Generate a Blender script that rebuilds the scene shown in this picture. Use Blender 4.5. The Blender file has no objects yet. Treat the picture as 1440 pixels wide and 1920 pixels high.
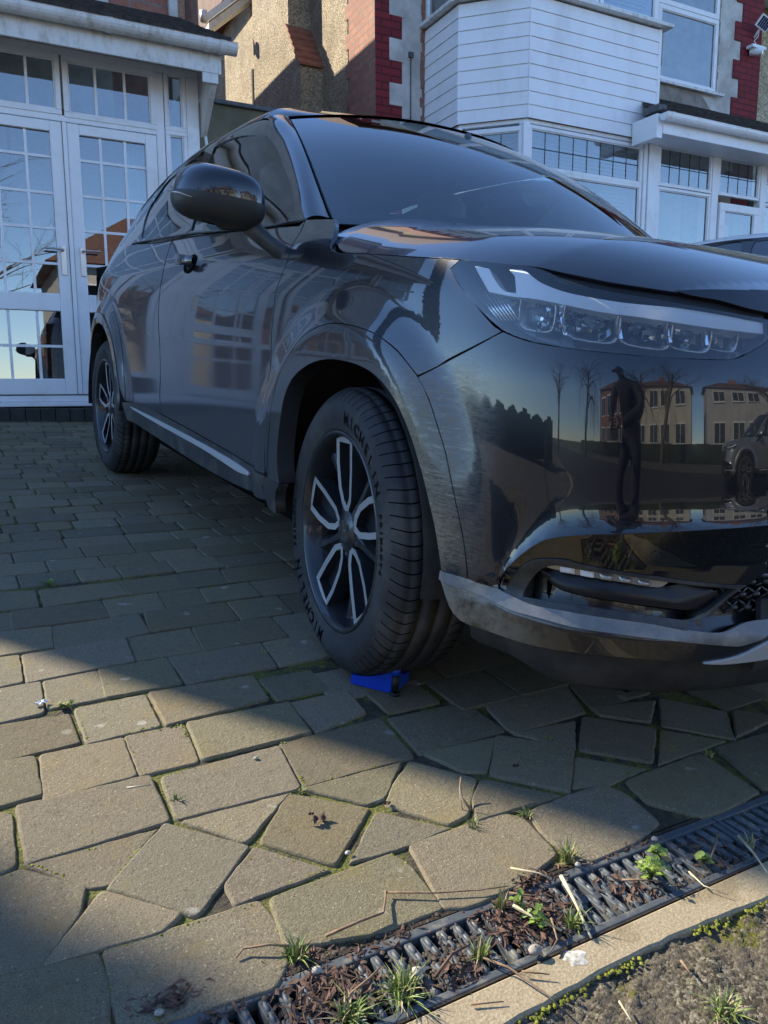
import bpy, bmesh, math, random
import numpy as np
from mathutils import Vector, Matrix
from mathutils.geometry import delaunay_2d_cdt
R = math.radians
rnd = random.Random(7)
scene = bpy.context.scene
COL = scene.collection

# ---------------------------------------------------------------- camera
# world: Z up, +Y away from the street into the house fronts, +X to the right; metres
CAM_LOC = (-1.590, -1.757, 0.695)
CAM_M = ((0.888537, 0.073369, -0.452900), (-0.458794, 0.135330, -0.878177), (-0.003140, 0.988080, 0.153907))
cd = bpy.data.cameras.new('camera')
cam = bpy.data.objects.new('camera', cd)
COL.objects.link(cam)
mw = Matrix(CAM_M).to_4x4()
mw.translation = CAM_LOC
cam.matrix_world = mw
cd.sensor_fit = 'VERTICAL'
cd.sensor_height = 36.0
cd.sensor_width = 27.0
cd.lens = 36.0 * 1470.4 / 1920.0
cd.clip_start = 0.05
cd.clip_end = 2000
scene.camera = cam
scene.render.resolution_x = 768
scene.render.resolution_y = 1024

# ---------------------------------------------------------------- sky, sun, exposure
SUN_EL = R(34)
SUN_TO = Vector((-math.cos(R(52)), math.sin(R(52)), 0))      # horizontal direction towards the sun
world = bpy.data.worlds.new('World')
scene.world = world
world.use_nodes = True
nt = world.node_tree
bg = nt.nodes['Background']
sky = nt.nodes.new('ShaderNodeTexSky')
sky.sky_type = 'NISHITA'
sky.sun_disc = False
sky.sun_elevation = SUN_EL
sky.sun_rotation = math.atan2(SUN_TO.x, SUN_TO.y)
sky.air_density = 1.0
sky.dust_density = 0.0
sky.ozone_density = 4.0
sky.altitude = 1500
tn = nt.nodes.new('ShaderNodeMix'); tn.data_type = 'RGBA'; tn.blend_type = 'MULTIPLY'; tn.inputs[0].default_value = 1.0
tn.inputs[7].default_value = (0.96, 0.99, 1.02, 1)      # clear spring air, a little bluer
nt.links.new(sky.outputs[0], tn.inputs[6])
nt.links.new(tn.outputs[2], bg.inputs[0])
bg.inputs[1].default_value = 0.15
sd = bpy.data.lights.new('sun', 'SUN')
sd.energy = 4.5
sd.angle = R(0.53)
sd.color = (1.0, 0.90, 0.72)
sun = bpy.data.objects.new('sun', sd)
COL.objects.link(sun)
sdir = Vector((SUN_TO.x * math.cos(SUN_EL), SUN_TO.y * math.cos(SUN_EL), math.sin(SUN_EL)))
sun.rotation_euler = sdir.to_track_quat('Z', 'Y').to_euler()
sun.location = sdir * 40
scene.view_settings.view_transform = 'Standard'
scene.view_settings.look = 'None'
scene.view_settings.exposure = 1.32
scene.view_settings.gamma = 1.0

# the driveway slopes up to the houses: frame G (x right, y up the slope, z its normal)
GM = Matrix(((0.998074, -0.052159, 0.033580), (0.055147, 0.993923, -0.095264), (-0.028407, 0.096933, 0.994885))).to_4x4()
# the car's own frame: x forward, y to its left, z up; stands on the driveway
CM = Matrix(((0.052159, 0.998074, 0.033580), (-0.993923, 0.055147, -0.095264), (-0.096933, -0.028407, 0.994885))).to_4x4()

# ---------------------------------------------------------------- helpers
def tag(o, label=None, cat=None, group=None, kind=None):
    if label: o['label'] = label
    if cat: o['category'] = cat
    if group: o['group'] = group
    if kind: o['kind'] = kind
    return o

def empty(name, M=None, loc=None, rz=0.0):
    o = bpy.data.objects.new(name, None)
    COL.objects.link(o)
    o.empty_display_size = 0.1
    if M is not None: o.matrix_world = M
    else:
        m = Matrix.Rotation(rz, 4, 'Z'); m.translation = loc or (0, 0, 0)
        o.matrix_world = m
    return o

class MB:
    """collects shapes and links them as one mesh object"""
    def __init__(s): s.v = []; s.f = []; s.n = None; s.smooth = []; s.mi = []; s.m = 0; s.col = None
    def add(s, vs, fs, smooth=False):
        b = len(s.v)
        s.v += [tuple(map(float, p)) for p in vs]
        for f in fs:
            s.f.append([b + i for i in f]); s.smooth.append(smooth); s.mi.append(s.m)
        return b
    def box(s, x0, x1, y0, y1, z0, z1, M=None):
        vs = [(x, y, z) for x in (x0, x1) for y in (y0, y1) for z in (z0, z1)]
        if M is not None: vs = [M @ Vector(p) for p in vs]
        fs = [(0, 1, 3, 2), (4, 6, 7, 5), (0, 4, 5, 1), (2, 3, 7, 6), (0, 2, 6, 4), (1, 5, 7, 3)]
        if M is not None and M.determinant() < 0: fs = [f[::-1] for f in fs]
        s.add(vs, fs)
    def prism(s, poly, axis, a, b):
        """poly: 2D points; axis: extrusion axis; a..b along it"""
        def P(p, t): return (t, p[0], p[1]) if axis == 'x' else ((p[0], t, p[1]) if axis == 'y' else (p[0], p[1], t))
        n = len(poly)
        vs = [P(p, a) for p in poly] + [P(p, b) for p in poly]
        fs = [tuple(range(n))[::-1], tuple(range(n, 2 * n))] + [(i, (i + 1) % n, n + (i + 1) % n, n + i) for i in range(n)]
        s.add(vs, fs)
    def quad(s, a, b, c, d): s.add([a, b, c, d], [(0, 1, 2, 3)])
    def tube(s, pts, rad, n=8, smooth=True, cap=True):
        pts = [Vector(p) for p in pts]
        if not hasattr(rad, '__len__'): rad = [rad] * len(pts)
        vs = []; up = Vector((0, 0, 1))
        prev = None
        for i, p in enumerate(pts):
            t = (pts[min(i + 1, len(pts) - 1)] - pts[max(i - 1, 0)]).normalized()
            if prev is None:
                a = t.cross(up)
                if a.length < 1e-3: a = t.cross(Vector((1, 0, 0)))
                a.normalize()
            else:
                a = prev - t * prev.dot(t); a.normalize()
            prev = a
            b = t.cross(a)
            for k in range(n):
                q = 2 * math.pi * k / n
                vs.append(p + (a * math.cos(q) + b * math.sin(q)) * rad[i])
        fs = []
        for i in range(len(pts) - 1):
            for k in range(n):
                fs.append((i * n + k, i * n + (k + 1) % n, (i + 1) * n + (k + 1) % n, (i + 1) * n + k))
        if cap:
            fs.append(tuple(range(n))[::-1]); fs.append(tuple((len(pts) - 1) * n + k for k in range(n)))
        s.add(vs, fs, smooth)
    def lathe(s, prof, n=48, M=None, a0=0.0, a1=2 * math.pi, smooth=True):
        """prof: (radius, y) pairs; turned about the Y axis"""
        full = abs(a1 - a0 - 2 * math.pi) < 1e-6
        m = n if full else n + 1
        vs = []
        for k in range(m):
            q = a0 + (a1 - a0) * k / n
            for r, y in prof:
                p = Vector((r * math.sin(q), y, r * math.cos(q)))
                vs.append(M @ p if M is not None else p)
        L = len(prof); fs = []
        for k in range(n):
            k2 = (k + 1) % m
            for i in range(L - 1):
                fs.append((k * L + i, k * L + i + 1, k2 * L + i + 1, k2 * L + i))
        s.add(vs, fs, smooth)
    def grid(s, P, smooth=True, flip=False, closed=False):
        """P[i][j] points"""
        n, m = len(P), len(P[0])
        vs = [p for row in P for p in row]
        fs = []
        for i in range(n - 1):
            for j in range(m if closed else m - 1):
                j2 = (j + 1) % m
                f = (i * m + j, i * m + j2, (i + 1) * m + j2, (i + 1) * m + j)
                fs.append(f[::-1] if flip else f)
        s.add(vs, fs, smooth)
    def build(s, name, mats, parent=None, bevel=0.0, M=None, segs=2, autosmooth=None):
        me = bpy.data.meshes.new(name)
        me.from_pydata(s.v, [], s.f)
        me.polygons.foreach_set('use_smooth', s.smooth)
        if not isinstance(mats, (list, tuple)): mats = [mats]
        for m in mats: me.materials.append(m)
        if len(mats) > 1: me.polygons.foreach_set('material_index', s.mi)
        if s.col is not None:
            ca = me.color_attributes.new('tint', 'FLOAT_COLOR', 'CORNER')
            arr = np.ones((len(me.loops), 4), np.float32)
            k = 0
            for f, c in zip(s.f, s.col):
                for _ in f:
                    arr[k, 0] = c[0]; arr[k, 1] = c[1]; arr[k, 2] = c[2]; k += 1
            ca.data.foreach_set('color', arr.ravel())
        me.update()
        o = bpy.data.objects.new(name, me)
        COL.objects.link(o)
        if parent is not None: o.parent = parent
        if M is not None: o.matrix_world = M
        if bevel > 0:
            md = o.modifiers.new('bevel', 'BEVEL'); md.width = bevel; md.segments = segs; md.limit_method = 'ANGLE'; md.angle_limit = R(35)
            md.use_clamp_overlap = True
        return o

def children(o): return [c for c in bpy.data.objects if c.parent is o]
def copy_tree(o, parent=None, mats=None, skip=()):
    c = o.copy(); COL.objects.link(c)
    if o.data is not None and mats:
        hit = any(m and m.name in mats for m in o.data.materials)
        if hit:
            key = o.data.name + str(sorted(x.name for x in mats.values()))
            if key not in copy_tree.cache:
                d = o.data.copy()
                for i, m in enumerate(d.materials):
                    if m and m.name in mats: d.materials[i] = mats[m.name]
                copy_tree.cache[key] = d
            c.data = copy_tree.cache[key]
    if parent is not None:
        c.parent = parent; c.matrix_parent_inverse = o.matrix_parent_inverse.copy()
    for ch in children(o):
        if ch.name.split('.')[0] not in skip: copy_tree(ch, c, mats, skip)
    return c
copy_tree.cache = {}

# ---------------------------------------------------------------- materials
def mat(name, color=(0.5, 0.5, 0.5), rough=0.6, metal=0.0, spec=0.5, coat=0.0, coat_rough=0.03, ior=1.45):
    m = bpy.data.materials.new(name); m.use_nodes = True
    b = m.node_tree.nodes['Principled BSDF']
    b.inputs['Base Color'].default_value = (*color, 1)
    b.inputs['Roughness'].default_value = rough
    b.inputs['Metallic'].default_value = metal
    b.inputs['Specular IOR Level'].default_value = spec
    b.inputs['Coat Weight'].default_value = coat
    b.inputs['Coat Roughness'].default_value = coat_rough
    b.inputs['IOR'].default_value = ior
    return m
class NT:
    def __init__(s, m): s.t = m.node_tree; s.n = s.t.nodes; s.b = s.n.get('Principled BSDF'); s.tc = None
    def new(s, t, **k):
        n = s.n.new(t)
        for a, b in k.items(): setattr(n, a, b)
        return n
    def link(s, a, b): s.t.links.new(a, b)
    def co(s, kind='Object', scale=(1, 1, 1), rot=(0, 0, 0)):
        if s.tc is None: s.tc = s.new('ShaderNodeTexCoord')
        mp = s.new('ShaderNodeMapping'); mp.inputs['Scale'].default_value = scale; mp.inputs['Rotation'].default_value = rot
        s.link(s.tc.outputs[kind], mp.inputs[0]); return mp.outputs[0]
    def noise(s, scale, detail=4, rough=0.6, co=None, dist=0.0):
        n = s.new('ShaderNodeTexNoise'); n.inputs['Scale'].default_value = scale; n.inputs['Detail'].default_value = detail
        n.inputs['Roughness'].default_value = rough; n.inputs['Distortion'].default_value = dist
        s.link(co if co is not None else s.co(), n.inputs['Vector']); return n.outputs['Fac']
    def voronoi(s, scale, co=None, feature='F1', out='Distance'):
        n = s.new('ShaderNodeTexVoronoi'); n.feature = feature; n.inputs['Scale'].default_value = scale
        s.link(co if co is not None else s.co(), n.inputs['Vector']); return n.outputs[out]
    def ramp(s, fac, stops, interp='LINEAR'):
        n = s.new('ShaderNodeValToRGB'); cr = n.color_ramp; cr.interpolation = interp
        while len(cr.elements) < len(stops): cr.elements.new(0.5)
        for e, (p, c) in zip(cr.elements, stops):
            e.position = p; e.color = (*c, 1) if len(c) == 3 else c
        s.link(fac, n.inputs[0]); return n.outputs[0]
    def fr(s, fac, a, b):   # float ramp 0..1 between a and b
        n = s.new('ShaderNodeMapRange'); n.inputs[1].default_value = a; n.inputs[2].default_value = b
        n.interpolation_type = 'SMOOTHSTEP'
        s.link(fac, n.inputs[0]); return n.outputs[0]
    def math(s, op, a, b=None, c=None):
        n = s.new('ShaderNodeMath'); n.operation = op
        for i, q in enumerate((a, b, c)):
            if q is None: continue
            if hasattr(q, 'links') or hasattr(q, 'is_output'): s.link(q, n.inputs[i])
            else: n.inputs[i].default_value = q
        return n.outputs[0]
    def mix(s, fac, a, b, mode='MIX'):
        n = s.new('ShaderNodeMix'); n.data_type = 'RGBA'; n.blend_type = mode
        for i, q in ((0, fac), (6, a), (7, b)):
            if hasattr(q, 'is_output'): s.link(q, n.inputs[i])
            elif i == 0: n.inputs[0].default_value = q
            else: n.inputs[i].default_value = (*q, 1)
        return n.outputs[2]
    def bump(s, h, strength=0.5, dist=0.01, normal=None):
        n = s.new('ShaderNodeBump'); n.inputs['Strength'].default_value = strength; n.inputs['Distance'].default_value = dist
        s.link(h, n.inputs['Height'])
        if normal is not None: s.link(normal, n.inputs['Normal'])
        return n.outputs[0]
    def sep(s, v):
        n = s.new('ShaderNodeSeparateXYZ'); s.link(v, n.inputs[0]); return n.outputs
    def comb(s, x, y, z):
        n = s.new('ShaderNodeCombineXYZ')
        for i, q in enumerate((x, y, z)):
            if hasattr(q, 'is_output'): s.link(q, n.inputs[i])
            else: n.inputs[i].default_value = q
        return n.outputs[0]
    def set(s, **k):
        for a, o in k.items(): s.link(o, s.b.inputs[a.replace('_', ' ')])

def noisy(name, c1, c2, scale=8, rough=0.7, bump=0.0, bscale=60, bdist=0.003, detail=6, co=None, spec=0.4):
    m = mat(name, c1, rough, spec=spec); t = NT(m)
    f = t.noise(scale, detail)
    t.set(Base_Color=t.mix(t.fr(f, 0.3, 0.7), c1, c2))
    if bump: t.set(Normal=t.bump(t.noise(bscale, 5), bump, bdist))
    return m
M = {}
# white window plastic with a little grime
m = mat('upvc', (0.82, 0.83, 0.84), 0.32, spec=0.45); t = NT(m)
t.set(Base_Color=t.mix(t.fr(t.noise(3.0, 8, 0.75), 0.46, 0.76), (0.82, 0.83, 0.84), (0.66, 0.66, 0.64)))
M['upvc'] = m
m = mat('upvc_dirty', (0.62, 0.62, 0.60), 0.4); t = NT(m)
st = t.noise(9.0, 8, 0.75, co=t.co(scale=(1.2, 1, 0.5)))
t.set(Base_Color=t.mix(t.fr(st, 0.45, 0.72), (0.70, 0.70, 0.68), (0.42, 0.39, 0.33)))
M['upvc_dirty'] = m
m = mat('board', (0.74, 0.75, 0.77), 0.4); t = NT(m)
t.set(Base_Color=t.mix(t.fr(t.noise(2.5, 8, 0.75, co=t.co(scale=(1, 1, .35))), 0.44, 0.78), (0.84, 0.85, 0.86), (0.70, 0.70, 0.69)),
      Normal=t.bump(t.noise(55, 4, co=t.co(scale=(0.4, 0.4, 3))), 0.12, 0.002))
M['board'] = m
# pebbledash
def pebble(name, a, b, c, scale=95):
    m = mat(name, a, 0.85); t = NT(m)
    v = t.voronoi(scale, out='Color'); d = t.voronoi(scale)
    s3 = t.sep(v)
    colr = t.ramp(s3[0], [(0, a), (0.4, b), (0.75, c), (1, (c[0] * 1.35, c[1] * 1.33, c[2] * 1.3))])
    big = t.noise(2.2, 6)
    colr = t.mix(t.fr(big, 0.35, 0.75), colr, (a[0] * 0.9, a[1] * 0.85, a[2] * 0.8), 'MIX')
    n2 = t.mix(0.55, t.ramp(s3[0], [(0, a), (0.4, b), (0.75, c), (1, c)]), colr)
    t.set(Base_Color=n2, Normal=t.bump(t.math('SUBTRACT', 1.0, d), 1.0, 0.012))
    return m
M['pebble'] = pebble('pebbledash', (0.17, 0.135, 0.09), (0.34, 0.275, 0.18), (0.50, 0.42, 0.29), 70)
M['pebble_pale'] = pebble('pebbledash_pale', (0.25, 0.21, 0.13), (0.45, 0.38, 0.25), (0.60, 0.52, 0.36), 45)
def brick(name, c1, c2, mortar, plane='yz', bw=0.225, bh=0.075, mort=0.010, bump=0.6, msm=0.1):
    m = mat(name, c1, 0.85); t = NT(m)
    s3 = t.sep(t.co())
    vec = {'yz': (s3[1], s3[2]), 'xz': (s3[0], s3[2]), 'xy': (s3[0], s3[1])}[plane]
    br = t.new('ShaderNodeTexBrick'); br.offset = 0.5
    t.link(t.comb(vec[0], vec[1], 0.0), br.inputs['Vector'])
    br.inputs['Color1'].default_value = (*c1, 1); br.inputs['Color2'].default_value = (*c2, 1); br.inputs['Mortar'].default_value = (*mortar, 1)
    br.inputs['Scale'].default_value = 1.0; br.inputs['Brick Width'].default_value = bw; br.inputs['Row Height'].default_value = bh
    br.inputs['Mortar Size'].default_value = mort; br.inputs['Mortar Smooth'].default_value = msm
    n = t.noise(22, 6)
    t.set(Base_Color=t.mix(t.fr(n, 0.3, 0.8), br.outputs[0], (c1[0] * .6, c1[1] * .6, c1[2] * .6), 'MIX') if bump > .5 else br.outputs[0])
    h = t.math('SUBTRACT', t.math('MULTIPLY', t.noise(90, 4), 0.35), br.outputs['Fac'])
    t.set(Normal=t.bump(h, bump, 0.008))
    return m
M['brick'] = brick('brick', (0.42, 0.19, 0.12), (0.30, 0.13, 0.09), (0.20, 0.17, 0.15))
M['brick_x'] = brick('brick_front', (0.36, 0.15, 0.10), (0.26, 0.11, 0.08), (0.22, 0.2, 0.18), 'xz')
M['brick_pink'] = brick('brick_pink', (0.52, 0.34, 0.24), (0.44, 0.28, 0.2), (0.45, 0.38, 0.30))
M['red_paint'] = brick('red_painted_brick', (0.22, 0.022, 0.026), (0.17, 0.018, 0.022), (0.10, 0.012, 0.015), 'xz', bump=0.35)
M['render'] = noisy('white_render', (0.60, 0.58, 0.54), (0.40, 0.38, 0.34), 5, 0.85, 0.5, 45, 0.006)
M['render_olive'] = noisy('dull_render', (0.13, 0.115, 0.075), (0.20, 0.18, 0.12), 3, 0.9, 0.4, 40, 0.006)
M['cement'] = noisy('cement', (0.32, 0.29, 0.25), (0.20, 0.18, 0.15), 9, 0.9, 0.6, 30, 0.01)
M['tile'] = noisy('roof_tile', (0.030, 0.028, 0.030), (0.075, 0.066, 0.060), 14, 0.8, 0.5, 60, 0.006)
M['tile_brown'] = noisy('brown_tile', (0.10, 0.05, 0.035), (0.16, 0.085, 0.06), 6, 0.8, 0.4, 30, 0.01)
M['tile_terracotta'] = noisy('terracotta', (0.30, 0.12, 0.07), (0.20, 0.08, 0.05), 9, 0.8, 0.3, 40, 0.004)
M['lead'] = noisy('lead', (0.06, 0.065, 0.07), (0.12, 0.12, 0.125), 20, 0.55)
M['plinth'] = noisy('dark_plinth', (0.050, 0.052, 0.048), (0.030, 0.034, 0.028), 8, 0.85, 0.4, 50, 0.005)
M['dark'] = mat('dark_void', (0.012, 0.013, 0.016), 0.8)
M['room'] = mat('room_wall', (0.10, 0.10, 0.10), 0.8)
M['blind'] = mat('blind', (0.55, 0.58, 0.62), 0.6)
M['curtain'] = noisy('curtain', (0.42, 0.42, 0.40), (0.30, 0.30, 0.28), 14, 0.8)
M['metal'] = mat('brushed_metal', (0.55, 0.52, 0.48), 0.3, 1.0)
M['lead_line'] = mat('glazing_lead', (0.03, 0.035, 0.04), 0.5)
def glassmat(name, tint=(0.75, 0.82, 0.86), base=0.12, ior=1.52, rough=0.0):
    m = bpy.data.materials.new(name); m.use_nodes = True; t = NT(m); n = t.n; n.remove(t.b)
    out = n['Material Output']
    tr = t.new('ShaderNodeBsdfTransparent'); tr.inputs[0].default_value = (*tint, 1)
    gl = t.new('ShaderNodeBsdfGlossy'); gl.inputs['Roughness'].default_value = rough; gl.inputs['Color'].default_value = (1, 1, 1, 1)
    lw = t.new('ShaderNodeFresnel'); lw.inputs['IOR'].default_value = ior
    f = t.math('ADD', t.math('MULTIPLY', lw.outputs[0], 1.0 - base), base)
    mx = t.new('ShaderNodeMixShader'); t.link(f, mx.inputs[0]); t.link(tr.outputs[0], mx.inputs[1]); t.link(gl.outputs[0], mx.inputs[2])
    t.link(mx.outputs[0], out.inputs[0]); return m
M['glass'] = glassmat('window_glass', (0.62, 0.70, 0.74), 0.16)

# ================================================================ houses
def window(parent, axis, plane, x0, x1, z0, z1, bars=None, fw=0.045, lead=None, glass='glass', depth=0.05, blind=None, name='window', out=-1, frame=True, barw=0.0095):
    """a glazed opening in a wall facing -Y (axis 'y') ; frame is drawn round the clear glass x0..x1, z0..z1"""
    fr_ = MB()
    y = plane
    if frame:
        fr_.box(x0 - fw, x1 + fw, y, y + depth, z0 - fw, z0); fr_.box(x0 - fw, x1 + fw, y, y + depth, z1, z1 + fw)
        fr_.box(x0 - fw, x0, y, y + depth, z0, z1); fr_.box(x1, x1 + fw, y, y + depth, z0, z1)
        # inner glazing bead
        b = 0.010
        fr_.box(x0, x0 + b, y + .010, y + .024, z0, z1); fr_.box(x1 - b, x1, y + .010, y + .024, z0, z1)
        fr_.box(x0 + b, x1 - b, y + .010, y + .024, z0, z0 + b); fr_.box(x0 + b, x1 - b, y + .010, y + .024, z1 - b, z1)
    w = fr_.build(name, M['upvc'], parent, bevel=0.004) if frame else parent
    g = MB(); g.quad((x0, y + .026, z0), (x1, y + .026, z0), (x1, y + .026, z1), (x0, y + .026, z1))
    g.build('pane', M[glass], w)
    if bars:
        bm = MB(); xs, zs = bars
        for x in xs:
            bm.box(x - barw, x + barw, y + .016, y + .0245, z0, z1)
            if not zs: bm.build('glazing_bar', M['upvc'], w); bm = MB()
        for z in zs:
            e = [x0] + sorted(xs) + [x1]
            for i in range(len(e) - 1): bm.box(e[i] + (barw if i else 0), e[i + 1] - (barw if i < len(e) - 2 else 0), y + .0165, y + .024, z - barw, z + barw)
        if zs: bm.build('glazing_bar', M['upvc'], w)
    if lead:
        bm = MB(); nx, nz = lead
        for i in range(1, nx):
            x = x0 + (x1 - x0) * i / nx; bm.box(x - .004, x + .004, y + .0225, y + .0252, z0, z1)
        for j in range(1, nz):
            z = z0 + (z1 - z0) * j / nz; bm.box(x0, x1, y + .0215, y + .0222, z - .004, z + .004)
        bm.build('lead_strip', M['lead_line'], w)
    if blind:
        bm = MB()
        if blind == 'vertical':
            for i in range(5):
                x = x0 + (x1 - x0) * (i + .5) / 5
                bm.box(x - .09, x + .085, y + .16 + .01 * (i % 2), y + .163 + .01 * (i % 2), z0 - .1, z1 + .05)
            bm.build('blind', M['blind'], w)
        elif blind == 'venetian':
            z = z0 - .02
            while z < z1 + .03:
                bm.add([(x0 - .03, y + .12, z), (x1 + .03, y + .12, z), (x1 + .03, y + .155, z + .028), (x0 - .03, y + .155, z + .028)], [(0, 1, 2, 3)]); z += .040
            bm.build('blind', M['blind'], w)
        elif blind == 'curtain':
            for a, b in ((x0 - .05, x0 + (x1 - x0) * .30), (x1 - (x1 - x0) * .25, x1 + .05)):
                n = 28
                P = [[(a + (b - a) * i / n, y + .2 + .025 * math.sin(i * 1.7), z) for i in range(n + 1)] for z in (z0 - .1, z1 + .1)]
                bm.grid(P)
            bm.build('curtain', M['curtain'], w)
    return w

def gutter(parent, x0, x1, y, z, mt='upvc_dirty', r=0.06, joints=(), axis='x', name='gutter'):
    g = MB(); n = 10
    prof = [(-r * math.cos(math.pi * k / n), -r * math.sin(math.pi * k / n) * 1.05) for k in range(n + 1)]
    prof = [(-r - .006, .012)] + [(-r, .012)] + prof + [(r, .012)]
    P = [[(x, y + a, z + b) for a, b in prof] for x in (x0, x1)]
    g.grid(P, smooth=False)
    P2 = [[(x, y + a * .9, z + b * .9 + .003) for a, b in prof] for x in (x0, x1)]
    g.grid(P2, smooth=False, flip=True)
    for x in (x0, x1):
        g.add([(x, y + a, z + b) for a, b in prof], [tuple(range(len(prof)))])
    o = g.build(name, M[mt], parent)
    if joints:
        for x in joints:
            j = MB()
            P = [[(xx, y + a * 1.08, z + b * 1.08) for a, b in prof] for xx in (x - .022, x + .022)]
            j.grid(P, smooth=False)
            j.add([(x - .022, y + a * 1.08, z + b * 1.08) for a, b in prof] , [tuple(range(len(prof)))])
            j.add([(x + .022, y + a * 1.08, z + b * 1.08) for a, b in prof] , [tuple(range(len(prof)))[::-1]])
            j.build('gutter_joint', M[mt], o)
    return o

def tiled_slope(parent, x0, x1, ya, za, yb, zb, mt='tile', n=9, tw=0.165, seed=1, name='roof', over=0.012, rag=0.0, x0top=None, x1top=None):
    """overlapping courses of flat tiles from the eave (ya,za) up to (yb,zb)"""
    r = random.Random(seed); b = MB()
    L = math.hypot(yb - ya, zb - za); uy, uz = (yb - ya) / L, (zb - za) / L; ny, nz = -uz, uy
    if ny > 0 and ya < yb: ny, nz = -ny, -nz
    if nz < 0: ny, nz = -ny, -nz
    for c in range(n):
        s0 = L * c / n - .01; s1 = L * (c + 1) / n + .05
        f = c / n
        xl = x0 + ((x0top if x0top is not None else x0) - x0) * f; xr = x1 + ((x1top if x1top is not None else x1) - x1) * f
        x = xl - (tw / 2 if c % 2 else 0)
        while x < xr:
            a, e = max(x + .0015, xl), min(x + tw - .0015, xr)
            if e - a > .01:
                h = r.uniform(0, .004); q = r.uniform(-.004, .004)
                def pt(xx, s, k): return (xx, ya + uy * s + ny * k, za + uz * s + nz * k)
                lo = over + h
                vs = [pt(a, s0 + q, .002), pt(e, s0 + q, .002), pt(e, s0 + q, .002 + lo + .010), pt(a, s0 + q, .002 + lo + .010),
                      pt(a, s1, -.008), pt(e, s1, -.008), pt(e, s1, .006), pt(a, s1, .006)]
                b.add(vs, [(0, 1, 2, 3), (3, 2, 6, 7), (0, 3, 7, 4), (1, 5, 6, 2), (4, 7, 6, 5), (0, 4, 5, 1)])
            x += tw
    return b.build(name, M[mt], parent)

YP = 4.80          # plane of the porch and of the bay front
# ---------------------------------------------------------------- left house with the glazed porch
hA = empty('house', loc=(-3.0, 6.0, 0.42))
hA_inv = hA.matrix_world.inverted()
tag(hA, 'left house, red brick behind a white glazed porch with French doors and a dark tiled roof', 'house')
def wbuild(mb, name, mats, parent, **k):
    """mesh given in world coordinates under a placed empty"""
    o = mb.build(name, mats, parent, **k)
    o.matrix_parent_inverse = parent.matrix_world.inverted()
    return o
class WP:   # parent proxy: world-space authoring
    pass
_orig_build = MB.build
def _b(s, name, mats, parent=None, **k):
    o = _orig_build(s, name, mats, parent, **k)
    if parent is not None and parent.data is None and parent.get('_w'):
        o.matrix_parent_inverse = Matrix.Translation(-Vector(parent['_w']))
    return o
MB.build = _b
def place(name, loc, *tg, **kg):
    o = empty(name, loc=loc); o['_w'] = list(loc)
    return tag(o, *tg, **kg)
bpy.data.objects.remove(hA)
hA = place('house', (-2.4, 6.0, 0.42), 'left house in red brick behind a white glazed porch, dark tiles above its gutter', 'house')
YW = 6.0
# main walls (two storeys, hipped roof)
w = MB()
w.box(-5.9, -0.075, YW, 12.4, 0.3, 6.1)
w.box(-0.075, 0.26, YW + .004, 12.4, 0.3, 6.1)
o = w.build('wall', M['brick_x'], hA)
w = MB(); w.box(-6.0, -0.30, YW - .03, YW - .002, 3.0, 6.0); w.box(0.225, 0.30, YW - .05, YW + .4, 3.0, 6.0); w.build('wall', M['render'], hA)
w = MB()
ez = 6.02
x0_, x1_, y0_, y1_ = -5.95, .50, YW - .35, 12.75
w.box(x0_, x1_, y0_, y1_, ez, ez + .16)
w.add([(x0_, y0_, ez + .161), (x1_, y0_, ez + .161), (x1_, y1_, ez + .161), (x0_, y1_, ez + .161), (x0_ + 3.1, 9.2, ez + 1.6), (x1_ - 3.1, 9.2, ez + 1.6)], [(0, 1, 5, 4), (1, 2, 5), (2, 3, 4, 5), (3, 0, 4)])
w.build('roof', M['tile_brown'], hA)
# porch: floor plinth, sill, door set
w = MB()
w.box(-5.2, .145, YP + .005, YW, 0.2, 0.575)
w.build('plinth', M['plinth'], hA, bevel=.01)
w = MB()
w.box(-5.25, .16, YP - .045, YP + .10, 0.577, 0.612); w.box(-5.25, .155, YP - .02, YP + .10, 0.614, 0.66)
w.build('door_sill', M['upvc'], hA, bevel=.006)
fr = MB()   # outer frame posts and rails of the porch
F0, F1 = YP - .012, YP + .075
ztop = 3.165
fr.box(-5.2, .148, F0, F1, 3.112, ztop)                    # head
fr.box(-5.2, -.17, F0, F1, 2.655, 2.70)                    # transom under the fanlights
fr.box(-.19, -.125, F0 - .004, F1, .662, 3.11)             # post right of the doors
fr.box(-.120, .148, F0, F1, .662, .80)
fr.box(.05, .148, F0 - .003, F1, .80, 3.11)                # corner post
fr.box(-2.05, -1.95, F0 - .004, F1, .662, 3.11)
fr.build('porch_frame', M['upvc'], hA, bevel=.005)
BX = (-1.262, -1.081)
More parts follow.
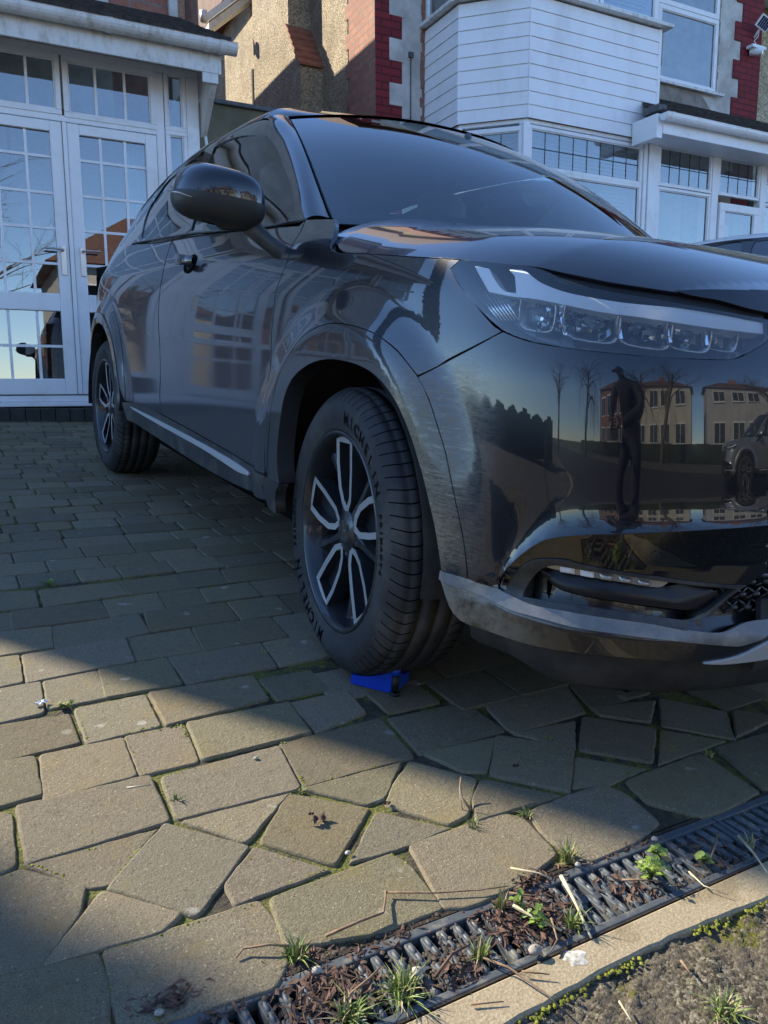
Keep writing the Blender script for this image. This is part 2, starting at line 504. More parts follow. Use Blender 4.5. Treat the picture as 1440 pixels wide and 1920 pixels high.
def door(x0, x1, hinge_left, hx):
    d = MB()
    lo, hi = .668, 2.645
    d.box(x0, x0 + .085, YP - .03, YP + .03, lo, hi); d.box(x1 - .085, x1, YP - .03, YP + .03, lo, hi)
    d.box(x0 + .085, x1 - .085, YP - .03, YP + .03, lo, .787); d.box(x0 + .085, x1 - .085, YP - .03, YP + .03, 2.572, hi)
    d.box(x0 + .085, x1 - .085, YP - .03, YP + .03, 1.289, 1.419)
    o = d.build('door', M['upvc'], hA, bevel=.006)
    a, b = x0 + .085, x1 - .085
    step = (b - a) / 3.0
    xs = [a + step * .93, a + step * 2.05]
    window(o, 'y', YP - .028, a, b, 1.419, 2.572, (xs, [1.638, 1.891, 2.142, 2.397]), frame=False, name='upper_glazing')
    window(o, 'y', YP - .028, a, b, .787, 1.289, (xs, [1.03]), frame=False, name='lower_glazing')
    h = MB()
    h.box(hx - .017, hx + .017, YP - .040, YP - .031, 1.555, 1.765)
    s = 1 if hinge_left else -1
    h.tube([(hx, YP - .04, 1.735), (hx, YP - .075, 1.735), (hx - s * .02, YP - .082, 1.735), (hx - s * .125, YP - .082, 1.737)], .008, 8)
    h.build('door_handle', M['metal'], o, bevel=.002)
    return o
door(-1.575, -.878, True, -.921)
door(-.845, -.195, False, -.785)
m_ = MB(); m_.box(-.876, -.847, YP - .045, YP - .03, .668, 2.645); m_.build('door_meeting_strip', M['upvc'], hA, bevel=.004)
door(-2.9, -2.2, True, -2.25)
window(hA, 'y', YP - .02, -1.50, -.905, 2.735, 3.075, ([-1.31, -1.095], []), name='fanlight', fw=.037)
window(hA, 'y', YP - .02, -.815, -.225, 2.725, 3.075, ([-.622, -.412], []), name='fanlight', fw=.037)
window(hA, 'y', YP - .02, -.09, .018, 2.727, 3.107, name='side_window', fw=.030)
window(hA, 'y', YP - .02, -.09, .018, .85, 2.667, name='side_window', fw=.030)
window(hA, 'y', YP - .02, -1.90, -1.64, .85, 2.667, name='side_window', fw=.045)
window(hA, 'y', YP - .02, -1.90, -1.64, 2.735, 3.075, name='side_window', fw=.037)
w = MB(); w.box(-2.2, -1.95, F0, F1 - .01, .662, 3.11); w.build('porch_panel', M['upvc'], hA)
# left part of the porch, outside the picture
for k in range(3): window(hA, 'y', YP - .02, -5.0 + k * 1.0, -4.15 + k * 1.0, 1.2, 3.05, ([-4.7 + k, -4.45 + k], [2.0, 2.5]), name='porch_window', fw=.05)
w = MB(); w.box(-5.2, -3.05, F0, F1, .662, 1.13); w.build('porch_panel', M['upvc'], hA)
# porch side wall, inside back wall, floor
w = MB(); w.box(.10, .146, YP + .08, YW, .576, 3.11); w.build('porch_side', M['upvc'], hA)
w = MB(); w.box(-5.2, .09, YW - .06, YW - .034, .58, 3.1); w.build('inner_wall', M['brick_x'], hA)
w = MB(); w.box(-.88, -.1, YW - .08, YW - .064, .58, 2.6); w.box(-1.75, -1.05, YW - .08, YW - .064, .58, 2.6); w.build('inner_door', M['room'], hA)
for a, b in ((-.42, -.22), (-1.60, -1.50)):
    w = MB(); P = [[(a + (b - a) * i / 16, YP + .14 + .02 * math.sin(i * 1.9), z) for i in range(17)] for z in (1.3, 2.6)]; w.grid(P); w.build('curtain', M['blind'], hA)
# fascia, soffit, gutter, tiles
w = MB(); w.box(-5.4, .22, 4.452, 4.475, 3.05, 3.235)
w.box(.22, .245, 4.455, YW, 3.05, 3.235)
w.box(.10, .22, 4.455, 4.478, 2.98, 3.05)
w.build('fascia', M['upvc_dirty'], hA, bevel=.004)
w = MB(); w.box(-5.4, .22, 4.476, 4.86, 3.166, 3.178); w.build('soffit', M['upvc_dirty'], hA)
w = MB(); w.prism([(4.48, 2.98), (4.48, 3.05), (4.80, 3.05), (4.84, 2.70), (4.80, 2.72)], 'x', .17, .215); w.build('corner_bracket', M['upvc_dirty'], hA)
gutter(hA, -5.4, .345, 4.395, 3.235, joints=(-.57, .13, .235), r=.058)
# hopper strap on fascia
tiled_slope(hA, -5.4, .30, 4.37, 3.262, YW - .03, 3.262 + 1.62 * .47, n=11, tw=.17, seed=3, x1top=.30)
# downpipe stub and thin white rod beside the porch corner
w = MB(); w.tube([(.19, 4.83, 2.9), (.235, 4.84, 2.45)], .012, 6); w.build('pipe', M['upvc'], hA)

# ---------------------------------------------------------------- right house with the boarded bay
hB = place('house', (4.9, 6.0, 0.5), 'right house in white render and red painted quoins with a white boarded bay', 'house')
XW, YB = 2.293, 5.932
w = MB()
w.m = 0
w.box(XW, XW + .35, 6.60, 16.0, 0.2, 6.6)                    # side wall, pebbledash
w.build('side_wall', M['pebble'], hB)
# brick quoin at the corner, toothed into the pebbledash
w = MB()
for k in range(38):
    z = .3 + k * .15
    y1 = 6.38 if k % 2 == 0 else 6.46
    w.box(XW - .006, XW + .3, YB + .001, y1 + .18, z, z + .1499)
w.build('corner_bricks', M['brick'], hB)
w = MB(); w.box(XW - .0, 2.60, YB - .004, YB + .22, .2, 6.3); w.build('painted_corner', M['red_paint'], hB)
w = MB(); w.box(2.60, 8.02, YB, YB + .28, .2, 6.3)
w.build('front_wall', M['render'], hB)
for k in range(12):      # white rendered blocks toothed into the red corner
    z = 1.9 + k * .43; w = MB()
    w.box(2.452, 2.62, YB - .008, YB, z, z + .215)
    w.build('quoin_block', M['render'], hB, bevel=.006)
w = MB()
w.box(7.64, 8.03, YB - .010, YB + .29, .4, 6.3)
for k in range(10):
    z = 1.95 + k * .46; w.box(7.515, 7.66, YB - .014, YB - .001, z, z + .23)
w.build('painted_corner', M['red_paint'], hB, bevel=.004)
# roof of the right house
w = MB(); ez = 6.25
w.prism([(5.55, ez), (5.55, ez + .14), (9.4, ez + 2.6), (16.3, ez + .14), (16.3, ez)], 'x', 2.0, 8.3); w.build('roof', M['tile_brown'], hB)
# stepped chimney breast with tiled shoulder
cb = MB()
xf, xb = XW - .28, XW + .02
cb.add([(xf, 7.30, .2), (xf, 8.95, .2), (xf, 8.95, 4.42), (xf, 7.30, 4.42), (xb, 7.30, .2), (xb, 8.95, .2), (xb, 8.95, 4.42), (xb, 7.30, 4.42)],
       [(0, 3, 2, 1), (0, 4, 7, 3), (1, 2, 6, 5)])
cb.add([(xf, 7.30, 4.42), (xf, 8.95, 4.42), (xf, 8.95, 4.93), (xf, 7.65, 4.93)], [(0, 3, 2, 1)])
cb.add([(xf, 8.95, 4.42), (xf, 8.95, 7.5), (xb, 8.95, 7.5), (xb, 8.95, 4.42)], [(0, 1, 2, 3)])
cb.add([(xf, 7.65, 4.93), (xf, 7.65, 7.5), (xf, 8.95, 7.5), (xf, 8.95, 4.93)], [(0, 1, 2, 3)])
cb.add([(xf, 7.65, 4.93), (xb, 7.65, 4.93), (xb, 7.65, 7.5), (xf, 7.65, 7.5)], [(0, 1, 2, 3)])
cbo = cb.build('chimney_breast', M['pebble'], hB)
sh = MB()
for k in range(6):
    f0, f1 = k / 6, (k + 1) / 6
    y0, z0 = 7.28 + .37 * f0, 4.40 + .54 * f0; y1, z1 = 7.28 + .37 * (f1 + .04), 4.40 + .54 * (f1 + .04)
    sh.add([(xf - .035, y0 - .025, z0 + .012), (xb, y0 - .025, z0 + .012), (xb, y1, z1), (xf - .035, y1, z1),
            (xf - .035, y0 - .018, z0 - .012), (xb, y0 - .018, z0 - .012), (xb, y1 + .01, z1 - .02), (xf - .035, y1 + .01, z1 - .02)],
           [(0, 1, 2, 3), (4, 5, 1, 0), (0, 3, 7, 4), (1, 5, 6, 2)])
sh.build('shoulder_tiles', M['tile_terracotta'], cbo)
# dark upright tube on the side wall
w = MB(); w.tube([(XW - .06, 9.62, .3), (XW - .06, 9.62, 5.15)], .035, 10); w.build('dark_tube', M['plinth'], hB)
# rear wing with white verge
w = MB(); w.box(1.35, XW + .1, 12.4, 15.5, .2, 7.9); w.build('rear_wing', M['brick_pink'], hB)
w = MB()
def verge(y0, y1, x0, z0, x1, z1, th, ov=0.):
    w.add([(x0, y0, z0), (x1, y0, z1), (x1, y0, z1 + th), (x0, y0, z0 + th), (x0, y1, z0), (x1, y1, z1), (x1, y1, z1 + th), (x0, y1, z0 + th)],
          [(0, 1, 2, 3), (4, 7, 6, 5), (0, 4, 5, 1), (3, 2, 6, 7), (0, 3, 7, 4), (1, 5, 6, 2)])
verge(9.56, 9.9, 1.60, 5.52, 2.288, 6.10, .10)
verge(9.48, 9.555, 1.53, 5.58, 2.288, 6.22, .10)
w.build('verge', M['upvc_dirty'], hB)
w = MB(); w.tube([(1.50, 9.44, 5.70), (1.50, 9.44, 5.56)], .05, 8); w.build('gutter_end', M['upvc_dirty'], hB)

# ---- bay
bay = [(XW + .59, YB, .5), ]
q1, q2, q3, q4 = (2.882, YB), (2.882, 5.289), (3.371, 4.80), (5.05, 4.80)
zb0, zb1 = 3.30, 4.40
# flat strip facets of boards: each board is a shallow slab whose lower edge stands proud
def boards(a, b, parent, z0=zb0, z1=zb1, n=8, lean=0.0):
    mb = MB(); d = Vector((b[0] - a[0], b[1] - a[1], 0)); L = d.length; d.normalize(); nrm = Vector((d.y, -d.x, 0))
    for k in range(n):
        h = (z1 - z0) / n; za = z0 + k * h; zz = za + h
        A_ = Vector((a[0], a[1], 0)); B_ = Vector((b[0], b[1], 0))
        lo, hi = .016, .009
        vs = [A_ + nrm * lo + Vector((0, 0, za)), B_ + nrm * lo + Vector((0, 0, za)), B_ + nrm * hi + Vector((0, 0, zz - .006)), A_ + nrm * hi + Vector((0, 0, zz - .006)),
              B_ + nrm * .003 + Vector((0, 0, zz - .006)), A_ + nrm * .003 + Vector((0, 0, zz - .006)), A_ + nrm * .003 + Vector((0, 0, za)), B_ + nrm * .003 + Vector((0, 0, za)),
              A_ + nrm * .003 + Vector((0, 0, zz)), B_ + nrm * .003 + Vector((0, 0, zz))]
        mb.add(vs, [(0, 1, 2, 3), (3, 2, 4, 5), (6, 7, 1, 0), (5, 4, 9, 8), (0, 3, 5, 6), (1, 7, 4, 2)])
    return mb.build('cladding', M['board'], parent)
NB = 9
boards(q1, q2, hB, n=NB); boards(q2, q3, hB, n=NB); boards(q3, q4, hB, n=NB)
for (p, s) in ((q2, 1), (q3, 1)):
    w = MB(); w.tube([(p[0] + .004, p[1] - .006, zb0), (p[0] + .004, p[1] - .006, zb1)], .009, 6, smooth=False); w.build('corner_trim', M['board'], hB)
w = MB(); w.box(5.035, 5.075, 4.785, YB, zb0 - .03, zb1)
w.build('corner_trim', M['board'], hB)
core = MB(); core.prism([(2.89, YB), (2.89, 5.30), (3.378, 4.815), (5.03, 4.815), (5.03, YB)], 'z', 3.31, 4.41); core.build('bay_core', M['room'], hB)
# sill of upper bay windows and windows above
w = MB(); w.prism([(2.80, YB), (2.80, 5.25), (3.33, 4.715), (5.17, 4.715), (5.17, YB)], 'z', 4.415, 4.45); w.build('window_sill', M['upvc_dirty'], hB, bevel=.004)
w = MB(); w.box(5.078, 5.17, 4.86, 5.35, 4.10, 4.41); w.build('bay_return_box', M['cement'], hB, bevel=.004)
def facet_window(a, b, z0, z1, parent, **k):
    d = Vector((b[0] - a[0], b[1] - a[1], 0)); L = d.length; ang = math.atan2(d.y, d.x)
    e = window(parent, 'y', 0.0, .05, L - .05, z0, z1, **k)
    mt_ = Matrix.Translation((a[0], a[1], 0)) @ Matrix.Rotation(ang, 4, 'Z')
    e.matrix_parent_inverse = Matrix.Translation(-Vector(parent['_w'])) @ mt_
    return e
facet_window(q1, q2, 4.50, 5.6, hB, blind='venetian'); facet_window(q2, q3, 4.50, 5.6, hB, blind='venetian')
for a, b in ((3.40, 4.20), (4.25, 5.0)): window(hB, 'y', 4.80, a + .03, b - .03, 4.50, 5.6, blind='venetian', name='upper_bay_window')
# lower bay windows
w = MB()
w.prism([(2.90, YB), (2.90, 5.295), (3.375, 4.82), (5.06, 4.82), (5.06, YB)], 'z', 3.262, 3.305)
w.box(3.33, 3.41, 4.80, 4.88, .6, 3.262); w.box(2.865, 2.925, 5.26, 5.33, .6, 3.262)
w.box(4.915, 4.965, 4.795, 4.88, .6, 3.262); w.box(4.975, 5.105, 4.785, 4.88, .6, 3.29)
w.build('bay_frame', M['upvc'], hB, bevel=.006)
facet_window((2.90, 5.27), (3.35, 4.82), 2.30, 3.19, hB, lead=(3, 3), blind='venetian')
facet_window((2.87, 5.90), (2.87, 5.30), 2.30, 3.19, hB, lead=(3, 3), blind='venetian')
window(hB, 'y', 4.81, 3.44, 4.875, 2.875, 3.215, lead=(8, 2), blind='venetian', name='bay_fanlight', fw=.035)
window(hB, 'y', 4.81, 3.44, 4.875, 1.50, 2.815, blind='venetian', name='bay_window', fw=.035)
w = MB(); w.prism([(2.87, YB), (2.87, 5.28), (3.37, 4.80), (5.06, 4.80), (5.06, YB)], 'z', .3, 1.44); w.build('bay_base', M['render'], hB)
# porch of the right house
w = MB(); w.box(5.05, 9.0, 4.80, 4.88, 2.70 + .6, 3.30 + .03)
for a, b in ((5.105, 5.135), (5.955, 6.06), (6.76, 6.85), (7.60, 7.70)): w.box(a, b, 4.79, 4.88, .6, 3.30)
w.build('porch_frame', M['upvc'], hB, bevel=.006)
window(hB, 'y', 4.80, 5.165, 5.925, 2.90, 3.262, lead=(5, 2), name='fanlight', fw=.030)
window(hB, 'y', 4.80, 5.165, 5.925, 1.30, 2.83, blind='curtain', name='window', fw=.032)
window(hB, 'y', 4.80, 6.09, 6.73, 2.90, 3.262, lead=(4, 2), name='fanlight', fw=.030)
dr = window(hB, 'y', 4.77, 6.165, 6.655, .95, 2.70, blind='curtain', name='door', fw=.085)
window(hB, 'y', 4.80, 6.88, 7.56, 2.90, 3.262, lead=(4, 2), name='fanlight', fw=.030)
window(hB, 'y', 4.80, 6.88, 7.56, 1.30, 2.83, blind='curtain', name='window', fw=.032)
w = MB(); w.box(5.05, 9.0, 4.81, 4.88, .3, 1.25); w.build('porch_base', M['render'], hB)
w = MB(); w.box(4.78, 9.0, 4.42, 4.445, 3.245, 3.40)
w.box(4.78, 9.0, 4.446, 4.772, 3.262, 3.274); w.box(4.70, 4.779, 4.43, 4.772, 3.20, 3.43)
w.box(5.11, 9.0, 4.773, 4.86, 3.262, 3.33)
w.build('fascia', M['upvc'], hB, bevel=.005)
gutter(hB, 4.72, 9.0, 4.365, 3.405, mt='upvc', joints=(4.80, 5.9, 7.4), r=.055)
tiled_slope(hB, 4.76, 9.05, 4.36, 3.415, YB - .03, 4.23, n=13, tw=.165, seed=9, x0top=5.12)
w = MB(); w.prism([(5.60, 4.26), (6.45, 4.47), (6.95, 4.42), (7.15, 4.24), (5.60, 4.20)], 'y', YB - .02, YB - .001); w.build('mortar_patch', M['cement'], hB)
w = MB(); w.box(4.74, 4.86, 4.46, 4.68, 3.47, 3.54); w.build('lead_flashing', M['lead'], hB, bevel=.01)
# upstairs window
uw = window(hB, 'y', YB - .03, 6.20, 7.135, 4.515, 5.275, blind='vertical', name='upper_window', fw=.055)
window(hB, 'y', YB - .03, 6.20, 7.135, 5.39, 5.75, blind='vertical', name='upper_window', fw=.055)
window(hB, 'y', YB - .03, 5.25, 6.09, 4.515, 5.75, blind='vertical', name='upper_window', fw=.055)
w = MB(); w.box(5.2, 7.31, YB - .075, YB - .032, 4.43, 4.462); w.build('window_sill', M['upvc_dirty'], hB)
w = MB()
for k in range(16):
    z = 4.48 + k * .085; w.box(7.192, 7.225 + rnd.uniform(0, .03), YB - .012, YB - .001, z, z + .084)
w.build('worn_edge', M['cement'], hB)
# thin cable down the white render beside the bay
w = MB(); w.tube([(2.70, YB - .012, 3.4), (2.70, YB - .012, 4.12)], .006, 6); w.box(2.675, 2.725, YB - .03, YB - .001, 4.11, 4.16); w.build('cable', M['lead'], hB)
w = MB()
for k in range(22):
    z = 3.2 + k * .09; w.box(2.835 + rnd.uniform(-.02, .012), 2.872, YB - .010, YB - .0012, z, z + .09)
w.build('worn_edge', M['brick_x'], hB)
# solar panel and camera
sp = place('security_camera', (7.85, YB - .02, 5.05), 'small white security camera with solar panel on the red painted corner', 'camera')
w = MB(); Rm = Matrix.Translation((7.86, YB - .16, 5.38)) @ Matrix.Rotation(R(38), 4, 'X') @ Matrix.Rotation(R(12), 4, 'Y')
w.box(-.115, .115, -.012, .012, -.075, .075, Rm); o = w.build('solar_panel', M['upvc'], sp, bevel=.003)
w = MB()
for i in range(5): w.box(-.10 + i * .041, -.065 + i * .041, -.0135, -.0121, -.06, .06, Rm)
w.build('solar_cell', mat('solar_cell', (.02, .03, .08), .2), sp)
w = MB(); w.tube([(7.86, YB - .02, 5.25), (7.86, YB - .13, 5.36)], .014, 8); w.build('bracket', M['upvc'], sp)
w = MB(); w.tube([(7.80, YB - .03, 5.07), (7.84, YB - .12, 5.05), (7.86, YB - .17, 5.03)], [.05, .05, .03], 12); w.box(7.72, 7.98, YB - .13, YB - .02, 5.085, 5.125); w.build('camera_body', M['upvc'], sp, bevel=.004)
w = MB(); w.tube([(7.86, YB - .1, 5.34), (7.89, YB - .06, 5.26), (7.83, YB - .05, 5.2), (7.87, YB - .08, 5.13)], .005, 6); w.build('wire', M['upvc'], sp)

# ---------------------------------------------------------------- far right neighbour, pebbledash
hC = place('house', (11, 7.5, 0.6), 'pale pebbledash house at the right edge with dark eaves', 'house')
w = MB(); w.box(8.9, 16, 7.6, 14, .4, 7.0); w.build('wall', M['pebble_pale'], hC)
w = MB(); w.prism([(7.0, 6.95), (7.0, 7.15), (11, 9.6), (14.4, 7.15), (14.4, 6.95)], 'x', 8.5, 16.4); w.build('roof', M['tile_brown'], hC)
w = MB()
for k in range(6): w.box(8.4, 16, 6.75 + k * .14, 6.86 + k * .14, 6.62 + .02 * k, 6.66 + .02 * k)
w.build('eaves_board', M['upvc_dirty'], hC)

# ---------------------------------------------------------------- garden wall between the houses
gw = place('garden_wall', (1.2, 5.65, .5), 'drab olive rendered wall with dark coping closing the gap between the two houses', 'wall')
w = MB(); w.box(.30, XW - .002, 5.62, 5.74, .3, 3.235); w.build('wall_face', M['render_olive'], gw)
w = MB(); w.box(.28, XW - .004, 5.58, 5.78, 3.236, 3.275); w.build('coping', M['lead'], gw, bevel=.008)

# ================================================================ ground
def ground_z(x, y):      # world height of the sloping driveway plane
    n = GM.to_3x3() @ Vector((0, 0, 1)); return -(n.x * x + n.y * y) / n.z
# subgrade under the pavers: soil and moss showing in the joints
m = mat('joint_soil', (0.05, 0.045, 0.03), 0.95); t = NT(m)
f = t.noise(7.0, 6, 0.65); f2 = t.noise(70, 4)
soil = t.mix(t.fr(f2, .35, .7), (0.030, 0.026, 0.018), (0.075, 0.062, 0.042))
moss = t.mix(t.fr(t.noise(160, 3), .35, .7), (0.070, 0.078, 0.014), (0.165, 0.165, 0.035))
t.set(Base_Color=t.mix(t.fr(f, .46, .55), soil, moss), Normal=t.bump(t.noise(140, 5), 1.0, .006))
M['joint'] = m
# concrete pavers
m = mat('paver', (0.2, 0.18, 0.14), 0.9, spec=.3); t = NT(m)
att = t.new('ShaderNodeAttribute'); att.attribute_name = 'tint'
fine = t.noise(420, 5, .7); mid = t.noise(38, 7, .7); big = t.noise(4.5, 5)
base = t.mix(t.fr(fine, .34, .68), (0.122, 0.105, 0.073), (0.250, 0.218, 0.148))
base = t.mix(t.math('MULTIPLY', t.fr(mid, .48, .78), .65), base, (0.092, 0.080, 0.056))
base = t.mix(t.math('MULTIPLY', t.fr(t.noise(9, 7, .75), .50, .72), .75), base, (0.200, 0.160, 0.078))
ag = t.voronoi(135); agc = t.sep(t.voronoi(135, out='Color'))
st = t.math('MULTIPLY', t.math('LESS_THAN', ag, .20), t.math('GREATER_THAN', agc[0], .80))
base = t.mix(t.math('MULTIPLY', st, .75), base, (0.38, 0.345, 0.25))
dk = t.math('MULTIPLY', t.math('LESS_THAN', ag, .22), t.math('LESS_THAN', agc[0], .10))
base = t.mix(t.math('MULTIPLY', dk, .7), base, (0.08, 0.065, 0.05))
lich = t.math('MULTIPLY', t.fr(t.noise(16, 3, .4), .69, .74), .5)
base = t.mix(lich, base, (0.42, 0.40, 0.35))
base = t.mix(1.0, base, att.outputs['Color'], 'MULTIPLY')
t.set(Base_Color=base)
h = t.math('ADD', t.math('MULTIPLY', t.noise(300, 5, .75), .6), t.math('MULTIPLY', t.noise(110, 4), .6))
h = t.math('ADD', h, t.math('MULTIPLY', st, .25))
t.set(Normal=t.bump(h, .9, .0035))
M['paver'] = m

PAV = [[[-1.621,-0.017],[-1.473,-0.021],[-1.473,-0.14],[-1.623,-0.155]],[[-1.452,-0.001],[-1.312,0.009],[-1.316,-0.134],[-1.454,-0.148]],[[-1.296,0.011],[-1.059,0.012],[-1.069,-0.107],[-1.299,-0.139]],[[-1.638,-0.159],[-1.556,-0.165],[-1.56,-0.292],[-1.641,-0.301]],[[-1.539,-0.164],[-1.396,-0.161],[-1.402,-0.298],[-1.551,-0.309]],[[-1.384,-0.154],[-1.272,-0.148],[-1.287,-0.294],[-1.389,-0.299]],[[-1.258,-0.148],[-1.037,-0.145],[-1.048,-0.279],[-1.272,-0.29]],[[-1.026,-0.15],[-0.89,-0.144],[-0.899,-0.245],[-1.029,-0.28]],[[-1.664,-0.311],[-1.611,-0.328],[-1.619,-0.469],[-1.668,-0.476]],[[-1.594,-0.319],[-1.382,-0.317],[-1.385,-0.452],[-1.596,-0.467]],[[-1.357,-0.323],[-1.129,-0.309],[-1.149,-0.452],[-1.367,-0.45]],[[-1.116,-0.294],[-0.883,-0.286],[-0.901,-0.442],[-1.134,-0.449]],[[-0.861,-0.293],[-0.665,-0.295],[-0.662,-0.429],[-0.878,-0.438]],[[-1.591,-0.475],[-1.413,-0.471],[-1.501,-0.564],[-1.527,-0.558]],[[-1.391,-0.464],[-1.293,-0.571],[-1.407,-0.678],[-1.499,-0.573]],[[-1.354,-0.468],[-1.177,-0.464],[-1.288,-0.555]],[[-1.172,-0.464],[-1.068,-0.559],[-1.184,-0.662],[-1.263,-0.567]],[[-1.28,-0.579],[-1.205,-0.669],[-1.348,-0.68],[-1.348,-0.64]],[[-1.513,-0.581],[-1.429,-0.668],[-1.457,-0.686],[-1.53,-0.682],[-1.6,-0.681]],[[-1.669,-0.493],[-1.61,-0.483],[-1.536,-0.558],[-1.552,-0.609],[-1.611,-0.682],[-1.675,-0.67]],[[-1.668,-0.683],[-1.544,-0.696],[-1.543,-0.759],[-1.559,-0.827],[-1.684,-0.777]],[[-1.529,-0.692],[-1.461,-0.693],[-1.32,-0.693],[-1.315,-0.732],[-1.327,-0.81],[-1.357,-0.839],[-1.475,-0.828],[-1.535,-0.819],[-1.537,-0.766]],[[-1.299,-0.699],[-1.091,-0.684],[-1.079,-0.715],[-1.087,-0.814],[-1.188,-0.816],[-1.317,-0.789]],[[-1.056,-0.577],[-0.974,-0.663],[-1.072,-0.672],[-1.151,-0.668]],[[-1.136,-0.462],[-0.941,-0.457],[-1.024,-0.54],[-1.059,-0.545]],[[-0.913,-0.459],[-0.834,-0.56],[-0.917,-0.645],[-0.959,-0.652],[-1.026,-0.561],[-0.988,-0.519]],[[-0.867,-0.445],[-0.706,-0.453],[-0.799,-0.545],[-0.838,-0.526]],[[-0.69,-0.448],[-0.579,-0.552],[-0.695,-0.663],[-0.792,-0.559]],[[-0.825,-0.573],[-0.732,-0.667],[-0.904,-0.665],[-0.878,-0.618]],[[-1.05,-0.677],[-0.968,-0.675],[-0.855,-0.673],[-0.832,-0.697],[-0.845,-0.793],[-0.932,-0.82],[-1.028,-0.829],[-1.056,-0.827],[-1.079,-0.815],[-1.062,-0.737]],[[-0.804,-0.688],[-0.733,-0.681],[-0.613,-0.677],[-0.601,-0.719],[-0.614,-0.803],[-0.69,-0.826],[-0.803,-0.831],[-0.821,-0.809],[-0.824,-0.743]],[[-0.562,-0.689],[-0.333,-0.677],[-0.352,-0.819],[-0.465,-0.829],[-0.523,-0.826],[-0.58,-0.755]],[[-0.593,-0.581],[-0.501,-0.664],[-0.607,-0.677],[-0.671,-0.657]],[[-0.451,-0.458],[-0.343,-0.56],[-0.459,-0.653],[-0.56,-0.56]],[[-0.64,-0.457],[-0.494,-0.465],[-0.571,-0.548]],[[-0.328,-0.57],[-0.24,-0.657],[-0.447,-0.667]],[[-0.201,-0.459],[-0.11,-0.568],[-0.204,-0.659],[-0.304,-0.556]],[[-0.617,-0.303],[-0.364,-0.296],[-0.431,-0.435],[-0.643,-0.446],[-0.647,-0.427]],[[-0.397,-0.434],[-0.239,-0.467],[-0.323,-0.528],[-0.404,-0.463]],[[-0.279,-0.676],[0.02,-0.682],[-0.2,-0.838],[-0.328,-0.819]],[[-0.086,-0.578],[-0.021,-0.636],[-0.191,-0.659]],[[-0.349,-0.295],[-0.152,-0.302],[-0.203,-0.42],[-0.397,-0.428]],[[-1.597,0.315],[-1.532,0.317],[-1.54,0.168],[-1.608,0.155]],[[-1.518,0.315],[-1.28,0.338],[-1.29,0.199],[-1.526,0.166]],[[-1.265,0.339],[-1.11,0.352],[-1.123,0.201],[-1.278,0.199]],[[-1.096,0.351],[-0.879,0.349],[-0.889,0.204],[-1.114,0.197]],[[-0.862,0.353],[-0.716,0.359],[-0.738,0.2],[-0.878,0.2]],[[-1.618,0.144],[-1.506,0.154],[-1.517,0.008],[-1.62,-0.007]],[[-1.492,0.15],[-1.383,0.163],[-1.386,0.031],[-1.499,0.022]],[[-1.372,0.168],[-1.217,0.183],[-1.222,0.039],[-1.384,0.03]],[[-1.206,0.181],[-0.972,0.187],[-0.987,0.045],[-1.205,0.032]],[[-0.959,0.187],[-0.75,0.204],[-0.767,0.055],[-0.972,0.046]],[[-1.585,0.485],[-1.437,0.485],[-1.452,0.347],[-1.596,0.335]],[[-1.428,0.485],[-1.209,0.498],[-1.214,0.362],[-1.278,0.348],[-1.442,0.336]],[[-1.185,0.508],[-0.957,0.506],[-0.964,0.37],[-1.205,0.365]],[[-0.943,0.508],[-0.792,0.513],[-0.803,0.37],[-0.952,0.366]],[[-0.777,0.514],[-0.624,0.518],[-0.647,0.365],[-0.789,0.371]],[[-1.575,0.623],[-1.52,0.622],[-1.525,0.503],[-1.584,0.493]],[[-1.513,0.623],[-1.282,0.64],[-1.283,0.511],[-1.523,0.498]],[[-1.27,0.64],[-1.117,0.661],[-1.13,0.513],[-1.275,0.508]],[[-1.105,0.657],[-0.994,0.663],[-1.003,0.528],[-1.118,0.525]],[[-0.984,0.654],[-0.826,0.666],[-0.831,0.539],[-0.993,0.535]],[[-0.809,0.672],[-0.648,0.687],[-0.662,0.536],[-0.818,0.539]],[[-1.562,0.805],[-1.439,0.789],[-1.447,0.652],[-1.573,0.653]],[[-1.421,0.794],[-1.204,0.8],[-1.197,0.681],[-1.426,0.649]],[[-1.189,0.807],[-1.026,0.819],[-1.038,0.678],[-1.191,0.679]],[[-1.021,0.813],[-0.869,0.828],[-0.885,0.69],[-1.03,0.682]],[[-0.855,0.824],[-0.629,0.84],[-0.631,0.689],[-0.876,0.694]]]
def poly_area(p): return .5 * sum(p[i][0] * p[(i + 1) % len(p)][1] - p[(i + 1) % len(p)][0] * p[i][1] for i in range(len(p)))
def inset(p, d):
    if poly_area(p) < 0: p = p[::-1]
    n = len(p); out = []
    for i in range(n):
        a, b, c = Vector(p[i - 1]).to_2d(), Vector(p[i]).to_2d(), Vector(p[(i + 1) % n]).to_2d()
        e1 = (b - a).normalized(); e2 = (c - b).normalized()
        n1 = Vector((-e1.y, e1.x)); n2 = Vector((-e2.y, e2.x))
        k = n1 + n2
        l = max(.35, (1 + n1.dot(n2)))
        out.append(b + k * (d / l))
    return out
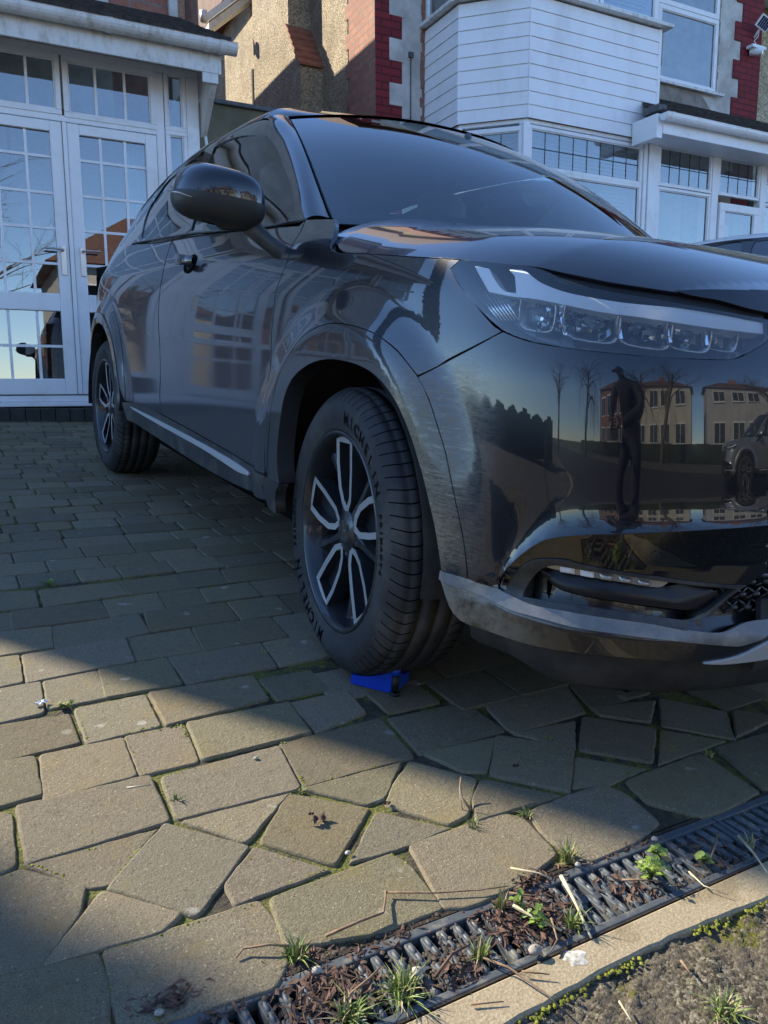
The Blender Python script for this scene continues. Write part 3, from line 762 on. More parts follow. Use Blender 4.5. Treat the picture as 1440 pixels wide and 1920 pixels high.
def rounded(p, r, seg, rr, wob):
    """round the corners and fray the edges of a cast block"""
    n = len(p); out = []
    for i in range(n):
        a, b, c = p[i - 1], p[i], p[(i + 1) % n]
        la, lc = (a - b).length, (c - b).length
        ca = (a - b).normalized().dot((c - b).normalized())
        r_ = r * (.45 if ca > .35 else 1)
        q = min(r_ * rr.uniform(.6, 1.5), la * .3, lc * .3)
        s = b + (a - b).normalized() * q; e = b + (c - b).normalized() * q
        for k in range(seg + 1):
            t_ = k / seg; out.append((1 - t_) ** 2 * s + 2 * t_ * (1 - t_) * b + t_ ** 2 * e)
        nx = c + (b - c).normalized() * min(r, lc * .3)
        m_ = int((nx - e).length / .016)
        for k in range(1, m_):
            t_ = k / m_; nn = Vector((-(c - b).y, (c - b).x)).normalized()
            out.append(e + (nx - e) * t_ + nn * rr.gauss(0, wob))
    return out
def point_in(p, poly):
    c = False; n = len(poly)
    for i in range(n):
        a, b = poly[i], poly[i - 1]
        if (a[1] > p[1]) != (b[1] > p[1]) and p[0] < (b[0] - a[0]) * (p[1] - a[1]) / (b[1] - a[1]) + a[0]: c = not c
    return c
pv = MB(); pv.col = []
rp = random.Random(21)
def lay(poly, far=False, traced=False):
    p = inset([tuple(q) for q in poly], (-.0066 if traced else .0010) if not far else .0035)
    cx = sum(q.x for q in p) / len(p); cy = sum(q.y for q in p) / len(p)
    if far: ring = rounded(p, .012, 1, rp, 0)
    else: ring = rounded(p, .009, 3, rp, .0007)
    dz = rp.uniform(-.0025, .0015); tx, ty = rp.gauss(0, .006), rp.gauss(0, .006)
    hz = lambda q: dz + (q.x - cx) * tx + (q.y - cy) * ty
    c = Vector((cx, cy)); n = len(ring)
    size = math.sqrt(abs(poly_area(p)))
    rings = []
    for k, (ins, z) in enumerate(((0, -.03), (.0, -.0048), (.0018, -.0008), (.0045, 0.0))):
        rings.append([((c + (q - c) * (1 - ins * 2 / size)), z) for q in ring])
    b = len(pv.v); g = rp.uniform(.76, 1.16); tint = (g * rp.uniform(.96, 1.05), g, g * rp.uniform(.90, 1.04))
    vs = []
    for rg in rings: vs += [(q.x, q.y, z + hz(q)) for q, z in rg]
    fs = []
    for k in range(3):
        for i in range(n): fs.append((k * n + i, k * n + (i + 1) % n, (k + 1) * n + (i + 1) % n, (k + 1) * n + i))
    fs.append(tuple(3 * n + i for i in range(n)))
    pv.add(vs, fs[:-1], True); 
    pv.f.append([b + i for i in fs[-1]]); pv.smooth.append(False); pv.mi.append(0)
    pv.col += [tint] * len(fs)
PVC = []
for p in PAV:
    lay(p, traced=True); PVC.append([Vector(q) for q in p])
def overlaps(poly, k=.55):
    c = (sum(q[0] for q in poly) / len(poly), sum(q[1] for q in poly) / len(poly))
    pts = [c] + [(c[0] + (q[0] - c[0]) * k, c[1] + (q[1] - c[1]) * k) for q in poly]
    for P_ in PVC:
        cc = (sum(q[0] for q in P_) / len(P_), sum(q[1] for q in P_) / len(P_))
        if abs(cc[0] - c[0]) > .5 or abs(cc[1] - c[1]) > .4: continue
        if any(point_in(q, P_) for q in pts) or point_in(cc, poly): return True
    return False
# regular courses over the rest of the drive
GX0, GX1, GY1 = -3.2, 3.3, 4.62
y = -.83; row = 0
rows = []
while y < GY1:
    h = .128 if y > .78 else .155
    if y < .79 <= y + h: h = max(.08, .81 - y)
    ang = .030
    x = GX0 - rp.uniform(0, .2)
    if y > 4.5: break
    while x < GX1:
        L = rp.choice((.125, .17, .17, .22, .22)) * (1 if y > .78 else 1.05)
        q = [(x, y + ang * x + .06), (x, y + h + ang * x + .06), (x + L, y + h + ang * (x + L) + .06), (x + L, y + ang * (x + L) + .06)]
        if min(a[1] for a in q) > -.832:
            if not overlaps(q): lay(q, far=(y > 1.2))
            else:
                cx, cy = sum(a[0] for a in q) / 4, sum(a[1] for a in q) / 4
                for ox, oy, f in [(o1 * L * .25, o2 * h * .25, g) for g in (.8, .62, .45) for o1 in (0, 1, -1) for o2 in (0, 1, -1)]:
                    q2 = [(cx + ox + (a[0] - cx) * f, cy + oy + (a[1] - cy) * f) for a in q]
                    if not overlaps(q2, .98): lay(q2); PVC.append([Vector(a) for a in q2]); break
        x += L
    y += h
drive = pv.build('driveway', M['paver'], None, M=GM)
tag(drive, kind='structure')
g = MB()
g.add([(GX0, -.82, -.0058), (GX1, -.82, -.0058), (GX1, GY1 + .2, -.0058), (GX0, GY1 + .2, -.0058)], [(0, 1, 2, 3)])
tag(g.build('driveway_bed', M['joint'], None, M=GM), kind='structure')

# moss cushions in the joints of the foreground
ms = MB(); rm = random.Random(5)
M['moss'] = noisy('moss', (0.085, 0.10, 0.012), (0.26, 0.27, 0.04), 45, 0.95, .8, 300, .002)
for P_ in PVC:
    n = len(P_)
    for i in range(n):
        a, b = P_[i], P_[(i + 1) % n]
        L = (b - a).length
        cy = (a.y + b.y) / 2
        dens = 900 if cy < 0.05 else 260
        ph = rm.uniform(0, 6); 
        for _ in range(int(L * dens * .5)):
            t_ = rm.random(); p = a + (b - a) * t_
            if math.sin(t_ * L * 38 + ph) + math.sin(t_ * L * 13 + ph * 2) < rm.uniform(-.6, 1.0): continue
            r = rm.uniform(.0010, .0032); x = p.x + rm.gauss(0, .0016); y_ = p.y + rm.gauss(0, .0016); z = -.0052 + rm.uniform(0, .0035)
            vs = [(x + r, y_, z), (x, y_ + r, z), (x - r, y_, z), (x, y_ - r, z), (x + rm.gauss(0, r * .3), y_ + rm.gauss(0, r * .3), z + r * .8)]
            ms.add(vs, [(0, 1, 4), (1, 2, 4), (2, 3, 4), (3, 0, 4)], True)
tag(ms.build('moss', M['moss'], None, M=GM), 'bright green moss filling the joints between the paving blocks', 'moss', kind='stuff')

# ---------------------------------------------------------------- drainage channel with grates
CY0, CY1 = -.955, -.828
m = mat('grate_plastic', (0.055, 0.062, 0.068), 0.42, spec=.5); t = NT(m)
t.set(Base_Color=t.mix(t.fr(t.noise(30, 6, .7), .5, .75), (0.075, 0.086, 0.095), (0.20, 0.185, 0.15)), Roughness=t.fr(t.noise(60, 4), -.2, 1.1), Normal=t.bump(t.noise(220, 3), .2, .001))
M['grate'] = m
M['trough'] = noisy('trough', (0.018, 0.014, 0.010), (0.05, 0.038, 0.026), 30, .9, .6, 80, .004)
def make_grate(x0):
    """0.5 m of ribbed slotted grating: slanting ribs, three slot bands, small studs"""
    b = MB(); x1 = x0 + .496; w0, w1 = CY0 + .003, CY1 - .003
    zt = -.004
    b.box(x0, x1, w0, w0 + .012, -.022, zt); b.box(x0, x1, w1 - .016, w1, -.022, zt)
    b.box(x0, x0 + .010, w0 + .012, w1 - .016, -.022, zt - .001)
    b.box(x1 - .010, x1, w0 + .012, w1 - .016, -.022, zt - .001)
    o = b.build('drain_grate', M['grate'], None, bevel=.002, M=GM)
    r = MB(); nrib = 18; pitch = .476 / nrib
    mid_ = (w0 + w1) / 2
    for k in range(nrib):
        xa = x0 + .012 + k * pitch
        for j, (ya, yb) in enumerate(((w0 + .008, mid_ + .006), (mid_ - .006, w1 - .012))):
            off = pitch * .5 * j
            if xa + off > x1 - .012: continue
            n = 7; P = []
            for i in range(n):
                f = i / (n - 1); yy = ya + (yb - ya) * f; ww = .0062 * (1 - .25 * abs(2 * f - 1) ** 8); dz = -.0020 * abs(2 * f - 1) ** 12
                P.append([Vector((xa + off + ww * a_ - .05 * (yy - mid_), yy, zt - .0012 + dz + hz_)) for a_, hz_ in ((-1.1, -.020), (-1.0, -.0022), (-.8, -.0003), (.8, -.0003), (1.0, -.0022), (1.1, -.020))])
            r.grid(P, flip=True)
    r.smooth = [False] * len(r.f)
    r.tube([(x0 + .008, mid_, zt - .012), (x1 - .008, mid_, zt - .012)], [.005, .005], 8)
    r.build('rib', M['grate'], o)
    s_ = MB()
    for k in range(nrib):
        for yy, j in ((w0 + .022, 0), (mid_ - .012, 0), (mid_ + .014, 1), (w1 - .030, 1)):
            xa = x0 + .012 + k * pitch + pitch * .5 * j
            if xa > x1 - .014: continue
            P = [[(xa + .0034 * math.cos(q) * f - .05 * (yy - mid_), yy + .0085 * math.sin(q) * f, zt - .0008 + zz) for q in [2 * math.pi * i / 10 for i in range(10)]] for f, zz in ((1.25, -.004), (1, .0), (.7, .0015), (.01, .0018))]
            s_.grid(P, closed=True, flip=True)
    s_.build('stud', M['grate'], o)
    return o
for k, lab in enumerate(('slotted plastic drain grate at the lower left, partly buried in leaf litter', 'slotted plastic drain grate in the middle, half covered with twigs and grass', 'slotted plastic drain grate right of the leaf litter, weeds growing through it', 'slotted plastic drain grate at the far right in the shade of the car', 'slotted plastic drain grate beyond the left edge of the picture')):
    x0 = (-1.47, -.97, -.47, .03, -1.97)[k] - .035
    tag(make_grate(x0), lab, 'drain grate', 'drain grates along the foot of the driveway')
b = MB()
b.box(-3.2, 3.3, CY0 - .001, CY0 + .002, -.08, -.004); b.box(-3.2, 3.3, CY1 - .002, CY1 + .004, -.08, -.004); b.box(-3.2, 3.3, CY0, CY1, -.10, -.055)
tag(b.build('drain_channel', M['trough'], None, M=GM), kind='structure')
# concrete edging strip
m = M['edging'] = mat('edging', (0.30, 0.25, 0.17), .9, spec=.3); t = NT(m)
t.set(Base_Color=t.mix(t.fr(t.noise(260, 5, .7), .35, .7), (0.27, 0.215, 0.135), (0.40, 0.335, 0.225)), Normal=t.bump(t.noise(240, 5), .6, .002))
c2 = t.mix(t.fr(t.noise(7, 5), .52, .7), (1, 1, 1), (.72, .70, .66))
b2 = t.b.inputs['Base Color'].links[0].from_socket
t.set(Base_Color=t.mix(1.0, b2, c2, 'MULTIPLY'))
b = MB()
xs = [-3.2 + .02 * i for i in range(326)]
E0 = CY0 - .002
lo = [E0 - .054 - .006 * math.sin(x * 9) - rp.uniform(0, .003) for x in xs]
P = [[(x, E0, -.07) for x in xs], [(x, E0, -.006) for x in xs], [(x, E0 - .004, -.003) for x in xs], [(x, l + .004, -.003) for x, l in zip(xs, lo)], [(x, l, -.006) for x, l in zip(xs, lo)], [(x, l, -.05) for x, l in zip(xs, lo)]]
b.grid(P, flip=False, smooth=False)
tag(b.build('edging_strip', M['edging'], None, M=GM), kind='structure')
# rough worn pavement surface in front of it
m = mat('worn_asphalt', (0.12, 0.11, 0.09), .95, spec=.25); t = NT(m)
v = t.voronoi(230); vc = t.sep(t.voronoi(230, out='Color'))
c = t.ramp(vc[0], [(0, (0.040, 0.034, 0.026)), (.45, (0.115, 0.096, 0.068)), (.8, (0.22, 0.19, 0.135)), (1, (0.36, 0.32, 0.24))])
c = t.mix(t.fr(t.noise(9, 6, .7), .4, .7), c, (0.15, 0.125, 0.09))
mo = t.math('MULTIPLY', t.fr(t.noise(6.5, 5), .60, .66), t.fr(t.noise(90, 3), .4, .6))
c = t.mix(mo, c, (0.13, 0.13, 0.02))
t.set(Base_Color=c, Normal=t.bump(t.math('ADD', t.math('MULTIPLY', t.math('SUBTRACT', 1.0, v), .35), t.math('MULTIPLY', t.noise(75, 9, .75), 1.6)), 1.0, .006))
M['worn'] = m
b = MB(); rw = random.Random(11)
def hn(x, y):
    s_ = 0
    for a, f1, f2, p in ((.0040, 23, 31, 0), (.0032, 61, 47, 1.3), (.0022, 117, 139, 2.1), (.0015, 263, 221, .4), (.0014, 401, 437, 2.9)):
        s_ += a * math.sin(x * f1 + 2.1 * math.sin(y * f2 * .6 + p)) * math.sin(y * f2 + 1.7 * math.sin(x * f1 * .5 + p))
    return s_ - .004 * (math.sin(x * 9.0 + 2 * math.sin(y * 14)) > .75)
nx, ny = 330, 110
P = []
for j in range(ny):
    y = E0 - .050 - .50 * (j / (ny - 1)) ** 1.15
    P.append([(-1.75 + 2.3 * i / (nx - 1), y, -.011 + .75 * hn(-1.75 + 2.3 * i / (nx - 1), y) + rw.gauss(0, .0007)) for i in range(nx)])
b.grid(P, flip=True)
tag(b.build('pavement_edge', M['worn'], None, M=GM), kind='structure')
ms = MB()
for _ in range(1100):
    x = rm.uniform(-1.6, .1)
    if math.sin(x * 17) + math.sin(x * 41 + 1) + rm.gauss(0, .4) < .2: continue
    y_ = E0 - .060 - .006 * math.sin(x * 9) + rm.gauss(0, .0045); r = rm.uniform(.0015, .0042); z = -.010 + rm.uniform(0, .005)
    ms.add([(x + r, y_, z), (x, y_ + r, z), (x - r, y_, z), (x, y_ - r, z), (x, y_, z + r * .8)], [(0, 1, 4), (1, 2, 4), (2, 3, 4), (3, 0, 4)], True)
tag(ms.build('moss', M['moss'], None, M=GM), 'strip of moss along the pavement side of the concrete edging', 'moss', kind='stuff')
# pavement, verge and road out to the far side, neighbouring forecourt, ground under the houses
M['pavement'] = noisy('pavement', (0.075, 0.070, 0.062), (0.12, 0.11, 0.095), 3, .9, .5, 120, .004)
M['road'] = noisy('asphalt', (0.030, 0.030, 0.031), (0.055, 0.053, 0.050), 2, .85, .5, 140, .004)
M['grass_ground'] = noisy('grass_ground', (0.040, 0.060, 0.018), (0.085, 0.095, 0.035), 1.5, .95, .8, 60, .02)
z0 = ground_z(0, -1.5) - .02
b = MB()
b.add([(-60, -3.0, -.165), (60, -3.0, -.165), (60, -1.05, -.150), (-60, -1.05, -.150)], [(0, 1, 2, 3)])
tag(b.build('pavement', M['pavement']), kind='structure')
b = MB(); b.box(-60, 60, -3.13, -3.001, -.40, -.160); tag(b.build('kerb', M['edging'], bevel=.01), kind='structure')
b = MB(); b.add([(-90, -10.0, -.26), (90, -10.0, -.26), (90, -3.05, -.25), (-90, -3.05, -.25)], [(0, 1, 2, 3)]); tag(b.build('road', M['road']), kind='structure')
b = MB(); b.add([(-400, -400, -.30), (400, -400, -.30), (400, 400, -.30), (-400, 400, -.30)], [(0, 1, 2, 3)]); tag(b.build('ground', M['grass_ground']), kind='structure')
b = MB(); b.box(-60, 60, -12.5, -10.0, -.4, -.14); tag(b.build('far_pavement', M['pavement']), kind='structure')
# neighbouring forecourts either side, a gently rising concrete sheet
b = MB()
b.add([(3.2, -1.05, -.16), (40, -1.05, -.16), (40, 4.3, .40), (3.2, 4.3, .40)], [(0, 1, 2, 3)])
b.add([(3.2, 4.3, .40), (40, 4.3, .40), (40, 30, .42), (3.2, 30, .42)], [(0, 1, 2, 3)])
b.add([(-40, -1.05, -.10), (-3.1, -1.05, -.10), (-3.1, 4.3, .395), (-40, 4.3, .395)], [(0, 1, 2, 3)])
b.add([(-40, 4.3, .395), (3.2, 4.3, .395), (3.2, 30, .41), (-40, 30, .41)], [(0, 1, 2, 3)])
tag(b.build('forecourt', M['pavement']), kind='structure')
# brick edging step in front of the porch
b = MB()
x = -3.0; rr = random.Random(4)
while x < 1.6:
    b.box(x, x + .098, 4.60, 4.80, .3, .565 + rr.uniform(-.004, .004)); x += .102
o = b.build('porch_step', M['plinth'], None, bevel=.006); tag(o, 'low dark brick step running along the foot of the white porch', 'step')

# ================================================================ across the street (seen in the car's paint and the windows)
def semi(x0, w_, lab, wallm, y=-21.0, h=5.4, seed=1):
    r = random.Random(seed); z = -.2
    t_ = place('house', (x0 + w_ / 2, y - 4, z), lab, 'house')
    b = MB(); b.box(x0, x0 + w_, y - 8, y, z, h); b.build('wall', M[wallm], t_)
    b = MB(); e = .45; rz = h + 2.6
    b.add([(x0 - e, y + e, h), (x0 + w_ + e, y + e, h), (x0 + w_ + e, y - 8 - e, h), (x0 - e, y - 8 - e, h), (x0 + 3.2, y - 4, rz), (x0 + w_ - 3.2, y - 4, rz)],
          [(0, 1, 5, 4), (1, 2, 5), (2, 3, 4, 5), (3, 0, 4), (0, 3, 2, 1)]); b.build('roof', M['tile_brown'], t_)
    b = MB(); b.box(x0 + w_ / 2 - .6, x0 + w_ / 2 + .6, y - 4.4, y - 3.6, rz - .5, rz + 1.1); b.build('chimney', M['brick'], t_)
    for k, xx in enumerate((x0 + 1.0, x0 + w_ / 2 - 1.5 - .4, x0 + w_ / 2 + .4, x0 + w_ - 2.6)):
        for zz in (.9, 3.3):
            f = MB(); f.box(xx - .08, xx + 1.68, y + .001, y + .06, zz - .08, zz + 1.38); fo = f.build('window', M['upvc'], t_)
            g = MB(); g.box(xx, xx + .76, y + .061, y + .075, zz, zz + 1.3); g.box(xx + .84, xx + 1.6, y + .061, y + .075, zz, zz + 1.3); g.build('pane', M['far_glass'], fo)
    return t_
M['far_glass'] = mat('far_glass', (.03, .035, .04), .1)
M['cream'] = noisy('cream_render', (0.62, 0.56, 0.44), (0.50, 0.45, 0.36), 1.5, .85)
M['grey_render'] = noisy('grey_render', (0.50, 0.48, 0.45), (0.38, 0.37, 0.35), 1.5, .85)
semi(-25.5, 11.0, 'brick semi-detached house across the street, leftmost of the row', 'brick_x', seed=2)
semi(-12.5, 11.5, 'cream rendered semi-detached house across the street with a brown hipped roof', 'cream', seed=3)
semi(1.5, 11.5, 'grey rendered semi-detached house across the street', 'grey_render', seed=4)
semi(15.5, 11.5, 'brick semi-detached house across the street, rightmost of the row', 'brick_x', seed=5)
b = MB()
for k in range(40):
    x = -26 + k * 1.35
    b.box(x, x + 1.33, -14.2, -13.8, -.3, .75 + .03 * math.sin(k * 2.1))
tag(b.build('hedge', noisy('hedge', (.015, .025, .01), (.05, .065, .025), 9, .95, 1.0, 30, .05)), 'clipped dark hedge along the front gardens across the street', 'hedge')
# bare trees
M['bark'] = noisy('bark', (0.085, 0.068, 0.050), (0.16, 0.135, 0.10), 14, .95, .8, 50, .02)
def bare_tree(loc, h, lab, seed, droop=0.0, spread=.75, n1=9, twigs=True, trunk_r=.22):
    r = random.Random(seed); root = place('bare_tree', loc, lab, 'tree', group='bare winter trees along the street')
    tb = MB(); cb = MB(); L0 = Vector(loc)
    def limb(mb, p, d, L, rad, depth):
        pts = [p.copy()]; n = 5; rr_ = [rad]
        for i in range(n):
            d = (d + Vector((r.gauss(0, .13), r.gauss(0, .13), r.gauss(0, .08) - droop * (depth / 3.0)))).normalized()
            p = p + d * (L / n); pts.append(p.copy()); rr_.append(rad * (1 - .55 * (i + 1) / n))
        mb.tube(pts, rr_, 7 if depth == 0 else (5 if depth < 2 else 3), cap=False)
        if depth < (4 if twigs else 3):
            k = (n1, 5, 4, 4)[depth] if depth < 4 else 3
            for i in range(k):
                f = r.uniform(.35 if depth == 0 else .15, 1.0); j = min(int(f * n), n - 1); q = pts[j].lerp(pts[j + 1], f * n - j)
                a = r.uniform(0, 2 * math.pi); side = Vector((math.cos(a), math.sin(a), 0)) * spread
                nd = (d * .7 + side + Vector((0, 0, .25 - droop * depth * .3))).normalized()
                limb(cb, q, nd, L * r.uniform(.42, .68), rr_[j] * r.uniform(.35, .55), depth + 1)
    limb(tb, L0.copy(), Vector((0, 0, 1)), h * .6, trunk_r, 0)
    tb.build('trunk', M['bark'], root); cb.build('crown', M['bark'], root)
    return root
bare_tree((-7.8, -14.0, -.2), 10.5, 'bare tree with drooping twigs on the far verge, left of the cream house', 31, droop=.35, n1=12)
bare_tree((-3.6, -11.8, -.2), 9.0, 'tall bare tree on the far pavement in front of the cream house', 32, droop=.05, spread=.6)
bare_tree((6.8, -12.0, -.2), 8.5, 'bare tree on the far pavement in front of the grey house', 33)
bare_tree((14.5, -11.6, -.2), 9.5, 'bare tree on the far pavement near the right-hand brick house', 34)

def shading_conifer(loc, h, rad, lab):
    r = random.Random(8); root = place('shading_evergreen', loc, lab, 'tree'); L0 = Vector(loc)
    b = MB(); b.tube([L0, L0 + Vector((0, 0, h * .8))], [.14, .05], 8); b.build('trunk', M['bark'], root)
    c = MB()
    for i in range(15000):
        z = h * (1 - r.random() ** 1.2) * .98 + .15; q = r.uniform(0, 2 * math.pi)
        rr_ = rad * (1 - .30 * (z / h) ** 3) * math.sqrt(r.uniform(.3, 1)) * (1 + .08 * math.sin(q * 5 + z * 3))
        p = L0 + Vector((rr_ * math.cos(q), rr_ * math.sin(q), z)); a = r.uniform(0, 6.28); s_ = r.uniform(.05, .09)
        u = Vector((math.cos(a), math.sin(a), r.uniform(-.3, .6))).normalized() * s_; v_ = Vector((-math.sin(a), math.cos(a), r.uniform(.2, 1))).normalized() * s_ * .6
        c.add([p - u, p + v_, p + u, p - v_], [(0, 1, 2, 3)])
    c.build('crown', noisy('evergreen', (.02, .035, .012), (.05, .075, .025), 5, .9), root)
shading_conifer((-7.44, 6.33, .35), 8.6, .34, 'slim dense cypress added unseen beside the left house to shade the paving, beyond the left edge of the picture')  # unseen tree, added to cast the shade over the lower left paving

bare_tree((-15.0, -9.2, -.2), 11.0, 'large bare tree with long hanging twigs far left along the street', 41, droop=.55, n1=14, spread=.6)
bare_tree((-21.0, -5.0, -.2), 9.0, 'bare tree farthest left along the street', 42, droop=.1)
b = MB()
rr = random.Random(12)
for k in range(46):
    y = 5.5 - k * .16
    b.box(-9.3 - .1 * rr.random(), -8.9 + .1 * rr.random(), y - .17, y, .0, .95 + .06 * math.sin(k * .9) + .05 * rr.random())
tag(b.build('hedge', bpy.data.materials['hedge']), 'dark hedge bounding the forecourt far to the left', 'hedge')
b = MB(); b.box(-60, -8.0, -1.30, -1.10, -.2, .45); b.box(-60, -8.0, -1.34, -1.06, .451, .52)
tag(b.build('garden_wall', M['brick_x']), 'low brick front garden wall running left from the driveway', 'wall')

# ================================================================ the car
ZL=np.array([0.05,0.15,0.30,0.45,0.60,0.75,0.88,0.98,1.08,1.18])
FX=np.array([.78,.82,.865,.88,.885,.868,.815,.74,.64,.52])
SW=np.array([.80,.835,.858,.868,.872,.872,.866,.848,.797,.735])
COLS=[(0,-.22),(0,0),(-.003,.22),(-.016,.42),(-.045,.60),(-.095,.755),(-.18,.885),(-.33,.975)]
COLA=[(.22,.997),(-.1,1.0),(-.6,1.0),(-1.2,1.0),(-1.8,1.0),(-2.3,1.0),(-2.65,1.0),(-2.95,.985),(-3.2,.91),(-3.36,.76),(-3.44,.5),(-3.46,.2),(-3.46,0),(-3.46,-.2)]
NU=len(COLS)+len(COLA)-3
def _pchip(x,y,q):
    h=np.diff(x);d=np.diff(y)/h;m=np.zeros_like(y)
    m[0]=d[0];m[-1]=d[-1]
    for i in range(1,len(x)-1):
        m[i]=0 if d[i-1]*d[i]<=0 else 2*d[i-1]*d[i]/(d[i-1]+d[i])
    q=np.clip(q,x[0],x[-1]);i=np.clip(np.searchsorted(x,q)-1,0,len(x)-2)
    t=(q-x[i])/h[i];a=y[i];b=y[i+1];ma=m[i]*h[i];mb=m[i+1]*h[i]
    return a*(2*t**3-3*t**2+1)+ma*(t**3-2*t**2+t)+b*(-2*t**3+3*t**2)+mb*(t**3-t**2)
def sm(a,b,x):
    t=np.clip((x-a)/(b-a),0,1);return t*t*(3-2*t)
def base(u,z):
    u=np.asarray(u,float);z=np.asarray(z,float)
    fx=_pchip(ZL,FX,z);sw=_pchip(ZL,SW,z)
    u=np.clip(u,0,NU-1e-6);i=np.floor(u).astype(int);t=u-i
    B=[(1-t)**3/6,(3*t**3-6*t**2+4)/6,(-3*t**3+3*t**2+3*t+1)/6,t**3/6]
    x=0;w=0
    n=len(COLS);AX=np.array([c[0] for c in COLS]+[c[0] for c in COLA]);AW=np.array([c[1] for c in COLS]+[c[1] for c in COLA])
    for k in range(4):
        j=i+k
        rel=(j<n)
        x=x+B[k]*(AX[j]+np.where(rel,fx,0)); w=w+B[k]*AW[j]*sw
    # rear taper with height
    return x,w
ZCU=[2.0, 3.006, 4.028, 4.854, 5.146, 5.283, 5.373, 5.485, 5.609, 5.725, 5.831, 5.832, 6.3]
ZCZ=[0.5664, 0.5462, 0.5311, 0.5134, 0.5033, 0.4962, 0.4897, 0.4744, 0.4509, 0.4205, 0.371, 0.3912, 0.34]
def zc(u):
    return np.interp(u,ZCU,ZCZ)
def prof(z,u):
    # bumper section: flares out to the crease, tucks under it, comes back out at the lip
    d=z-zc(u)
    tuck=np.maximum(.017+.50*np.clip(d,-.14,0),-.022)
    lip=np.interp(z,[.24,.335,.376,.405],[.0,.010,-.017,-.022])
    low=lip+(tuck-lip)*sm(.385,.43,z)
    return np.where(d>=0,.017*np.exp(-np.clip(d,0,1)/.034),low)
def flare(x,z,w):
    o=0
    for cx in (0.0,-2.61):
        r=np.hypot(x-cx,z-.355)
        o=o+ .030*(1-sm(.44,.56,r))*(1-.35*sm(.30,.46,np.abs(z-.95)*0))
    return o
def S(u,z,extra=0.):
    u=np.asarray(u,float);z=np.asarray(z,float)
    x,w=base(u,z);e=1e-3
    x2,w2=base(u+e,z);x1,w1=base(u-e,z)
    tx=x2-x1;tw=w2-w1;l=np.hypot(tx,tw)+1e-12
    nx=tw/l;nw=-tx/l   # outward plan normal
    fw=1-sm(5.2,6.7,u)
    o=prof(z,u)*fw+flare(x,z,w)*sm(4.2,6.2,u)+extra
    return np.stack([x+nx*o,-(w+nw*o),z+0*x],-1)
def N(u,z):
    e=2e-3
    a=S(u+e,z)-S(u-e,z);b=S(u,z+e)-S(u,z-e)
    n=np.cross(b,a);n/=np.linalg.norm(n,axis=-1,keepdims=True)+1e-12
    # outward: for side y negative
    return n
# ---- bonnet ----
HW=.856
def hood(x,w):
    x=np.asarray(x,float);w=np.asarray(w,float)
    q=np.abs(w)/HW;q2=np.clip((x+.3)/1.085,0,2)
    F=q**3.5+q2**5.5
    zs=np.interp(x,[-.5,-.14,.05,.35,.53,.64,.7,.78],[1.0,.981,.964,.946,.930,.912,.904,.905])
    Hh=_pchip(np.array([-.6,-.14,.2,.45,.62,.80]),np.array(HH),x)
    z=zs+Hh*(1-np.clip(F,0,1.3)**2.2)
    # raised shoulder crease running to the front
    return np.stack([x,-w,z],-1)
HH=[.138,.114,.098,.092,.080,.043]
# ---- cabin ----
SEC=np.array([[.795,1.08],[.76,1.18],[.712,1.30],[.67,1.40],[.63,1.49],[.57,1.535],[.42,1.555],[.22,1.562],[0,1.565]])
SV=np.array([0,.13,.27,.39,.48,.56,.70,.85,1.])
TX=np.array([-3.5,-3.3,-3.0,-2.6,-2.2,-1.8,-1.4,-1.1,-.9,-.6,-.3])
TZ=np.array([1.33,1.39,1.455,1.515,1.562,1.59,1.592,1.58,1.55,1.50,1.42])
def cabin(x,vv):
    x=np.asarray(x,float);vv=np.asarray(vv,float)
    w=_pchip(SV,SEC[:,0],vv);z=_pchip(SV,SEC[:,1],vv)
    top=_pchip(TX,TZ,x)
    z=1.08+(z-1.08)*(top-1.08)/.502
    tp=1-.10*np.clip((-2.0-x)/1.4,0,1)**1.6
    # belt rises to the rear
    return np.stack([x+0*vv,-w*tp,z],-1)
# ---- windscreen ----
def scr(a,b):
    a=np.asarray(a,float);b=np.asarray(b,float)
    A=np.stack([-.44-.66*b,.715-.145*np.abs(b)**1.2+0*b,1.095+.40*b+.03*np.sin(np.pi*b)],-1)
    M=np.stack([-.10-.86*b,0*b,1.095+.445*b+.04*np.sin(np.pi*b)],-1)
    k=(np.abs(a)**2.2)[...,None]
    P=A*k+M*(1-k)
    P[...,1]=-A[...,1]*a
    return P

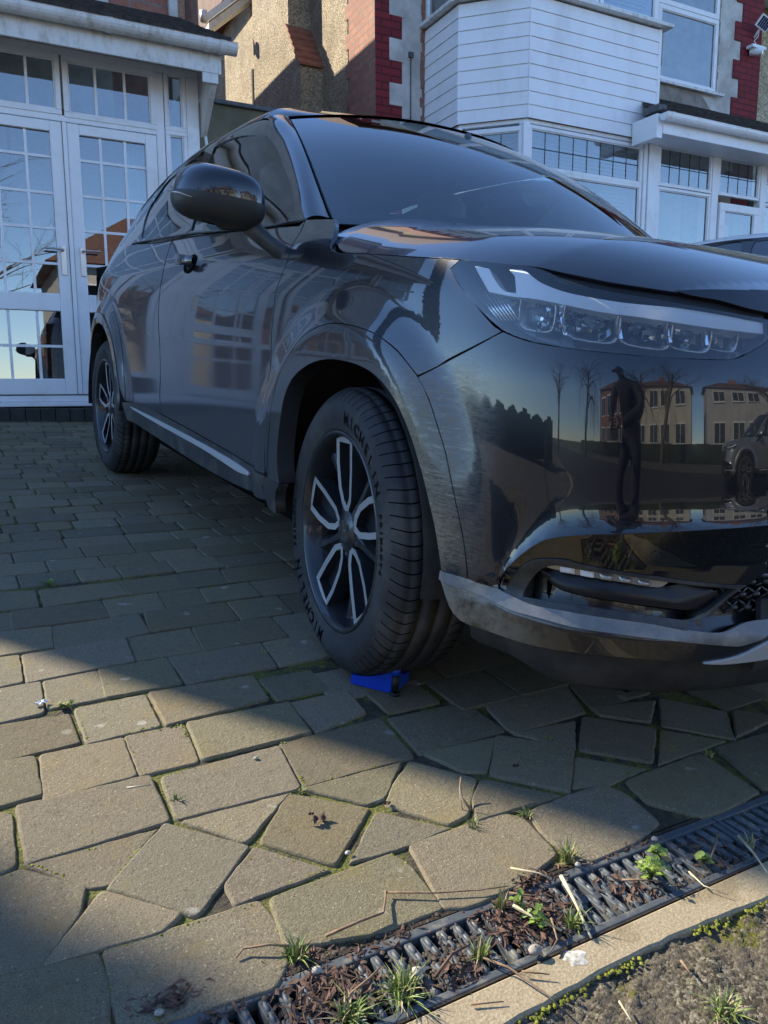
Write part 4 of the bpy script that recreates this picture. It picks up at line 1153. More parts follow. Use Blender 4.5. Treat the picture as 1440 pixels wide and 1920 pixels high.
BK = {
  'bonnet': ('hood', [(-0.3,0.7065),(-0.2113,0.802),(-0.1386,0.8408),(-0.1118,0.8495),(-0.0795,0.8506),(0.0536,0.8441),(0.2262,0.844),(0.3534,0.8278),(0.4607,0.8052),(0.5278,0.7834),(0.5839,0.7568),(0.6426,0.7103),(0.6936,0.637)]),
  'front_wing': ('S', [(8.6115,1.0825),(8.4008,1.075),(8.204,1.0671),(8.1019,1.0255),(8.0813,0.9993),(8.0359,0.987),(7.9264,0.978),(7.4688,0.9674),(6.8808,0.9539),(6.3171,0.9452),(6.4278,0.9306),(6.3366,0.9014),(6.2272,0.8799),(6.1022,0.8502),(6.0056,0.8311),(5.9313,0.8229),(6.227,0.7931),(6.4709,0.7664),(6.5433,0.7542),(6.6871,0.7325),(6.9072,0.7754),(7.1241,0.8002),(7.268,0.8102),(7.4934,0.8189),(7.7131,0.8203),(7.9142,0.8099),(8.1074,0.7838),(8.2359,0.7439),(8.354,0.6995),(8.4227,0.6492),(8.4648,0.6),(8.4949,0.5417),(8.5155,0.4681),(8.5245,0.4086),(8.5466,0.4317),(8.5467,0.4947),(8.5193,0.5586),(8.6258,0.6779),(8.649,0.8232),(8.6436,0.8942),(8.6017,0.934),(8.5717,0.9858),(8.5941,1.0087),(8.5777,1.051)]),
  'front_door': ('S', [(8.6179,1.0799),(8.6567,1.067),(8.8062,1.0717),(9.163,1.0791),(9.5333,1.0884),(10.0095,1.1017),(10.5488,1.1163),(10.9267,1.1246),(10.8954,1.0924),(10.7207,0.9991),(10.6788,0.9162),(10.6726,0.8448),(10.6558,0.7795),(10.6147,0.6902),(10.5968,0.5749),(10.6209,0.4938),(10.5928,0.4298),(10.1307,0.4237),(9.6859,0.4173),(9.175,0.4077),(8.902,0.4011),(8.5558,0.4072),(8.5544,0.431),(8.5619,0.454),(8.5269,0.5581),(8.6406,0.6774),(8.6563,0.8231),(8.6509,0.8943),(8.6088,0.9341),(8.5789,0.986),(8.6015,1.009),(8.5852,1.0512)]),
  'rear_door': ('S', [(10.9599,1.1258),(11.1101,1.1268),(11.5408,1.1294),(12.1815,1.1346),(12.5454,1.1377),(12.5661,1.0823),(12.6643,1.0043),(12.7779,0.9275),(12.4649,0.8629),(12.1501,0.8017),(11.9403,0.7308),(11.7516,0.614),(11.6716,0.5082),(11.6421,0.4198),(11.1879,0.4217),(10.6069,0.4288),(10.635,0.4929),(10.6105,0.5742),(10.6284,0.6898),(10.6695,0.7793),(10.6863,0.8447),(10.6926,0.9163),(10.7351,0.9994),(10.9115,1.093)]),
  'arch_rear_part': ('S', [(6.683,0.7286),(6.903,0.7723),(7.1205,0.7981),(7.264,0.8081),(7.4891,0.8167),(7.7085,0.818),(7.9095,0.8075),(8.1029,0.7813),(8.2335,0.7414),(8.3525,0.6968),(8.4148,0.6469),(8.4574,0.6004),(8.4797,0.5427),(8.5001,0.4694),(8.5092,0.4056),(8.449,0.3864),(8.34,0.4026),(8.3694,0.4372),(8.3708,0.4938),(8.3387,0.5656),(8.2921,0.6294),(8.1937,0.68),(8.0557,0.7104),(7.9006,0.7297),(7.7285,0.7399),(7.5407,0.7419),(7.3128,0.7369),(7.1196,0.7241),(6.9733,0.7047),(6.8261,0.6729),(6.6808,0.6242),(6.5377,0.5596),(6.4322,0.4992),(6.3508,0.4478),(6.271,0.3813),(6.1733,0.3825),(6.0639,0.3784),(6.111,0.4227),(6.1757,0.4745),(6.2392,0.5161),(6.2943,0.5529),(6.3671,0.5987),(6.4601,0.6438),(6.5724,0.694)]),
  'front_bumper': ('S', [(6.6789,0.7287),(6.4599,0.7628),(5.9166,0.8213),(5.8209,0.8153),(5.6273,0.8071),(5.365,0.8034),(4.8219,0.7995),(4.2495,0.7998),(3.7004,0.801),(3.405,0.807),(3.1322,0.825),(2.9978,0.8354),(3.0777,0.7364),(3.0431,0.6436),(3.0052,0.5466),(4.0282,0.5315),(4.8548,0.5138),(5.1465,0.5037),(5.2837,0.4965),(5.374,0.49),(5.4856,0.4747),(5.6093,0.4512),(5.7246,0.421),(5.8298,0.3916),(5.8414,0.3714),(5.9575,0.3779),(6.0551,0.378),(6.1036,0.4231),(6.1685,0.475),(6.232,0.5164),(6.2872,0.5532),(6.36,0.599),(6.4529,0.6441),(6.5648,0.6943)]),
  'lower_fascia': ('S', [(3.0036,0.5458),(4.0258,0.5307),(4.8536,0.513),(5.1458,0.5029),(5.2831,0.4958),(5.3735,0.4892),(5.4851,0.474),(5.6046,0.4513),(5.7224,0.4208),(5.8251,0.3908),(5.8243,0.3737),(5.7664,0.3705),(5.7192,0.3976),(5.6204,0.4249),(5.5274,0.4421),(5.4414,0.4489),(5.2045,0.4547),(4.9817,0.4496),(4.5561,0.4447),(4.0516,0.4402),(3.5242,0.4337),(3.1358,0.4291),(2.8988,0.4285),(2.7165,0.4445),(2.6155,0.4518)]),
  'fog_trim_outer': ('S', [(5.8051,0.3685),(5.7664,0.3705),(5.7192,0.3976),(5.6204,0.4249),(5.5274,0.4421),(5.4414,0.4489),(5.2045,0.4547),(4.9817,0.4496),(4.5561,0.4447),(4.0516,0.4402),(3.5242,0.4337),(3.1358,0.4291),(2.8988,0.4285),(3.0069,0.418),(3.1494,0.4006),(3.3275,0.3784),(3.4616,0.37),(3.6348,0.3649),(3.6526,0.3522),(4.1776,0.361),(4.9969,0.3629),(5.5064,0.3612),(5.6996,0.3672)]),
  'fog_opening': ('S', [(5.5883,0.3687),(5.5915,0.3809),(5.5529,0.4013),(5.4641,0.4254),(5.3859,0.4369),(5.2857,0.4425),(4.9767,0.4408),(4.5491,0.4396),(4.0448,0.435),(3.517,0.4288),(3.0162,0.4234),(3.1548,0.4054),(3.3343,0.3859),(3.4549,0.3764),(3.6465,0.3673),(4.227,0.3725),(4.8773,0.3747),(5.306,0.3711)]),
  'lamp_strip': ('S', [(5.4475,0.4292),(5.3855,0.4385),(5.2885,0.4424),(4.9774,0.4419),(4.5469,0.4377),(4.0467,0.4364),(3.8718,0.433),(3.9645,0.4207),(4.1044,0.4185),(4.5296,0.4226),(4.964,0.4243),(5.2905,0.4234)]),
  'lip_top': ('S', [(6.2803,0.3795),(6.0643,0.3788),(5.8335,0.3699),(5.5064,0.3612),(4.9969,0.3629),(4.1776,0.361),(3.6079,0.3519),(3.1909,0.349),(2.8565,0.3627),(2.5252,0.3659),(2.5748,0.3417),(2.802,0.332),(2.9756,0.3263),(3.6216,0.3348),(4.4445,0.3403),(4.962,0.3405),(5.3384,0.3431),(5.7085,0.3436),(6.0352,0.3549),(6.2818,0.3626)]),
  'lip_face': ('S', [(6.2758,0.3617),(6.034,0.354),(5.7066,0.3427),(5.3366,0.3423),(4.9608,0.3397),(4.444,0.3395),(3.6194,0.3337),(2.9727,0.3252),(2.7989,0.3309),(2.5764,0.3409),(2.5858,0.3343),(2.9506,0.3057),(3.3874,0.2948),(3.8299,0.2962),(4.3894,0.2966),(4.9107,0.2927),(5.4148,0.2872),(5.8988,0.2868),(6.0868,0.293),(6.1828,0.317),(6.2519,0.3541)]),
  'skid_trim': ('S', [(3.3623,0.2932),(2.9476,0.3045),(2.5826,0.3331),(2.473,0.2959),(2.8402,0.2923),(3.1293,0.2911)]),
  'grille_low': ('S', [(2.6103,0.4489),(2.713,0.4425),(2.8803,0.4265),(3.0034,0.416),(3.1366,0.4025),(3.3292,0.3802),(3.4474,0.37),(3.6224,0.3634),(3.6458,0.3522),(3.1909,0.349),(2.8559,0.363),(2.5252,0.3659)]),
  'headlight': ('S', [(6.3041,0.9446),(6.4182,0.929),(6.3192,0.8995),(6.0953,0.8529),(5.9044,0.8241),(5.8039,0.8172),(5.6255,0.8097),(5.2149,0.8026),(4.4968,0.7997),(3.9875,0.8007),(3.5552,0.8031),(3.4094,0.8085),(3.143,0.8266),(3.014,0.8377),(2.9761,0.843),(2.9186,0.8703),(3.3169,0.8752),(3.8612,0.8823),(4.3721,0.8897),(4.8589,0.8984),(5.1768,0.9108),(5.4123,0.9282),(5.7738,0.9376)]),
  'drl': ('S', [(6.1719,0.9373),(6.0492,0.8923),(5.9114,0.8881),(5.775,0.8851),(5.5511,0.8827),(4.9031,0.8687),(4.4165,0.864),(3.6408,0.8561),(2.9553,0.8532),(2.9186,0.8703),(3.8658,0.8818),(4.6345,0.8852),(5.2009,0.896),(5.4628,0.9111),(5.6034,0.9304),(5.7052,0.9321),(5.7696,0.932),(5.7265,0.9211),(5.7528,0.8905),(5.8782,0.8936),(5.9505,0.9071),(6.0136,0.9331)]),
  'nose_panel': ('S', [(3.9704,0.9057),(3.5108,0.9124),(2.7839,0.9186),(2.8898,0.8832),(3.1549,0.8878),(3.4693,0.896),(3.8433,0.9012)]),
  'head_gap': ('S', [(6.3016,0.9524),(5.766,0.9431),(5.3997,0.9354),(5.0569,0.9237),(4.5833,0.9126),(3.9704,0.9057),(3.4693,0.896),(2.8918,0.8824),(2.9205,0.8694),(3.3186,0.8743),(3.8658,0.8818),(4.3761,0.8892),(4.8604,0.8976),(5.1783,0.9099),(5.4139,0.9273),(5.7751,0.9366),(6.2975,0.9446)]),
  'sill': ('S', [(11.6955,0.4121),(11.187,0.4241),(10.594,0.4255),(10.1315,0.4197),(9.6866,0.4135),(9.1754,0.4043),(8.9024,0.3978),(8.5483,0.4034),(8.5504,0.3838),(8.5832,0.373),(8.5702,0.3563),(8.5105,0.34),(8.5902,0.3344),(9.1949,0.314),(9.8264,0.3116),(10.2841,0.3171),(10.9463,0.3262),(11.6238,0.3353)]),
  'sill_front': ('S', [(8.5328,0.4019),(8.4477,0.4012),(8.3403,0.3983),(8.3805,0.3786),(8.3914,0.3556),(8.3913,0.3159),(8.4988,0.3218),(8.5547,0.3549),(8.5672,0.3747)]),
  'sill_strip': ('S', [(11.5394,0.4013),(10.5876,0.4004),(9.6902,0.3948),(9.1864,0.3881),(8.9535,0.3799),(8.8976,0.3743),(8.9148,0.3677),(9.0973,0.3635),(9.694,0.3778),(10.5929,0.385),(11.4471,0.3946)]),
  'bumper_sensor': ('S', [(4.2088,0.4908),(4.1578,0.4881),(4.1206,0.4808),(4.1212,0.4732),(4.1586,0.4696),(4.2113,0.4724),(4.2472,0.4796),(4.2449,0.4872)]),
  'handle': ('S', [(10.7692,1.0343),(10.7603,1.0427),(10.5756,1.0418),(10.3837,1.0384),(10.2242,1.024),(10.1525,1.0067),(10.1753,0.9938),(10.3069,0.9927),(10.5718,1.0023),(10.6889,1.0153)]),
  'front_window': ('cabin', [(-1.64,0.4506),(-1.5084,0.455),(-1.3167,0.4408),(-1.1139,0.4182),(-1.0311,0.4038),(-0.9101,0.3564),(-0.7734,0.2701),(-0.6645,0.1985),(-0.5993,0.1492),(-0.5375,0.0799),(-0.5191,0.0243),(-0.7287,0.0202),(-0.9365,0.0295),(-1.1873,0.0454),(-1.492,0.066),(-1.5371,0.1996),(-1.6437,0.3838)]),
  'rear_window_side': ('cabin', [(-1.7675,0.4503),(-1.8604,0.455),(-1.9374,0.452),(-2.0936,0.439),(-2.2993,0.4364),(-2.4237,0.4063),(-2.53,0.3516),(-2.4996,0.257),(-2.4114,0.1698),(-2.3461,0.1113),(-2.051,0.0909),(-1.8224,0.0829),(-1.5551,0.0745),(-1.6334,0.2227)]),
  'quarter_trim': ('cabin', [(-2.5477,0.3546),(-2.6682,0.3247),(-2.6998,0.231),(-2.5572,0.1203),(-2.37,0.1108),(-2.4602,0.1836),(-2.539,0.2648)]),
  'belt': ('cabin', [(-0.4158,0.0055),(-0.4506,0.0),(-0.7213,0.0099),(-0.9306,0.0219),(-1.2035,0.0372),(-1.509,0.0546),(-1.726,0.0603),(-2.0283,0.0703),(-2.3505,0.0876),(-2.5387,0.099)]),
  'frit': ('scr', [(0.9254,0.7947),(0.87,0.8209),(0.6952,0.7851),(0.5283,0.7375),(0.3787,0.6891),(0.2564,0.6316),(0.2399,0.5396),(0.0499,0.4443),(-0.076,0.4237),(-0.1705,0.2342),(-0.1963,0.1431),(-0.1149,0.0393),(0.9822,0.0),(0.9492,0.0104),(0.9451,0.33)]),
  'pillar_outer': ('cabin', [(-0.4213,0.0088),(-0.5417,0.1273),(-0.6846,0.2295),(-0.8125,0.3146),(-0.9289,0.3889),(-1.0051,0.4304),(-1.0563,0.4539),(-1.1404,0.484)]),
  'bonnet_seam': ('S', [(7.9057,0.9818),(7.4786,0.9732),(6.8869,0.9591),(6.301,0.9544),(5.7634,0.945),(5.3965,0.9372),(5.0535,0.9255),(4.5796,0.9143),(3.9641,0.9083),(3.4165,0.9152),(2.7742,0.9213)]),
  'blade_front': ('S', [(5.4511,0.4223),(5.3467,0.405),(5.2196,0.3965),(4.9824,0.3937),(4.4949,0.3916),(3.9881,0.3872),(3.6175,0.3836),(3.4221,0.3877),(3.2162,0.4115)]),
  'blade_rear': ('S', [(5.4295,0.4252),(5.3578,0.4237),(5.2438,0.4248),(5.0163,0.4259),(4.5329,0.4254),(4.0278,0.4221),(3.8654,0.4185),(3.6794,0.4244),(3.3846,0.4262)]),
  'lamps': ('S', [(5.2551,0.4379),(5.0849,0.4381),(5.0238,0.4375),(4.8546,0.4357),(4.79,0.4351),(4.6205,0.4336),(4.5491,0.4339),(4.382,0.4316),(4.3013,0.4308),(4.1381,0.4288),(5.2555,0.4267),(5.0797,0.4261),(5.0163,0.4259),(4.8438,0.4252),(4.779,0.4247),(4.6099,0.4241),(4.5382,0.4244),(4.3717,0.4231),(4.2919,0.4231),(4.1282,0.4211)]),
}
car = empty('car', M=CM)
tag(car, 'glossy black crossover car filling the frame, dusty along its flank, parked nose down the drive', 'car')

# paint: black clear-coated lacquer under a film of road dust; heavier grey dirt behind and ahead of the wheels
def paint(name, colr, dusty=True, coat=1.0):
    m = mat(name, colr, .25, coat=coat, coat_rough=.012, spec=.3); t = NT(m)
    t.b.inputs['Coat IOR'].default_value = 1.56
    if not dusty: return m
    s3 = t.sep(t.co()); X, Y_, Z = s3[0], s3[1], s3[2]
    # dirt thrown on the corner ahead of the wheel
    side = t.fr(t.math('MULTIPLY', Y_, -1.0), .70, .90)
    rx = t.math('MULTIPLY', t.fr(X, .13, .36), t.math('SUBTRACT', 1.0, t.fr(X, .42, .56)))
    rz = t.math('MULTIPLY', t.fr(Z, .36, .42), t.math('SUBTRACT', 1.0, t.fr(Z, .66, .84)))
    reg = t.math('MULTIPLY', t.math('MULTIPLY', rx, rz), side)
    str_ = t.noise(48, 9, .8, co=t.co(scale=(1, 1, 5.5), rot=(0, R(12), 0)))
    fine = t.noise(260, 4, .7)
    d1 = t.math('MULTIPLY', t.math('MULTIPLY', reg, .95), t.fr(t.math('ADD', t.math('MULTIPLY', str_, .75), t.math('MULTIPLY', fine, .25)), .30, .66))
    sc = t.noise(24, 9, .85, co=t.co(scale=(.4, 1, 9), rot=(0, R(9), 0)), dist=.7)
    d2 = t.math('MULTIPLY', t.math('MULTIPLY', t.fr(reg, .0, .9), t.fr(sc, .545, .62)), .50)
    # thin overall film, thicker low on the doors
    low = t.math('SUBTRACT', 1.0, t.fr(Z, .30, .95))
    sd_ = t.fr(t.math('MULTIPLY', Y_, -1.0), .70, .84)
    back = t.math('SUBTRACT', 1.0, t.fr(X, .0, .5))
    film = t.math('MULTIPLY', t.math('MULTIPLY', sd_, back), t.math('ADD', .03, t.math('MULTIPLY', low, .24)))
    film = t.math('MULTIPLY', film, t.math('ADD', .65, t.math('MULTIPLY', t.noise(2.3, 6, .7), .7)))
    spk = t.math('MULTIPLY', t.fr(t.noise(210, 3, .6), .72, .76), .16)
    tot = t.math('MAXIMUM', t.math('MAXIMUM', d1, d2), t.math('MAXIMUM', film, spk))
    t.set(Base_Color=t.mix(d2, t.mix(tot, colr, t.mix(t.fr(d1, .05, .4), (0.175, 0.185, 0.205), (0.25, 0.215, 0.155))), (0.62, 0.56, 0.44)))
    t.set(Roughness=t.math('ADD', .22, t.math('MULTIPLY', tot, .6)))
    t.set(Coat_Weight=t.math('SUBTRACT', coat, t.math('MULTIPLY', t.fr(tot, .05, .75), .80)))
    t.set(Coat_Roughness=t.math('ADD', .010, t.math('MULTIPLY', tot, .32)))
    return m
M['paint'] = paint('car_paint', (0.0030, 0.0042, 0.0085))
M['trim_gloss'] = paint('gloss_black_trim', (0.004, 0.004, 0.005), coat=.9)
m = mat('grey_plastic', (0.030, 0.032, 0.036), .42, spec=.5); t = NT(m)
t.set(Base_Color=t.mix(t.fr(t.noise(9, 8, .75), .40, .75), (0.026, 0.028, 0.032), (0.10, 0.098, 0.088)), Normal=t.bump(t.noise(900, 2), .15, .0004))
M['plastic'] = m
m = mat('sky_pale_lip', (0.12, 0.125, 0.13), .33, spec=.6); t = NT(m)  # sky reflection on the lip's upward facet put into its pale grey
t.set(Base_Color=t.mix(t.fr(t.noise(14, 8, .75), .35, .75), (0.14, 0.145, 0.15), (0.30, 0.28, 0.24)), Roughness=t.fr(t.noise(20, 5), -.1, 1.3))
M['lip'] = m
m = mat('lip_face', (0.02, 0.02, 0.021), .3, spec=.6, coat=.6); t = NT(m)
s3 = t.sep(t.co()); dm = t.math('MULTIPLY', t.math('SUBTRACT', 1.0, t.fr(s3[0], .50, .70)), t.fr(t.noise(16, 8, .75), .3, .6))
t.set(Base_Color=t.mix(dm, (0.012, 0.012, 0.013), (0.20, 0.185, 0.15)), Coat_Weight=t.math('SUBTRACT', .7, t.math('MULTIPLY', dm, .7)))
M['lip_face'] = m
M['satin'] = mat('satin_silver', (0.55, 0.56, 0.57), .38, .35)
M['under'] = noisy('underbody', (0.018, 0.018, 0.019), (0.045, 0.043, 0.040), 12, .7)
M['void'] = mat('car_void', (0.003, 0.003, 0.003), .9, spec=.1)
M['seal'] = mat('rubber_seal', (0.010, 0.010, 0.011), .45)
M['car_glass'] = glassmat('car_glass', (0.66, 0.72, 0.70), .06, 1.5)
M['tint_glass'] = glassmat('tinted_glass', (0.34, 0.37, 0.37), .05, 1.5)
M['screen_glass'] = glassmat('windscreen_glass', (0.70, 0.93, 0.92), .10, 1.5)
M['lens'] = glassmat('lamp_lens', (.90, .92, .93), .045, 1.5)
M['chrome'] = mat('chrome', (.75, .76, .78), .08, 1.0)
M['lamp_white'] = mat('lamp_white', (.85, .88, .92), .28, coat=.4)
M['lamp_dark'] = mat('lamp_housing', (.018, .019, .021), .25, coat=.5)
M['trim_dark'] = mat('cabin_trim', (.10, .11, .115), .7)
M['seat'] = mat('seat_cloth', (.14, .145, .15), .85)

FN = {'S': S, 'hood': hood, 'cabin': cabin, 'scr': scr}
SCALE = {'S': (.28, 1), 'hood': (1, 1), 'cabin': (1, .9), 'scr': (.7, 1.0)}
def crom(P, step, corner=38):
    """smooth a traced outline except at its corners and resample"""
    n = len(P); P = [Vector(p) for p in P]; cor = []
    for i in range(n):
        a, b = P[i] - P[i - 1], P[(i + 1) % n] - P[i]
        cor.append(a.length < 1e-6 or b.length < 1e-6 or abs(a.angle(b)) > R(corner))
    out = []
    for i in range(n):
        p1, p2 = P[i], P[(i + 1) % n]; L = (p2 - p1).length
        if L < 1e-6: continue
        p0 = P[i - 1] if not cor[i] else p1 - (p2 - p1); p3 = P[(i + 2) % n] if not cor[(i + 1) % n] else p2 + (p2 - p1)
        if not cor[i]: 
            q = p1 - p0; p0 = p1 - q.normalized() * min(q.length, L * 1.5) if q.length > 0 else p0
        if not cor[(i + 1) % n]:
            q = p3 - p2; p3 = p2 + q.normalized() * min(q.length, L * 1.5) if q.length > 0 else p3
        k = max(1, int(L / step))
        for j in range(k):
            t_ = j / k
            out.append(.5 * ((2 * p1) + (p2 - p0) * t_ + (2 * p0 - 5 * p1 + 4 * p2 - p3) * t_ ** 2 + (3 * p1 - p0 - 3 * p2 + p3) * t_ ** 3))
    return out
def normals(F, U, V, s, side=0):
    e = 2.5e-3; eu = e / SCALE[s][0] if s == 'S' else e
    a = F(U + eu, V) - F(U - eu, V); b = F(U, V + (e if side >= 0 else 0)) - F(U, V - (e if side <= 0 else 0))
    n = np.cross(b, a); n /= np.linalg.norm(n, axis=-1, keepdims=True) + 1e-12
    return n
def panel(name, surf_, poly, mt, parent, step=.018, extra=0.0, skirt=.012, holes=(), mirror=False, gap=0.0, inward=None, smooth=True, corner=38, side=0):
    F = FN[surf_]; sx, sy = SCALE[surf_]
    def prep(pl):
        pl = [(p[0] * sx, p[1] * sy) for p in pl]
        if poly_area(pl) < 0: pl = pl[::-1]
        if gap: pl = inset(pl, gap)
        return crom(pl, step, corner) if smooth else [Vector(q) for q in pl]
    outer = prep(poly); hs = [prep(h_) for h_ in holes]
    verts = list(outer); edges = [(i, (i + 1) % len(outer)) for i in range(len(outer))]
    loops = [list(range(len(outer)))]
    for h_ in hs:
        b = len(verts); verts += h_; edges += [(b + i, b + (i + 1) % len(h_)) for i in range(len(h_))]; loops.append(list(range(b, len(verts))))
    xs = [p.x for p in outer]; ys = [p.y for p in outer]
    op = [(p.x, p.y) for p in outer]; hp = [[(p.x, p.y) for p in h_] for h_ in hs]
    j = 0; y = min(ys) + step * .5
    bset = [v for v in verts]
    cell = {}
    for q in bset: cell.setdefault((int(q.x / step), int(q.y / step)), []).append(q)
    while y < max(ys):
        x = min(xs) + step * (.5 if j % 2 else 0)
        while x < max(xs):
            if point_in((x, y), op) and not any(point_in((x, y), h_) for h_ in hp):
                cx, cy = int(x / step), int(y / step)
                if all((q - Vector((x, y))).length > step * .45 for a in (-1, 0, 1) for b in (-1, 0, 1) for q in cell.get((cx + a, cy + b), ())):
                    verts.append(Vector((x, y)))
            x += step
        y += step * .87; j += 1
    vc, ec, fc, ov, oe, of = delaunay_2d_cdt(verts, edges, [], 0, 1e-7)
    tris = []
    for f in fc:
        c = sum((vc[i] for i in f), Vector((0, 0))) / len(f)
        if point_in((c.x, c.y), op) and not any(point_in((c.x, c.y), h_) for h_ in hp): tris.append(list(f))
    U = np.array([v.x / sx for v in vc]); V = np.array([v.y / sy for v in vc])
    Pn = F(U, V); Nn = normals(F, U, V, surf_, side)
    ref = np.array([-0.9, 0, .75]); 
    sgn = np.sign(((Pn - ref) * Nn).sum(-1).mean()); Nn = Nn * sgn
    Pn = Pn + Nn * extra
    # orientation
    ar_ = [np.linalg.norm(np.cross(Pn[f[1]] - Pn[f[0]], Pn[f[2]] - Pn[f[0]])) for f in tris]; t0 = tris[int(np.argmax(ar_))]; fl = np.dot(np.cross(Pn[t0[1]] - Pn[t0[0]], Pn[t0[2]] - Pn[t0[0]]), Nn[t0[0]]) < 0
    if fl: tris = [f[::-1] for f in tris]
    pts = [tuple(p) for p in Pn]; nrm = [tuple(p) for p in Nn]
    # skirt round every boundary loop
    cnt = {}
    for f in tris:
        for a, b in zip(f, f[1:] + f[:1]): cnt[(a, b)] = 1
    bd = [e for e in cnt if (e[1], e[0]) not in cnt]
    if skirt > 0:
        nv = {}
        for a, b in bd:
            tn = Pn[b] - Pn[a]; so = np.cross(tn, Nn[a]); so /= np.linalg.norm(so) + 1e-12
            for i in (a, b):
                nv.setdefault(i, []).append(so)
        top, botm = {}, {}
        for i, L in nv.items():
            o_ = np.mean(L, 0); o_ /= np.linalg.norm(o_) + 1e-12
            r1 = .0009
            m1 = o_ * .7 + Nn[i] * .7
            k = len(pts); pts.append(tuple(Pn[i] + o_ * r1 - Nn[i] * r1)); nrm.append(tuple(o_)); top[i] = k
            k = len(pts); pts.append(tuple(Pn[i] + o_ * r1 - Nn[i] * skirt)); nrm.append(tuple(o_)); botm[i] = k
        for a, b in bd:
            tris.append([b, a, top[a], top[b]]); tris.append([top[b], top[a], botm[a], botm[b]])
    if mirror:
        pts = [(p[0], -p[1], p[2]) for p in pts]; nrm = [(n_[0], -n_[1], n_[2]) for n_ in nrm]; tris = [f[::-1] for f in tris]
    me = bpy.data.meshes.new(name); me.from_pydata(pts, [], tris)
    me.polygons.foreach_set('use_smooth', [True] * len(tris)); me.materials.append(mt); me.update()
    me.normals_split_custom_set_from_vertices(nrm)
    o = bpy.data.objects.new(name, me); COL.objects.link(o); o.parent = parent
    return o
def both(name, surf_, poly, mt, parent, **k):
    a = panel(name, surf_, poly, mt, parent, **k); b = panel(name, surf_, poly, mt, parent, mirror=True, **k); return a, b
def ux(x, z):            # parameter u on the side where the body reaches station x
    us = np.linspace(5.5, 16.0, 1100); xs = S(us, us * 0 + z)[:, 0]; return float(np.interp(-x, -xs, us))
def b_(n): return BK[n][1]

# rear arch opening as traced arc
def arc(cx, cz, r, a0, a1, n=18, k=1.0): return [(ux(cx + r * math.sin(R(a0 + (a1 - a0) * i / n)), cz + r * k * math.cos(R(a0 + (a1 - a0) * i / n))), cz + r * k * math.cos(R(a0 + (a1 - a0) * i / n))) for i in range(n + 1)]

fd = both('front_door', 'S', b_('front_door'), M['paint'], car, gap=.0008)
rd = both('rear_door', 'S', b_('rear_door'), M['paint'], car, gap=.0008)
fwg = both('front_wing', 'S', b_('front_wing'), M['paint'], car, gap=.0006)
both('wheel_arch_trim', 'S', b_('arch_rear_part'), M['trim_gloss'], car, gap=.0004, extra=.001, skirt=.05)
both('sill', 'S', b_('sill'), M['plastic'], car, extra=.004, skirt=.03)
both('sill', 'S', b_('sill_front'), M['plastic'], car, extra=.004, skirt=.03)
both('sill_strip', 'S', b_('sill_strip'), M['satin'], car, extra=.009, skirt=.006, step=.008)
# rear wing: from the rear door back round the corner
rdp = b_('rear_door'); k0 = 4
rear_edge = rdp[4:15]
cutu = 17.2
rw_poly = [(rdp[4][0] + .02, rdp[4][1])] + [(p[0] + .012, p[1]) for p in rdp[5:14]] 
rw_poly += arc(-2.61, .352, .455, 72, -80) + [(15.6, .44), (15.6, 1.17)]
both('rear_wing', 'S', rw_poly, M['paint'], car)
both('wheel_arch_trim', 'S', arc(-2.61, .352, .452, 82, -84) + arc(-2.61, .352, .405, -84, 88), M['trim_gloss'], car, extra=.003, skirt=.05)
both('rear_bumper', 'S', [(14.55, .27), (14.8, .43), (15.62, .435), (19, .435), (19, .27)], M['plastic'], car, step=.03)
both('rear_corner', 'S', [(15.62, .44), (15.62, 1.17), (19, 1.17), (19, .44)], M['paint'], car, step=.03)
# front bumper
fb = both('front_bumper', 'S', b_('front_bumper'), M['paint'], car, gap=.0, corner=50, side=1, skirt=.006)
both('lower_fascia', 'S', b_('lower_fascia'), M['trim_gloss'], car, step=.014, side=-1, skirt=.004)
ft = both('fog_lamp_trim', 'S', b_('fog_trim_outer'), M['plastic'], car, holes=[b_('fog_opening')], extra=.003, skirt=.045, step=.012)
both('lip_top', 'S', b_('lip_top'), M['lip'], car, step=.014, extra=.002)
both('lip_face', 'S', b_('lip_face'), M['lip_face'], car, step=.014)
both('skid_trim', 'S', b_('skid_trim'), M['satin'], car, step=.010, extra=.004)
# centre of the nose, beyond the right edge of the picture
for mir in (False, True):
    panel('grille', 'S', [(.0, .40), (.0, .86), (3.15, .86), (3.15, .56), (2.98, .42)], M['lamp_dark'], car, extra=-.03, step=.03, mirror=mir)
    panel('grille_low', 'S', b_('grille_low'), M['lamp_dark'], car, extra=-.035, mirror=mir, skirt=0)
    panel('number_plate_recess', 'S', [(.0, .27), (.0, .40), (2.62, .40), (2.62, .27)], M['under'], car, step=.03, mirror=mir)
g = MB()
def sp_(u, z, ex=0.0): return Vector(S(u, z, ex))
for k in range(7):
    z = .44 + .055 * k
    us = [.0 + i * .13 for i in range(24)]
    g.tube([sp_(u, z + .004 * math.sin(u * 5), -.012) for u in us], .008, 6)
    g.tube([Vector((p.x, -p.y, p.z)) for p in [sp_(u, z + .004 * math.sin(u * 5), -.012) for u in us]], .008, 6)
g.build('grille_bar', M['trim_gloss'], car)
